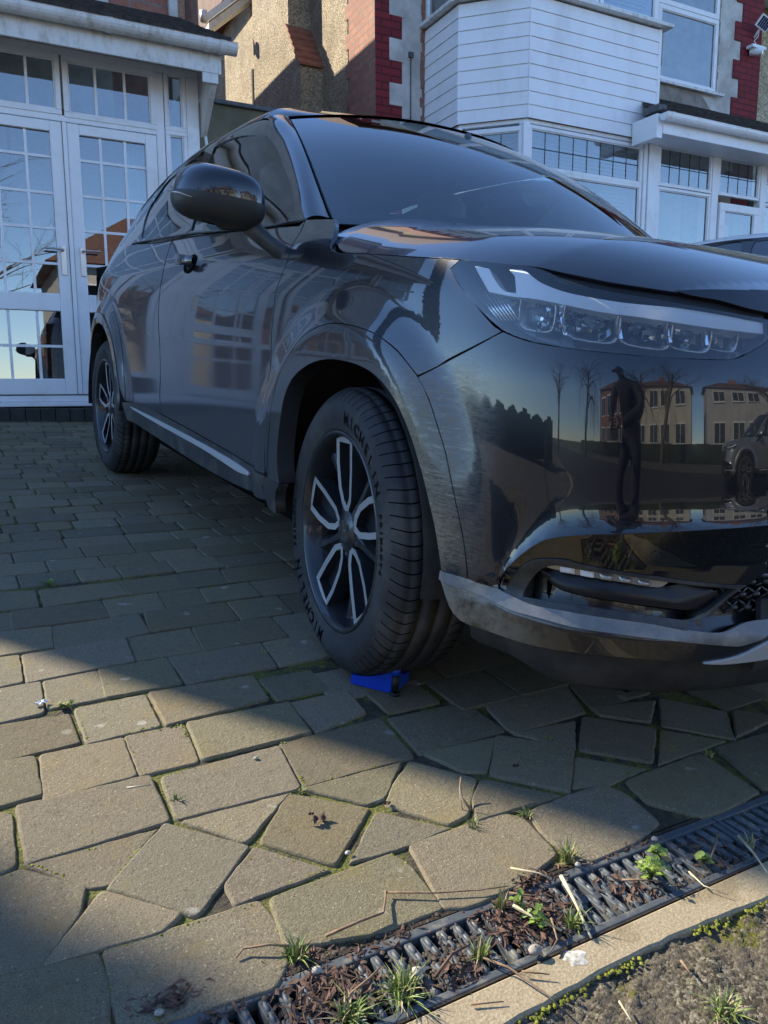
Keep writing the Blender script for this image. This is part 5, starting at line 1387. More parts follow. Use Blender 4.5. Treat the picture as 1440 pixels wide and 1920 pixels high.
# lower mesh: rhombic bars with small bright studs
g = MB(); st_ = MB()
for r_ in range(5):
    for c_ in range(7):
        u, z = 2.35 + c_ * .20 + .1 * (r_ % 2), .385 + r_ * .023
        if z < .372 + max(0, (u - 2.75)) * .055 or z > .462 - max(0, (u - 2.9)) * .085 + .0: continue
        a = sp_(u, z, -.012); 
        for du, dz in ((.10, .012), (-.10, .012), (.10, -.012), (-.10, -.012)):
            g.tube([a, sp_(u + du, z + dz, -.018)], [.0035, .0022], 5)
        st_.tube([sp_(u - .04, z, -.010), sp_(u + .04, z, -.010)], [.0042, .0042], 6)
for mir in (1, -1):
    for mb_, nm, mm in ((g, 'mesh', M['lamp_dark']), (st_, 'mesh_stud', M['plastic'])):
        q = MB(); q.add([(v[0], v[1] * mir, v[2]) for v in mb_.v], [f if mir == 1 else f[::-1] for f in mb_.f], True); q.build(nm, mm, car)

M['lamp_bowl2'] = mat('lamp_bowl_dim', (.45, .43, .40), .25, .6)
M['blade_black'] = mat('blade_black', (.008, .009, .012), .30, spec=.5)
# fog lamp pocket: dark back, strip of five lenses, a projecting blade and the slot below it
for mir in (False, True):
    sg = -1 if mir else 1
    pk = panel('fog_pocket', 'S', b_('fog_opening'), M['lamp_dark'], car, extra=-.050, skirt=0, mirror=mir, step=.02)
    def mk(P, name, mt, par, flip=False):
        q = MB(); q.grid([[Vector((p.x, p.y * sg, p.z)) for p in r] for r in P], flip=(flip != mir)); return q.build(name, mt, par)
    bf, br = b_('blade_front'), b_('blade_rear')
    def dens(L, n=40):
        t_ = np.linspace(0, len(L) - 1, n); return [(float(np.interp(q, range(len(L)), [p[0] for p in L])), float(np.interp(q, range(len(L)), [p[1] for p in L]))) for q in t_]
    df, db = dens(bf), dens(br)
    P = [[sp_(u, z - .009, -.022) for u, z in df], [sp_(u, z - .004, -.007) for u, z in df], [sp_(u, z, -.003) for u, z in df], [sp_(u * .5 + u2 * .5, z * .5 + z2 * .5, -.011) for (u, z), (u2, z2) in zip(df, db)], [sp_(u, z, -.020) for u, z in db]]
    bl = mk(P, 'blade', M['blade_black'], pk)
    lamp = b_('lamp_strip')
    lb = panel('fog_lamp', 'S', lamp, M['lamp_bowl2'], car, extra=-.009, skirt=.0, mirror=mir, step=.01)
    LP = b_('lamps')
    for i in range(5):
        (ua, za), (ub, zb_), (uc, zc_), (ud, zd) = LP[2 * i], LP[2 * i + 1], LP[10 + 2 * i], LP[11 + 2 * i]
        P = []
        for f in (0, .25, .6, 1):
            P.append([sp_((ua * (1 - f) + uc * f) * (1 - g_) + (ub * (1 - f) + ud * f) * g_, (za * (1 - f) + zc_ * f) * (1 - g_) + (zb_ * (1 - f) + zd * f) * g_, -.006 + .006 * math.sin(math.pi * (.08 + .84 * f)) * (1 - abs(2 * g_ - 1) ** 5)) for g_ in (0, .1, .35, .65, .9, 1)])
        mk(P, 'lamp_lens', M['lamp_white'] if i < 2 else M['lamp_bowl2'], lb, flip=True)
# parking sensor disc
both('parking_sensor', 'S', b_('bumper_sensor'), M['trim_gloss'], car, extra=.0015, skirt=.004, step=.004, gap=.0002)

# underside tray below the lip
for mir in (1, -1):
    q = MB(); us = np.linspace(6.15, 0.0, 70); P = []
    for z, ex in ((.305, -.040), (.25, -.046), (.215, -.058), (.198, -.085), (.192, -.32)):
        row = []
        for u in us:
            p = sp_(u, .30, ex); row.append(Vector((p.x, p.y * mir, z + .030 * max(0, u - 5.2))))
        P.append(row)
    q.grid(P, flip=(mir == -1)); q.build('undertray', M['under'], car)

# ---- headlights
for mir in (False, True):
    sg = -1 if mir else 1
    hl = panel('headlight', 'S', b_('headlight'), M['lamp_dark'], car, extra=-.060, skirt=0, mirror=mir, step=.03)
    wall = MB()
    hp_ = crom([(p[0] * .28, p[1]) for p in b_('headlight')], .02, 40)
    ring = [(p.x / .28, p.y) for p in hp_]
    P = [[Vector((q.x, q.y * sg, q.z)) for q in [sp_(u, z, ex) for u, z in ring]] for ex in (-.002, -.060)]
    wall.grid(P, closed=True, flip=not mir); wall.build('lamp_housing', M['lamp_dark'], hl)
    dr_ = panel('daytime_lamp', 'S', b_('drl'), M['lamp_white'], hl, extra=-.010, skirt=.025, mirror=mir, step=.008)
    if 'lamp_bowl' not in M: M['lamp_bowl'] = mat('lamp_bowl', (.42, .42, .42), .22, .85)
    # projector modules: bowls with a bright bezel
    def bowl(u, z, rw, rh, nm='projector'):
        c = sp_(u, z, -.030); a = (sp_(u + .05, z) - sp_(u - .05, z)).normalized(); up2 = Vector((0, 0, 1)); nn = a.cross(up2).normalized()
        if nn.dot(Vector((1, -1, 0))) < 0: nn = -nn
        def ringp(f, dpt): return [c + a * (rw * f * math.copysign(abs(math.cos(q)) ** .55, math.cos(q))) + up2 * (rh * f * math.copysign(abs(math.sin(q)) ** .55, math.sin(q)) + .15 * rw * f * math.cos(q)) + nn * dpt for q in [2 * math.pi * i / 20 for i in range(20)]]
        q = MB(); P = [ringp(1.08, -.006), ringp(1.05, .004), ringp(.95, .004), ringp(.85, -.018), ringp(.5, -.028), ringp(.02, -.030)]
        q.grid([[Vector((v.x, v.y * sg, v.z)) for v in r] for r in P], closed=True, flip=mir); o_ = q.build(nm, M['lamp_bowl'], hl)
        q = MB(); P = [ringp(.42, -.022), ringp(.34, -.008), ringp(.18, -.002), ringp(.01, .0)]
        q.grid([[Vector((v.x, v.y * sg, v.z)) for v in r] for r in P], closed=True, flip=mir)
        q.build('projector_lens', M['lens_solid'], hl)
    if 'lens_solid' not in M: M['lens_solid'] = mat('lens_solid', (.10, .12, .15), .03, coat=1)
    for u, z, rw, rh in ((5.62, .857, .034, .030), (5.02, .848, .046, .032), (4.40, .842, .044, .030), (3.86, .838, .038, .026), (3.45, .838, .030, .022)): bowl(u, z, rw, rh)
    fn = MB()
    for u in (5.35, 4.70, 4.10, 3.64):
        P = [[sp_(u + .02, z, ex), sp_(u - .02, z, ex)] for z, ex in ((.824, -.03), (.85, -.026), (.872, -.03))]
        fn.grid([[Vector((v.x, v.y * sg, v.z)) for v in r] for r in P], flip=mir)
    fn.build('divider', M['chrome'], hl)
    fc2 = MB(); rq = random.Random(17)
    for i in range(110):
        u, z = rq.uniform(3.42, 5.75), rq.uniform(.822, .876); z += .012 * (u < 4.2) * 0; c = sp_(u, z, -.026 - .014 * rq.random()); a_ = rq.uniform(.004, .013); b2 = rq.uniform(.003, .009)
        t1 = Vector((rq.gauss(0, .35), 1, rq.gauss(0, .25))).normalized(); t2 = Vector((rq.gauss(0, .4), rq.gauss(0, .2), 1)).normalized()
        vs = [c - t1 * a_ - t2 * b2, c + t1 * a_ - t2 * b2, c + t1 * a_ + t2 * b2, c - t1 * a_ + t2 * b2]
        fc2.add([Vector((v.x, v.y * sg, v.z)) for v in vs], [(0, 1, 2, 3)])
    fc2.build('reflector', M['chrome'], hl)
    # vertical ribs at the outer end
    lr = MB()
    for i in range(7):
        u = 6.20 - i * .035
        lr.tube([Vector((v.x, v.y * sg, v.z)) for v in (sp_(u, .885 + i * .002, -.018), sp_(u - .20, .84, -.018))], .0018, 5)
    lr.build('rib', M['chrome'], hl)
    panel('lens_cover', 'S', b_('headlight'), M['lens'], hl, extra=.001, skirt=0, mirror=mir, step=.02)
# black gap above the lamps and the nose panel
both('bonnet_seal', 'S', b_('head_gap'), M['seal'], car, extra=-.010, skirt=0, step=.012)
both('nose_panel', 'S', [(p[0], p[1]) for p in b_('nose_panel')] , M['paint'], car, extra=.0, step=.012)
both('nose_panel', 'S', [(3.02, .893), (3.02, .918), (2.0, .925), (.0, .925), (.0, .865), (2.0, .868)], M['paint'], car, step=.02)

# ---- bonnet
front_edge = [(float(S(*p)[0]), -float(S(*p)[1])) for p in b_('bonnet_seam')]
half = [(-.215, .80)] + front_edge
ctr = [(.772, .25), (.778, 0.0)]
hb = half + ctr
rear_c = [(-.03, 0.0), (-.05, .25), (-.10, .45), (-.155, .63)]
full = half + ctr[:1] + [(.778, 0)] + [(.772, -.25)] + [(x, -w_) for x, w_ in half[::-1]] + [(-.155, -.63), (-.10, -.45), (-.05, -.25), (-.03, 0.0), (-.05, .25), (-.10, .45), (-.155, .63)]
bn = panel('bonnet', 'hood', full, M['paint'], car, step=.016, corner=50, skirt=.005)

# ---- cabin
sidef = b_('belt')
po = b_('pillar_outer')
outl = [(p[0], max(0.0, p[1])) for p in sidef] + [(-2.72, .055), (-2.86, .13), (-2.82, .25), (-2.60, .385), (-2.30, .455), (-1.9, .478), (-1.5, .482), (-1.2, .478)] + [p for p in po[::-1]][1:-1]
glassh = [b_('front_window'), b_('rear_window_side')]
both('window_surround', 'cabin', outl, M['trim_gloss'], car, holes=glassh, extra=.0, skirt=.012, corner=55)
for k, (nm, gm) in enumerate((('front_window', 'car_glass'), ('rear_window_side', 'tint_glass'))):
    for mir in (False, True):
        panel('side_window', 'cabin', b_(nm), M[gm], (fd if k == 0 else rd)[1 if mir else 0], extra=-.005, skirt=0, mirror=mir, step=.03)
bp_ = [(p[0], max(0, p[1])) for p in b_('belt')]
for mir in (1, -1):
    q = MB(); pts = [Vector(cabin(*p)) + Vector((0, -.002, .0)) for p in bp_[:1] + bp_[2:]]
    q.tube([Vector((p.x, p.y * mir, p.z)) for p in pts], .0030, 8); q.build('belt_moulding', M['plastic'], car)
# roof incl. rails and header
def vin(w_):
    vs = np.linspace(0, 1, 400); ws = _pchip(SV, SEC[:, 0], vs); return float(np.interp(-w_, -ws, vs))
rf = MB(); nA, rows = 60, []
xs = [-1.16, -1.24, -1.4, -1.6, -1.8, -2.0, -2.2, -2.4, -2.6, -2.8, -3.0, -3.15, -3.28]
aa = [math.sin(math.pi / 2 * (-1 + 2 * i / nA)) for i in range(nA + 1)]
half_w = .60
r0 = []
for a in aa:
    q = Vector(scr(np.array(max(-1, min(1, a))), np.array(1.0))); r0.append(q + Vector((.004, 0, .004)))
rows.append(r0)
for x in xs:
    row = []
    for a in aa:
        f = abs(a); xx = x - .0 * f
        v_ = 1 - (1 - .485) * f ** 1.0
        p = Vector(cabin(xx, v_)); 
        if a > 0: pass
        row.append(Vector((p.x, p.y if a > 0 else -p.y, p.z)))
    rows.append(row)
rf.grid([[p for p in r] for r in rows], flip=True)
ro = rf.build('roof', M['paint'], car)
# A-pillars
for mir in (1, -1):
    q = MB(); P = []
    pv_ = [Vector(cabin(*p)) for p in po]
    def along(L, f):
        d = [0]
        for i in range(1, len(L)): d.append(d[-1] + (L[i] - L[i - 1]).length)
        s_ = f * d[-1]
        for i in range(1, len(L)):
            if s_ <= d[i] + 1e-9: return L[i - 1].lerp(L[i], (s_ - d[i - 1]) / (d[i] - d[i - 1]))
        return L[-1]
    for i in range(25):
        f = i / 24; a_ = along(pv_, f); b2 = Vector(scr(np.array(1.0), np.array(f))) + Vector((.006, 0, .004))
        mid = (a_ + b2) / 2 + Vector((.022, -.020, .012)) * (1 - .3 * f); row = []
        for k in range(9):
            s_ = k / 8; row.append((1 - s_) ** 2 * a_ + 2 * s_ * (1 - s_) * mid + s_ ** 2 * b2)
        P.append([Vector((p.x, p.y * mir, p.z)) for p in row])
    q.grid(P, flip=(mir == 1)); q.build('windscreen_pillar', M['paint'], car)
# windscreen with black frit
fr0 = .925
def scrp(a0, a1, b0, b1, n=24):
    return [(a0 + (a1 - a0) * i / n, b0) for i in range(n)] + [(a1, b0 + (b1 - b0) * i / n) for i in range(n)] + [(a1 + (a0 - a1) * i / n, b1) for i in range(n)] + [(a0, b1 + (b0 - b1) * i / n) for i in range(n)]
ws = panel('windscreen', 'scr', scrp(-.985, .985, -.02, .99), M['screen_glass'], car, skirt=0, smooth=False, step=.03)
panel('windscreen_frit', 'scr', scrp(-.988, .988, -.02, .993), M['seal'], ws, holes=[scrp(-.925, .925, .06, .90)], skirt=0, smooth=False, step=.03, extra=-.004)
q = MB(); P = [[Vector(scr(np.array(a), np.array(b))) + Vector((.0, 0, -.035)) for a in np.linspace(-1, 1, 30)] for b in (-.06, .03)]; q.grid(P); q.build('scuttle', M['plastic'], car)
# tailgate glass and tailgate
q = MB(); P = []
for f in (0, .33, .66, 1):
    row = []
    for a in np.linspace(-1, 1, 20):
        t0_ = Vector(cabin(-3.28, 1 - .515 * abs(a))); t0_.y = -abs(t0_.y) * (1 if a < 0 else -1)
        b0 = Vector((-3.40 + .06 * a * a, .66 * a, 1.10)); row.append(t0_.lerp(b0, f))
    P.append(row)
q.grid(P); q.build('rear_screen', M['tint_glass'], car)
for mir in (1, -1):   # rear quarter panels
    q = MB(); P = []
    for x in np.linspace(-2.5, -3.28, 12):
        row = []
        for v_ in np.linspace(0.0, .49, 10):
            p = Vector(cabin(x, v_)); row.append(Vector((p.x, (p.y + .006) * mir, p.z)))
        P.append(row)
    q.grid(P, flip=(mir == 1)); q.build('rear_quarter', M['paint'], car)
# dark body shell behind the panel gaps, floor, wheel wells
q = MB()
us = np.linspace(8.4, 18.0, 90)
us0 = [u for u in us]
P = [[sp_(u, z, -.045) for u in us0] for z in (.9, .98, 1.05)]
for mir in (1, -1): q.grid([[Vector((p.x, p.y * mir, p.z)) for p in r] for r in P], flip=(mir == -1))
def inner(x0, x1, z0, z1, y=.80):
    for mir in (1, -1): q.add([(x0, -y * mir, z0), (x1, -y * mir, z0), (x1, -y * mir, z1), (x0, -y * mir, z1)], [(0, 1, 2, 3)])
inner(-2.16, -.46, .30, 1.02); inner(.46, .60, .30, .90, .74); inner(-.46, .46, .78, .89, .76); inner(-3.2, -2.16, .80, 1.05); inner(-3.2, -3.06, .3, 1.0)
q.box(-2.15, -.56, -.72, .72, .22, .28); q.box(.46, .70, -.62, .62, .20, .30)
q.build('body_shell', M['void'], car)
for cx in (0, -2.61):
    for mir in (1, -1):
        q = MB(); P = []
        for k in range(25):
            a = R(-96 + 192 * k / 24); r_ = .415
            P.append([Vector((cx + r_ * math.sin(a) * f, y_ * -mir, .352 + r_ * math.cos(a) * f)) for y_, f in ((.885, .97), (.86, 1.0), (.60, 1.0), (.56, .96), (.55, .05))])
        q.grid(P, flip=(mir == -1)); q.build('wheel_well', M['under'], car)

# ---- interior
q = MB(); P = []
for x, z in ((-.16, 1.05), (-.36, 1.04), (-.60, 1.01), (-.70, .93), (-.70, .6)): P.append([Vector((x - (.62 * y_ * y_ if x > -.5 else .1 * y_ * y_), y_ * .93, z - .02 * (abs(y_) > .3))) for y_ in np.linspace(-.70, .70, 16)])
q.grid(P, flip=True); q.build('dashboard', M['trim_dark'], car)
def seat(y_):
    q = MB(); prof = [(0, .05), (.02, .10), (.25, .115), (.46, .10), (.56, .075), (.60, .03)]
    P = []
    for h_, th in prof:
        row = []
        for k in range(16):
            a = 2 * math.pi * k / 16; ww = .235 * (1 - .25 * (h_ / .6) ** 3)
            row.append(Vector((-1.36 - .22 * h_ + th * math.cos(a) * .6, y_ + ww * math.copysign(abs(math.sin(a)) ** .6, math.sin(a)), .62 + h_)))
        P.append(row)
    q.grid(P, closed=True); so = q.build('seat', M['seat'], car)
    q = MB()
    P = []
    for h_, f in ((0, .7), (.03, 1), (.13, 1), (.17, .7), (.18, .1)):
        P.append([Vector((-1.52 + .055 * f * math.cos(2 * math.pi * k / 12), y_ + .13 * f * math.sin(2 * math.pi * k / 12), 1.26 + h_)) for k in range(12)])
    q.grid(P, closed=True); q.tube([(-1.51, y_ - .05, 1.2), (-1.51, y_ - .05, 1.3)], .007); q.tube([(-1.51, y_ + .05, 1.2), (-1.51, y_ + .05, 1.3)], .007)
    q.build('headrest', M['seat'], so)
    q = MB(); q.box(-1.42, -.92, y_ - .24, y_ + .24, .50, .64); q.build('seat_cushion', M['seat'], so, bevel=.04)
seat(-.37); seat(.37)
q = MB(); q.box(-2.45, -2.30, -.62, .62, .55, 1.16); q.build('rear_seat', M['seat'], car, bevel=.05)
sw = MB(); Ms = Matrix.Translation((-.83, -.37, .95)) @ Matrix.Rotation(R(66), 4, 'Y')
ring = [Ms @ Vector((.185 * math.cos(2 * math.pi * k / 28), .185 * math.sin(2 * math.pi * k / 28), 0)) for k in range(29)]
sw.tube(ring, .015, 8); sw.tube([Ms @ Vector((-.17, 0, 0)), Ms @ Vector((.17, 0, 0))], .02, 6); sw.tube([Ms @ Vector((0, 0, 0)), Ms @ Vector((0, 0, .2))], .05, 8)
sw.build('steering_wheel', M['trim_dark'], car)
mr = MB(); P = [[Vector((-.80 + .02 * math.cos(a) * f, .0 + .12 * f * math.sin(a), 1.40 + .035 * f * math.cos(a))) for a in [2 * math.pi * k / 14 for k in range(14)]] for f in (1, .02)]
mr.grid(P, closed=True); mr.tube([(-.80, 0, 1.42), (-.84, 0, 1.50)], .012); mr.build('rear_view_mirror', M['trim_dark'], car)
hdl = MB(); P = [[Vector((x, y_, z)) for y_ in np.linspace(-.52, .52, 8)] for x, z in ((-1.1, 1.50), (-1.5, 1.54), (-2.2, 1.53), (-3.1, 1.42))]; hdl.grid(P); hdl.build('headlining', mat('headlining', (.42, .42, .41), .9), car)

# ---- door handles
def handle(par, x0, z0, L, mir):
    q = MB(); n = 14; P = []
    for i in range(n + 1):
        f = i / n; x = x0 - L * f; u = ux(x, z0 + .008 * f)
        o_ = .008 + .040 * math.sin(math.pi * min(1, max(0, f * .94 + .03))) ** .45
        c = sp_(u, z0 + .010 * f, o_)
        hh = .019 * (1 - .35 * abs(2 * f - 1) ** 3)
        P.append([Vector((c.x, (c.y - .006 * math.cos(a)) * mir, c.z + hh * math.sin(a))) for a in [2 * math.pi * k / 12 for k in range(12)]])
    q.grid(P, closed=True, flip=(mir == 1)); 
    o_ = q.build('door_handle', M['paint'], par)
    q = MB(); u = ux(x0 - L * .45, z0); P = []
    for k, (f, ex) in enumerate(((1.0, .0012), (.9, .0005), (.6, -.002), (.05, -.004))):
        P.append([Vector((p.x, p.y * mir, p.z)) for p in [sp_(ux(x0 - L * .5 + .062 * f * math.cos(a), 1.0), z0 - .005 + .034 * f * math.sin(a), ex + .002) for a in [2 * math.pi * k2 / 18 for k2 in range(18)]]])
    q.grid(P, closed=True, flip=(mir == 1)); q.build('handle_cup', M['void'], par)
handle(fd[0], -1.18, 1.003, .20, 1); handle(fd[1], -1.18, 1.003, .20, -1)

M['mirror_grey'] = mat('mirror_housing_grey', (.030, .031, .034), .5)
# ---- door mirrors
def mirror(mir, par):
    c = Vector((-.565, -.985, 1.122))
    def shell(fz0, fz1, mt, nm, grow=1.0, par_=None):
        q = MB(); P = []; n = 26; mrows = 14
        for j in range(mrows + 1):
            fz = fz0 + (fz1 - fz0) * j / mrows; row = []
            # vertical position and section scale
            s_ = max(0.0, 1 - abs(fz) ** (2.6 if fz > 0 else 2.2)) ** (1 / 3.0)
            for k in range(n):
                a = 2 * math.pi * k / n; ca, sa = math.cos(a), math.sin(a)
                ex = .094 if ca > 0 else .030
                yy = .114 * math.copysign(abs(sa) ** .72, sa); xx = ex * math.copysign(abs(ca) ** .8, ca)
                taper = 1 - .12 * fz * (1 if sa < 0 else .3)
                z = fz * (.080 if fz > 0 else .068) + .018 * (yy / .114) * -1 * .6
                p = c + Vector((xx * s_ * grow, yy * s_ * taper * grow, z * grow))
                p.x += .035 * (-(yy) / .114) * -.9
                row.append(Vector((p.x, p.y * mir, p.z)))
            P.append(row)
        q.grid(P, closed=True, flip=(mir == -1)); return q.build(nm, mt, par_ or par)
    cap_ = shell(-.02, 1.0, M['paint'], 'mirror_cap', 1.0)
    shell(-1.0, .0, M['mirror_grey'], 'mirror_housing', 1.012)
    q = MB()
    pts = [(c.x + .075 - .02, c.y - .085, c.z - .012), (c.x + .045, c.y - .118, c.z - .004), (c.x - .01, c.y - .131, c.z + .004)]
    q.tube([Vector((p[0], p[1] * mir, p[2])) for p in pts], [.0015, .0028, .0015], 8); q.build('indicator_lamp', M['lamp_bowl2'], par)
    q = MB(); arm = [(c.x + .03, c.y + .075, c.z - .055), (c.x + .075, c.y + .115, c.z - .100), (c.x + .10, c.y + .150, c.z - .125), (c.x + .115, c.y + .185, c.z - .135)]
    P = []
    for (x, y_, z), (a_, b2) in zip(arm, ((.036, .022), (.032, .018), (.035, .020), (.050, .030))):
        P.append([Vector((x + a_ * math.cos(t_), y_ * 1.0 + b2 * .5 * math.sin(t_), z + b2 * math.sin(t_))) for t_ in [2 * math.pi * k / 16 for k in range(16)]])
    P = [[Vector((p.x, p.y * mir, p.z)) for p in r] for r in P]
    q.grid(P, closed=True, flip=(mir == -1)); q.build('mirror_arm', M['plastic'], par)
    q = MB(); n = 20
    q.add([(c.x - .033 - 0.03 * math.sin(2 * math.pi * k / n), (c.y + .105 * math.sin(2 * math.pi * k / n)) * mir, c.z + .06 * math.cos(2 * math.pi * k / n)) for k in range(n)], [tuple(range(n))]); q.build('mirror_glass', M['chrome'], par)
for s_, d_ in ((1, fd[0]), (-1, fd[1])): mirror(s_, d_)

# ---- wheels
m = mat('tyre_rubber', (0.020, 0.020, 0.021), .62, spec=.4); t = NT(m)
t.set(Base_Color=t.mix(t.fr(t.noise(6, 7, .7), .42, .72), (0.030, 0.030, 0.031), (0.085, 0.080, 0.070)), Roughness=t.fr(t.noise(12, 4), -.6, 1.0))
M['tyre'] = m
M['rim_dark'] = mat('dark_alloy', (0.028, 0.031, 0.036), .32, .3, coat=.5)
M['rim_bright'] = mat('machined_alloy', (0.42, 0.42, 0.41), .36, .35)
M['disc'] = mat('brake_disc', (.30, .29, .28), .35, 1.0)
M['letters'] = mat('raised_lettering', (0.013, 0.013, 0.014), .40, spec=.7)
def letters(txt, size, font_scale=1.0):
    """flat letter meshes, one per character"""
    out = []
    for ch in txt:
        cu = bpy.data.curves.new('letter', 'FONT'); cu.body = ch; cu.size = size; cu.extrude = .0006; cu.align_x = 'CENTER'; cu.resolution_u = 3; cu.offset = .0010
        ob = bpy.data.objects.new('letter', cu); COL.objects.link(ob)
        dg = bpy.context.evaluated_depsgraph_get(); me = bpy.data.meshes.new_from_object(ob.evaluated_get(dg))
        out.append(([tuple(v.co) for v in me.vertices], [tuple(p.vertices) for p in me.polygons]))
        bpy.data.objects.remove(ob); bpy.data.curves.remove(cu)
    return out
# wheel built about its own Y axis, outer face towards -Y, y = 0 at the outer sidewall
WR, WT = .341, .225
def petal(rot):
    pts = [(-.015, .16), (-.15, .255), (-.235, .40), (-.290, .66), (-.300, .935), (.105, .965), (.105, .62), (.085, .33)]
    c, s_ = math.cos(rot), math.sin(rot)
    return [(x * c + y_ * s_, -x * s_ + y_ * c) for x, y_ in pts]
def make_wheel(name, M_):
    w = empty(name); w.parent = car; w.matrix_basis = M_
    tb = MB(); n = 120
    side = [(.236, .012), (.243, .004), (.249, .004), (.256, .0015), (.268, -.002), (.283, -.004), (.296, -.003), (.304, .001), (.316, .009), (.327, .019)]
    tread = []; y_ = .030
    prof = side[:]
    # circumferential grooves
    for a, b in ((.038, .066), (.072, .106), (.112, .146), (.152, .190)):
        prof += [(WR - .0035 * ((a - .11) / .09) ** 2 - .007, a - .0001), (WR - .0035 * ((a - .11) / .09) ** 2, a + .0005), (WR - .0035 * ((b - .11) / .09) ** 2, b - .0005), (WR - .0035 * ((b - .11) / .09) ** 2 - .007, b)]
    prof += [(.325, .205), (.30, .222), (.26, .222), (.236, .212)]
    prof[9] = (.327, .019); prof.insert(10, (.3345, .030))
    tb.lathe(prof, n); tb.f = [f[::-1] for f in tb.f]
    ty = tb.build('tyre', M['tyre'], w)
    # cross sipes on the shoulder: thin dark cuts
    sp = MB(); ns = 74
    for k in range(ns):
        a = 2 * math.pi * k / ns
        for y0, y1, sk in ((.003, .062, .55), (.155, .190, -.35)):
            pts = []
            for f in (0, .12, .25, .42, .6, .8, 1):
                yy = y0 + (y1 - y0) * f; aa_ = a + sk * .06 * math.sin(f * 2.6)
                r_ = float(np.interp(yy, [.001, .009, .019, .030, .038, .066], [.304, .316, .327, .3345, .3387, WR - .0002])) if yy < .1 else WR - .0035 * ((yy - .11) / .09) ** 2 + .0002
                pts.append((r_, yy, aa_))
            P = []
            for r_, yy, aa_ in pts:
                P.append([Vector(((r_ + .0004) * math.sin(aa_ + d), yy, (r_ + .0004) * math.cos(aa_ + d))) for d in (-.0042, .0042)])
            sp.grid(P, smooth=False, flip=True)
    sp.build('tread_pattern', M['void'], ty)
    lt = MB()
    def ring_text(txt, size, r0, a0, a1, mt, nm):
        L = MB(); gl = letters(txt, size)
        for i, (vs, fs) in enumerate(gl):
            a = R(a0 + (a1 - a0) * i / (len(gl) - 1))
            Rr = Matrix.Rotation(a, 4, 'Y') @ Matrix.Translation((0, 0, r0)) @ Matrix.Rotation(R(90), 4, 'X')
            out_ = []
            for v in vs:
                p = Rr @ Vector((v[0], v[1], v[2])); rr_ = math.hypot(p.x, p.z)
                yy = float(np.interp(rr_, [.256, .268, .283, .296, .304, .316], [.0015, -.002, -.004, -.003, .001, .009])) - .0012
                out_.append((p.x, yy - abs(v[2]) * .5, p.z))
            L.add(out_, fs)
        return L.build(nm, mt, ty)
    ring_text('MICHELIN', .040, .262, 8, 56, M['letters'], 'lettering'); ring_text('MICHELIN', .040, .262, 188, 236, M['letters'], 'lettering')
    ring_text('PRIMACY4', .019, .270, 68, 92, M['letters'], 'lettering'); ring_text('PRIMACY4', .019, .270, 248, 272, M['letters'], 'lettering')
    # rim barrel and lip
    rb = MB(); rb.lathe([(.238, .020), (.240, .006), (.236, .003), (.229, .006), (.224, .018), (.212, .045), (.205, .15), (.21, .205)], 72); rb.f = [f[::-1] for f in rb.f]
    rim = rb.build('rim', M['rim_dark'], w)
    Rm_ = .236
    # five closed loops of machined alloy round sunken dark pockets
    fc_ = MB(); pk = MB(); edge = MB()
    for k in range(5):
        P0 = petal(2 * math.pi * k / 5); n_ = len(P0)
        P1 = [(v.x, v.y) for v in inset([(x, y) for x, y in P0], .064)]
        if poly_area(P0) < 0: P0 = P0[::-1]
        def dish(x, y_): 
            r_ = math.hypot(x, y_); return .020 + .016 * (1 - r_) ** 1.0 if r_ < 1 else .02
        A_ = [Vector((x * Rm_, dish(x, y_), y_ * Rm_)) for x, y_ in P0]; B_ = [Vector((x * Rm_, dish(x, y_) + .001, y_ * Rm_)) for x, y_ in P1]
        C_ = [p + Vector((0, .034, 0)) for p in B_]; D_ = [p + Vector((0, .040, 0)) for p in A_]
        n_ = len(A_)
        fc_.add(A_ + B_, [(i, (i + 1) % n_, n_ + (i + 1) % n_, n_ + i) for i in range(n_)])
        edge.add(B_ + C_, [(i, (i + 1) % n_, n_ + (i + 1) % n_, n_ + i) for i in range(n_)])
        edge.add(A_ + D_, [(i, n_ + i, n_ + (i + 1) % n_, (i + 1) % n_) for i in range(n_)])
        if k in (0, 2, 4, 1, 3):
            pk.add([p + Vector((0, -.010, 0)) for p in C_], [tuple(range(n_))])
    fo = fc_.build('spoke_face', M['rim_bright'], rim)
    edge.build('spoke_side', M['rim_dark'], rim); pk.build('spoke_pocket', M['rim_dark'], rim)
    # dark arms between the loops, hub, cap, nuts
    ar = MB()
    for k in range(5):
        a = 2 * math.pi * (k + .5) / 5 - .12
        for da in (0,):
            d = Vector((math.sin(a), 0, math.cos(a))); sd2 = Vector((math.cos(a), 0, -math.sin(a)))
            P = []
            for r_, ww, yy in ((.03, .030, .034), (.09, .020, .042), (.16, .017, .048), (.222, .026, .040)):
                P.append([d * r_ + sd2 * (ww * s2) + Vector((0, yy + (0 if abs(s2) < .5 else .02), 0)) for s2 in (-1, -.35, .35, 1)])
            ar.grid(P, smooth=False, flip=False)
    ar.build('arm', M['rim_dark'], rim)
    hb_ = MB(); hb_.lathe([(.050, .06), (.050, .034), (.046, .031), (.035, .031), (.033, .029), (.0, .029)], 36); hb_.f = [f[::-1] for f in hb_.f]; hb_.build('hub', M['rim_dark'], rim)
    nu = MB()
    for k in range(5):
        a = 2 * math.pi * (k + .5) / 5
        Mn = Matrix.Translation((.054 * math.sin(a), .050, .054 * math.cos(a))); nu.lathe([(.009, .01), (.009, -.012), (.006, -.015), (0, -.015)], 6, M=Mn, smooth=False)
    nu.build('wheel_nut', M['plastic'], rim)
    # badge: an upright letter H in a rounded frame
    bd = MB(); z_ = .0262
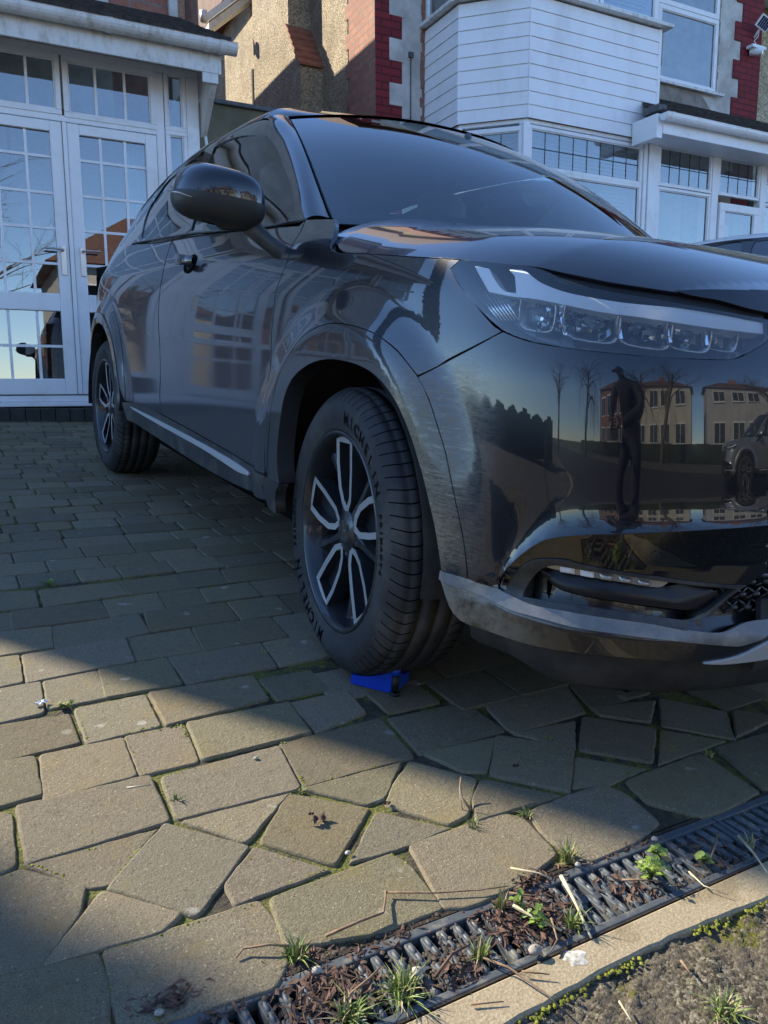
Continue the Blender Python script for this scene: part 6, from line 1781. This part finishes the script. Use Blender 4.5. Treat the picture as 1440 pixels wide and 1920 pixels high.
    def bar(x0, z0_, x1, z1_, t_):
        d = Vector((x1 - x0, 0, z1_ - z0_)); L = d.length; d.normalize(); s2 = Vector((d.z, 0, -d.x)) * t_
        a_, b2 = Vector((x0, z_, z0_)), Vector((x1, z_, z1_)); e = Vector((0, .003, 0))
        vs = [a_ - s2, a_ + s2, b2 + s2, b2 - s2]; vs += [v + e for v in vs]
        bd.add(vs, [(0, 1, 2, 3), (0, 4, 5, 1), (1, 5, 6, 2), (2, 6, 7, 3), (3, 7, 4, 0)])
    bar(-.0135, .016, -.0085, -.016, .0022); bar(.0135, .016, .0085, -.016, .0022); bar(-.0105, 0, .0105, 0, .0022)
    fr_ = [(-.0215, .018), (-.019, .021), (.019, .021), (.0215, .018), (.0165, -.019), (.014, -.021), (-.014, -.021), (-.0165, -.019)]
    for i in range(8): bar(*fr_[i], *fr_[(i + 1) % 8], .0010)
    bd.build('wheel_badge', M['chrome'], rim)
    dk = MB(); dk.lathe([(.0, .085), (.145, .085), (.145, .110), (.0, .110)], 48, smooth=False); dk.f = [f[::-1] for f in dk.f]; dk.build('brake_disc', M['disc'], w)
    cp = MB(); cp.lathe([(.095, .075), (.160, .075), (.165, .085), (.165, .125), (.095, .125)], 10, a0=R(60), a1=R(120), smooth=False); cp.f = [f[::-1] for f in cp.f]; cp.build('brake_caliper', M['plastic'], w)
    bk_ = MB(); bk_.lathe([(.0, .14), (.208, .14)], 36); bk_.f = [f[::-1] for f in bk_.f]; bk_.build('backing_plate', M['void'], w)
    return w
STEER = R(-5.5)
# right-hand wheels (visible side): outer sidewall at y = -.883
def wheelM(x, side, steer=0.0, roll=0.0):
    # local -Y is outward; for the left side turn the wheel round
    Mx = Matrix.Translation((x + (.012 if x == 0 else 0), (-.762 if x == 0 else -.770) * side, WR)) @ Matrix.Rotation(steer, 4, 'Z') @ (Matrix.Rotation(math.pi, 4, 'Z') if side < 0 else Matrix.Identity(4)) @ Matrix.Translation((0, -.112, 0)) @ Matrix.Rotation(roll, 4, 'Y')
    return Mx
wh = make_wheel('wheel', wheelM(0, 1, STEER, R(1)))
for x, s_, st, rl in ((0, -1, STEER, 2.1), (-2.61, 1, 0, R(3)), (-2.61, -1, 0, .5)):
    c = copy_tree(wh, car); c.matrix_parent_inverse = Matrix.Identity(4); c.matrix_basis = wheelM(x, s_, st, rl)

# ================================================================ small things on the ground
def G_(x, y, z=0.0): return GM @ Vector((x, y, z))
def at_G(name, x, y, z=0.0, rz=0.0):
    o = empty(name, M=GM @ Matrix.Translation((x, y, z)) @ Matrix.Rotation(rz, 4, 'Z')); return o
# ---- blue wheel chock
ch = at_G('wheel_chock', -.796, -.203, 0.0, math.atan2(.053, .069))
tag(ch, 'small bright blue plastic wheel chock wedged in front of the front tyre', 'wheel chock')
M['blue'] = mat('blue_plastic', (0.004, 0.045, 0.42), .38); M['blk_rubber'] = mat('black_rubber', (.008, .008, .009), .5)
q = MB(); Lx, Ly = .092, .112
cor = [(0, 0), (Lx, 0), (Lx, Ly), (0, Ly)]
def top_h(u_, v_): return .052 - .030 * math.sin(math.pi * min(1, (u_ + v_) * .55)) ** .8 + .006 * (u_ > .9)
n = 10
P = []
for i in range(n + 1):
    P.append([Vector((Lx * i / n, Ly * j / n, (.060 - .036 * math.sin(math.pi * .5 * min(1, (i + j) / 10.0)) + (.008 if i + j == 0 else 0)))) for j in range(n + 1)])
q.grid(P, smooth=True)
for side_ in (0, 1):
    W_ = [P[0][j] for j in range(n + 1)] if side_ == 0 else [P[i][0] for i in range(n + 1)]
    B_ = [Vector((p.x, p.y, .002)) for p in W_]
    q.grid([W_, B_], smooth=False, flip=(side_ == 0))
W_ = [P[n][j] for j in range(n + 1)]; q.grid([W_, [Vector((p.x, p.y, .002)) for p in W_]], smooth=False)
W_ = [P[i][n] for i in range(n + 1)]; q.grid([W_, [Vector((p.x, p.y, .002)) for p in W_]], smooth=False, flip=True)
q.build('chock_body', M['blue'], ch)
q = MB(); q.tube([(.002, .002, .003), (.002, .002, .052)], [.0095, .0085], 14); q.build('rubber_nose', M['blk_rubber'], ch)
q = MB(); q.tube([(.003, .003, .050), (.003, .003, .060), (.006, .006, .078)], [.0115, .011, .003], 14); q.build('peak', M['blue'], ch)
q = MB(); q.lathe([(.0, -.003), (.012, -.003), (.012, .003), (0, .003)], 14, M=Matrix.Translation((.001, .001, .004)) @ Matrix.Rotation(R(90), 4, 'X')); q.build('foot', M['blk_rubber'], ch)

# ---- weeds
M['leaf'] = noisy('weed_leaf', (.10, .17, .03), (.22, .30, .06), 60, .55)
M['grass_b'] = noisy('grass_blade', (.10, .17, .035), (.26, .30, .09), 30, .55)
M['dry'] = noisy('dry_grass', (.34, .27, .15), (.50, .42, .27), 40, .8)
M['leaf_litter'] = noisy('dead_leaf', (.045, .026, .020), (.15, .088, .062), 60, .8)
M['twig'] = noisy('twig', (.16, .10, .06), (.28, .19, .12), 60, .85)
M['pale'] = noisy('pale_stalk', (.42, .34, .20), (.62, .54, .36), 50, .7)
def blade(mb, p, az, h, lean, w_=.0016, n=5):
    d = Vector((math.cos(az), math.sin(az), 0)); sd2 = Vector((-d.y, d.x, 0)); rows_ = []
    for i in range(n + 1):
        f = i / n; c = p + d * (lean * f ** 1.8) + Vector((0, 0, h * (f - .25 * f * f * (lean / max(h, .001)))))
        ww = w_ * (1 - f ** 2.2) + .0001
        rows_.append([c - sd2 * ww, c + Vector((0, 0, -.0004)), c + sd2 * ww])
    mb.grid(rows_)
def tuft(x, y, r, h, n, lab, seed, name='grass_tuft', kind='grass', z=-.004, dry=.2, grp='tufts of grass and weeds along the drain and joints'):
    rr = random.Random(seed); t_ = at_G(name, x, y, z); tag(t_, lab, 'grass' if kind == 'grass' else 'weed', grp)
    b = MB(); d = MB()
    for i in range(n):
        a = rr.uniform(0, 6.283); q_ = r * math.sqrt(rr.random()) * .5
        p = Vector((q_ * math.cos(a), q_ * math.sin(a), 0)); a2 = a + rr.gauss(0, 1.3)
        blade(d if rr.random() < dry else b, p, a2, h * rr.uniform(.35, 1.25), r * rr.choice((.1, .3, .5, .9, 1.3)) * rr.uniform(.6, 1.2), .0011 * rr.uniform(.7, 1.4))
    b.build('blades', M['grass_b'], t_)
    if d.v: d.build('dry_blades', M['dry'], t_)
    return t_
def weed(x, y, r, h, n, lab, seed, z=-.004):
    """rosette of small rounded leaves on stalks"""
    rr = random.Random(seed); t_ = at_G('weed', x, y, z); tag(t_, lab, 'weed', 'tufts of grass and weeds along the drain and joints')
    b = MB(); s_ = MB()
    for i in range(n):
        a = rr.uniform(0, 6.283); L = r * rr.uniform(.35, 1.0); zz = h * rr.uniform(.4, 1.0)
        c = Vector((L * math.cos(a), L * math.sin(a), zz)); s_.tube([(0, 0, 0), (c.x * .4, c.y * .4, zz * .75), c], .0005, 4)
        sz = rr.uniform(.003, .0058); tilt = rr.uniform(-.5, .5); ring = []
        for k in range(9):
            q_ = 2 * math.pi * k / 9; rad = sz * (1 + .22 * math.cos(3 * q_ + i)); ring.append(c + Vector((rad * math.cos(q_), rad * math.sin(q_), rad * .5 * math.sin(q_ + a) + tilt * rad * math.cos(q_))))
        b.add([c + Vector((0, 0, -.0008))] + ring, [(0, 1 + k, 1 + (k + 1) % 9) for k in range(9)], True)
    b.build('leaves', M['leaf'], t_); s_.build('stalks', M['leaf'], t_)
tuft(-1.312, -.806, .022, .026, 60, 'grass tuft on the paving edge left of the middle grate', 1)
tuft(-1.215, -.918, .034, .028, 120, 'largest bright grass tuft spilling over the middle drain grate', 2)
tuft(-1.292, -.922, .028, .022, 90, 'grass tuft at the bottom edge, between two drain grates', 3)
tuft(-1.009, -.858, .012, .040, 22, 'small upright grass blades above the leaf litter by the drain', 4)
tuft(-.925, -.676, .020, .016, 34, 'low grass at the paving joint below the bent twig', 5)
tuft(-.819, -.690, .018, .014, 34, 'low grass with a pale stalk at the joint in the middle of the sunlit paving', 6, dry=.4)
tuft(-.835, -.812, .022, .030, 70, 'grass tuft at the paving edge right of the leaf litter', 7, dry=.35)
tuft(-.862, -1.127, .030, .026, 80, 'grass tuft in the rough pavement at the bottom right', 8)
tuft(-.515, -.918, .020, .020, 26, 'thin grass with twigs on the far right grate', 9, dry=.5)
tuft(-.934, -.925, .020, .034, 40, 'grass blades among pale stalks beside the concrete edging', 10, dry=.3)
tuft(-1.09, -.915, .018, .030, 34, 'grass blades at the right end of the middle grate', 11)
tuft(-1.355, -.402, .014, .012, 22, 'tiny grass sprout in the mossy joint at left', 12)
tuft(-1.152, -.465, .012, .012, 22, 'tiny grass sprout where three sunlit blocks meet', 13)
tuft(-.323, -.689, .016, .016, 24, 'small weed sprout in the shaded joint at right', 14)
tuft(-.60, -.50, .02, .012, 24, 'faint grass sprout in the shade under the bumper', 15)
tuft(-.985, .13, .020, .014, 20, 'faint grass sprout behind the front tyre', 16)
weed(-.746, -.905, .026, .030, 46, 'bright green leafy weed growing through the right-hand grate', 21)
weed(-.634, -.918, .012, .018, 14, 'small green leafy weed near the end of the right-hand grate', 22)
weed(-.690, -.870, .014, .014, 16, 'small flat green weed on the upper side of the right-hand grate', 23)
weed(-.985, -.905, .018, .026, 16, 'curled green seedling beside the leaf litter', 24)
weed(-.992, -.870, .012, .034, 10, 'tall thin seedling standing in the leaf litter', 27)
weed(-1.469, .012, .018, .008, 16, 'flat rosette weed beside the white tissue', 25, z=-.001)
weed(-1.395, .833, .022, .012, 18, 'small rosette weed in the shaded paving at left', 26, z=-.001)
# ---- leaf litter in the channel
lf = MB(); rl = random.Random(77)
def litter(cx, cy, rx, ry, n, zmax):
    for _ in range(n):
        x = cx + rl.gauss(0, rx); y = cy + rl.gauss(0, ry); d = math.hypot((x - cx) / rx, (y - cy) / ry)
        z = -.004 + zmax * max(0, 1 - d / 2.6) * rl.random(); a = rl.uniform(0, 6.28); L = rl.uniform(.002, .012); w_ = L * rl.uniform(.12, .5)
        u_ = Vector((math.cos(a), math.sin(a), rl.uniform(-.35, .35))); v_ = Vector((-math.sin(a), math.cos(a), rl.uniform(-.6, .6))); p = Vector((x, y, z))
        cr_ = Vector((0, 0, w_ * rl.uniform(-.5, .6)))
        lf.add([p - u_ * L, p - u_ * L * .2 + v_ * w_ + cr_, p + u_ * L, p + u_ * L * .1 - v_ * w_ + cr_ * .5, p + cr_ * -.8], [(0, 1, 4), (1, 2, 4), (2, 3, 4), (3, 0, 4)])
for a in ((-1.298, -.885, .034, .022, 330, .012), (-.985, -.885, .038, .026, 430, .014), (-.93, -.826, .026, .012, 170, .007), (-1.13, -.925, .026, .012, 70, .006), (-1.30, -.80, .030, .008, 60, .004),
          (-.79, -.90, .024, .016, 70, .006), (-.60, -.90, .03, .02, 40, .005), (-1.48, -.80, .026, .010, 110, .010), (-1.22, -.83, .05, .008, 60, .003), (-1.42, -.845, .04, .01, 30, .003), (-.75, -.83, .06, .008, 40, .003)): litter(*a)
tag(lf.build('leaf_litter', M['leaf_litter'], None, M=GM), 'brown rotting leaf litter lying over the drain channel', 'leaf litter', kind='stuff')
so = MB()
for _ in range(1500):
    cx, cy, rx, ry = rl.choice(((-1.30, -.885, .05, .034), (-.985, -.885, .055, .036), (-1.13, -.90, .04, .02), (-1.25, -.822, .10, .006), (-.6, -.93, .15, .01)))
    x, y = cx + rl.gauss(0, rx), cy + rl.gauss(0, ry); r = rl.uniform(.0012, .0048); z = -.009 + rl.random() * .006
    if y < -.97: continue
    so.add([(x + r, y, z), (x, y + r, z), (x - r, y, z), (x, y - r, z), (x, y, z + r * .7)], [(0, 1, 4), (1, 2, 4), (2, 3, 4), (3, 0, 4)], True)
tag(so.build('soil_crumbs', noisy('soil', (.045, .032, .024), (.12, .095, .075), 80, .95), None, M=GM), 'dark soil crumbs and grit washed into the drain channel', 'soil', kind='stuff')
# ---- twigs and stalks
def twig(pts, r, lab, mt='twig', name='twig'):
    q = MB(); n = len(pts); q.tube([Vector(p) for p in pts], [r * (1 - .5 * i / (n - 1)) for i in range(n)], 7)
    o = q.build(name, M[mt], None, M=GM); tag(o, lab, 'twig', 'twigs and stalks lying about the drain'); return o
twig([(-1.305, -.800, .004), (-1.34, -.786, .010), (-1.373, -.773, .006), (-1.385, -.78, .002)], .0022, 'dark curved twig reaching left across the paving from the grass tuft')
twig([(-1.265, -.800, .006), (-1.215, -.802, .012), (-1.175, -.800, .010), (-1.155, -.772, .006), (-1.148, -.760, .008)], .0024, 'long crooked brown twig along the paving edge above the middle grate')
twig([(-1.148, -.762, .006), (-1.08, -.795, .006), (-1.02, -.818, .007), (-.97, -.828, .004)], .0016, 'thin dark twig continuing right from the crooked one')
twig([(-.889, -.853, .012), (-.900, -.885, .010), (-.906, -.905, .006), (-.930, -.960, .002)], .0034, 'pale stout stalk lying across the left end of the right-hand grate', 'pale', 'stalk')
twig([(-1.000, -.872, .014), (-.985, -.900, .010), (-.962, -.935, .006)], .0030, 'pale split stalk in the leaf litter beside the edging', 'pale', 'stalk')
twig([(-.530, -.905, .010), (-.545, -.945, .008), (-.565, -.985, .004)], .0026, 'pale stalk crossing the grate at the right edge', 'pale', 'stalk')
twig([(-.685, -.928, .006), (-.690, -.960, .005), (-.670, -.990, .003)], .0014, 'thin pale stalk hanging over the concrete edging', 'pale', 'stalk')
twig([(-1.092, -.924, .004), (-1.075, -.955, .008), (-1.056, -1.004, .004), (-1.05, -1.03, .0)], .0018, 'brown twig lying across the concrete edging')
twig([(-1.06, -.965, .004), (-1.03, -.985, .004)], .0016, 'short broken twig on the concrete edging, upper one')
twig([(-1.15, -.975, .001), (-1.11, -.990, .001)], .0014, 'short straight twig on the concrete edging, lower one')
twig([(-1.425, -.338, .0025), (-1.385, -.345, .0025)], .0019, 'short pale stick lying on a sunlit paving block', 'pale', 'stick')
twig([(-.902, -.640, .0), (-.908, -.618, .012), (-.900, -.600, .024), (-.892, -.590, .034)], .0026, 'bent dark twig standing up from a joint in the middle paving')
twig([(-.915, -.632, .0), (-.917, -.625, .018), (-.915, -.618, .036)], .0013, 'pale upright stalk beside the bent dark twig', 'pale', 'stalk')
twig([(-.985, -.845, .010), (-.96, -.865, .011), (-.93, -.872, .006)], .0016, 'reddish twig across the leaf litter')
twig([(-.56, -.885, .010), (-.59, -.905, .012), (-.63, -.925, .008)], .0024, 'dark reddish twig with torn bark on the far right grate')
twig([(-.80, -.895, .006), (-.77, -.915, .010), (-.745, -.925, .006)], .0018, 'dark crooked twig beside the leafy weed')
twig([(-.845, -1.045, .0), (-.852, -1.065, .001)], .0022, 'short brown stick on the rough pavement', name='stick')
twig([(-.975, -1.055, .0), (-.985, -1.085, .001)], .0014, 'thin pale stick on the rough pavement', 'pale', 'stick')
twig([(-.945, -.80, .008), (-.915, -.83, .010), (-.90, -.845, .006)], .0018, 'pale stalk leaning on the leaf litter at the paving edge', 'pale', 'stalk')
twig([(-.965, -.915, .012), (-.98, -.945, .006), (-1.0, -.955, .004)], .0017, 'brown twig below the pale split stalk')
twig([(-1.285, -.905, .012), (-1.25, -.895, .014), (-1.225, -.88, .008)], .0020, 'brown twig in the litter left of the middle grate')
twig([(-1.17, -.925, .008), (-1.13, -.905, .010), (-1.10, -.90, .007)], .0026, 'torn strip of bark lying on the middle grate', 'leaf_litter', 'bark_strip')
# ---- curled dead leaf, white tissue scrap, pebbles
def scrap(x, y, sx, sy, h, mt, name, lab, cat, seed, rz=0.0):
    rr = random.Random(seed); t_ = MB(); P = []
    for i in range(9):
        row = []
        for j in range(7):
            a, b2 = i / 8 - .5, j / 6 - .5; e = 1 - (2 * abs(b2)) ** 2 * .5
            row.append(Vector((x + (a * math.cos(rz) - b2 * math.sin(rz) * e) * sx * (1 if True else 0), y + (a * math.sin(rz) * sx + b2 * math.cos(rz) * sy * (1 - (2 * a) ** 2 * .7)), .001 + h * (.5 + .5 * math.sin(a * 9 + seed) * math.cos(b2 * 7 + seed)) + rr.uniform(0, h * .25))))
        P.append(row)
    t_.grid(P); tag(t_.build(name, M[mt], None, M=GM), lab, cat)
scrap(-1.16, -.560, .030, .016, .009, 'leaf_litter', 'dead_leaf', 'curled dark dead leaf on the sunlit diamond-shaped paving block', 'leaf', 3, .3)
scrap(-1.165, -.540, .010, .007, .005, 'leaf_litter', 'dead_leaf', 'tiny dead leaf scrap just behind the curled dark leaf', 'leaf', 5)
scrap(-.735, -.560, .016, .008, .004, 'leaf_litter', 'dead_leaf', 'small dead leaf at the shadow edge on the right-hand paving', 'leaf', 6)
scrap(-1.03, -.565, .014, .010, .004, 'leaf_litter', 'dead_leaf', 'small dead leaf on a triangular block in the middle', 'leaf', 8)
M['tissue'] = mat('tissue_paper', (.75, .76, .78), .8)
scrap(-1.514, .040, .026, .014, .008, 'tissue', 'paper_scrap', 'crumpled white paper scrap on the paving near the left edge', 'paper scrap', 2, .4)
M['pebble_grey'] = noisy('pebble_stone', (.22, .20, .17), (.45, .42, .36), 50, .8)
for k, (x, y, r, lab) in enumerate(((-.665, -.842, .0055, 'whitish pebble at the paving edge above the right-hand grate'), (-.835, -.835, .005, 'grey pebble beside the grass tuft at the paving edge'), (-1.185, -.905, .0075, 'shiny white pebble sitting on the middle grate'),
                             (-1.02, -.945, .0085, 'dark glossy pebble beside the concrete edging'), (-1.30, -.845, .006, 'grey pebble in the litter at the lower left'), (-1.495, -.82, .005, 'pale pebble at the bottom left paving edge'), (-1.155, -.655, .0045, 'pale pebble in the joint left of the large block'), (-1.185, -.335, .004, 'light chip in the mossy joint between sunlit blocks'))):
    q = MB(); rr = random.Random(k); P = []
    for i in range(7):
        f = -1 + 2 * i / 6; s_ = math.sqrt(max(.02, 1 - f * f)); P.append([Vector((x + r * s_ * math.cos(a) * 1.2, y + r * s_ * math.sin(a) * rr.uniform(.85, 1.05), r * .6 + r * .65 * f)) for a in [2 * math.pi * j / 10 for j in range(10)]])
    q.grid(P, closed=True, flip=False); tag(q.build('pebble', M['pebble_grey'], None, M=GM), lab, 'pebble', 'pebbles by the drain')
# bird dropping on the edging
q = MB(); P = []; rr = random.Random(2)
for f in (1, .75, .45, .02): P.append([Vector((-.972 + .017 * f * (1 + .25 * math.sin(5 * a + 1)) * math.cos(a), -.974 + .014 * f * (1 + .25 * math.sin(4 * a)) * math.sin(a), -.0028 + .0016 * (1 - f * f))) for a in [2 * math.pi * k / 24 for k in range(24)]])
q.grid(P, closed=True); tag(q.build('bird_dropping', noisy('dropping', (.60, .58, .52), (.25, .22, .18), 150, .9), None, M=GM), 'dried white bird dropping on the concrete edging', 'dropping')

# ================================================================ other cars: copies in other paint
M['silver_paint'] = mat('silver_paint', (.42, .43, .44), .3, .7, coat=1.0)
M['white_paint'] = mat('white_paint', (.68, .70, .72), .3, coat=1.0)
skip = ()
def other_car(loc, rz, mt, lab):
    c = copy_tree(car, None, {'car_paint': M[mt]}); c.matrix_world = Matrix.Translation(loc) @ (CM if rz is None else Matrix.Rotation(rz, 4, 'Z'))
    tag(c, lab, 'car'); return c
other_car((1.75, -7.6, -.255), math.pi, 'silver_paint', 'silver car parked across the street, seen only as a reflection in the black bumper')
other_car((4.88, 1.35, .25), None, 'white_paint', 'white car on the neighbouring forecourt, only its top shows beyond the black bonnet')

# ================================================================ the photographer, standing bent behind the camera
per = place('person', (-1.62, -2.40, -.14), 'person in dark clothes and cap bending behind the camera, reflected in the bumper', 'person')
def skinned(name, verts, edges, radii, mt, parent, sub=2):
    me = bpy.data.meshes.new(name); me.from_pydata(verts, edges, []); me.materials.append(M[mt])
    o = bpy.data.objects.new(name, me); COL.objects.link(o); o.parent = parent; o.matrix_parent_inverse = Matrix.Translation(-Vector(per['_w']))
    sk = o.modifiers.new('skin', 'SKIN'); sk.use_smooth_shade = True
    for i, r in enumerate(radii): me.skin_vertices[0].data[i].radius = r if hasattr(r, '__len__') else (r, r)
    me.skin_vertices[0].data[0].use_root = True
    s_ = o.modifiers.new('sub', 'SUBSURF'); s_.levels = sub; s_.render_levels = sub
    return o
M['dark_cloth'] = noisy('dark_cloth', (.012, .013, .017), (.028, .029, .034), 20, .9); M['skin'] = mat('skin', (.42, .26, .19), .55); M['jacket'] = noisy('grey_jacket', (.02, .022, .026), (.045, .048, .055), 12, .9)
bx, by = -1.72, -2.40
# pelvis, spine, neck, head; legs bent; arms forward to the phone at the lens
V = [(bx, by - .10, .62), (bx, by - .04, .80), (bx, by + .06, .98), (bx, by + .15, 1.10), (bx, by + .21, 1.20), (bx, by + .25, 1.31),
     (bx - .13, by - .10, .58), (bx - .19, by + .02, .34), (bx - .22, by - .02, -.08), (bx - .23, by + .13, -.11),
     (bx + .13, by - .10, .58), (bx + .20, by + .03, .34), (bx + .26, by - .04, -.08), (bx + .28, by + .11, -.11),
     (bx - .21, by + .12, 1.08), (bx - .36, by + .18, .84), (bx - .11, by + .40, .74),
     (bx + .21, by + .12, 1.08), (bx + .38, by + .18, .84), (bx + .13, by + .40, .74)]
E_ = [(0, 1), (1, 2), (2, 3), (3, 4), (4, 5), (0, 6), (6, 7), (7, 8), (8, 9), (0, 10), (10, 11), (11, 12), (12, 13), (3, 14), (14, 15), (15, 16), (3, 17), (17, 18), (18, 19)]
Rr = [(.19, .14), (.19, .14), (.21, .15), (.18, .12), (.055, .055), (.085, .10), (.125, .125), (.09, .09), (.06, .06), (.05, .04), (.125, .125), (.09, .09), (.06, .06), (.05, .04), (.085, .085), (.062, .062), (.040, .040), (.085, .085), (.062, .062), (.040, .040)]
skinned('body', V, E_, Rr, 'jacket', per)
def hand(cx, cy, cz, s_):
    V = [(cx, cy, cz), (cx - s_ * .03, cy + .05, cz - .01)]; E_ = [(0, 1)]; Rr = [.028, .030]
    for k in range(4):
        b = len(V); fx = cx - s_ * (.055); fz = cz + .028 - .019 * k; L = (.028, .032, .030, .024)[k]
        V += [(cx - s_ * .045, cy + .065, fz), (cx - s_ * (.05 + L), cy + .085, fz), (cx - s_ * (.045 + L * 1.3), cy + .105, fz - .003)]
        E_ += [(1, b), (b, b + 1), (b + 1, b + 2)]; Rr += [.0095, .0085, .0075]
    b = len(V); V += [(cx - s_ * .012, cy + .07, cz + .03), (cx - s_ * .035, cy + .10, cz + .045)]; E_ += [(0, b), (b, b + 1)]; Rr += [.011, .009]
    skinned('hand', V, E_, Rr, 'skin', per, 1)
hand(bx - .11, by + .42, .745, -1); hand(bx + .13, by + .42, .745, 1)
# head with face, cap
q = MB(); P = []; hc = Vector((bx, by + .27, 1.335))
for i in range(15):
    f = -1 + 2 * i / 14; s_ = math.sqrt(max(.0, 1 - f * f)); row = []
    for k in range(24):
        a = 2 * math.pi * k / 24; ca, sa = math.cos(a), math.sin(a)
        rx, ry = .074 * s_ * (1 - .18 * max(0, -f)), .094 * s_ * (1 - .12 * max(0, -f))
        nose = .020 * math.exp(-((f + .12) / .18) ** 2) * max(0, sa) ** 24; eye = -.010 * math.exp(-((f - .12) / .10) ** 2) * max(0, sa) ** 6 * (abs(ca) > .22); mouth = -.004 * math.exp(-((f + .48) / .05) ** 2) * max(0, sa) ** 8
        ear = .012 * math.exp(-((f) / .25) ** 2) * (abs(ca) > .97)
        row.append(hc + Vector(((rx + ear) * ca, (ry + nose + eye + mouth) * sa, .115 * f)))
    P.append(row)
q.grid(P, closed=True); q.build('head', M['skin'], per)
q = MB(); P = []
for f in (.18, .45, .75, .95, 1.0):
    s_ = math.sqrt(max(.0, 1 - f * f)) if f < 1 else .02
    P.append([hc + Vector((.084 * s_ * math.cos(a), .104 * s_ * math.sin(a), .122 * f)) for a in [2 * math.pi * k / 24 for k in range(24)]])
q.grid(P, closed=True)
q.grid([[hc + Vector((.080 * math.cos(a) * g_, .10 * math.sin(a) * g_ + .0, .03 - .012 * (g_ - 1) * 5)) for a in [math.pi * k / 12 for k in range(13)]] for g_ in (1.0, 1.65)])
q.build('cap', M['dark_cloth'], per)
q = MB(); q.box(-1.775, -1.605, -1.920, -1.909, .640, .735); tag(q.build('phone', M['blk_rubber'], None, bevel=.004), 'dark mobile phone held out by the crouching photographer', 'phone')
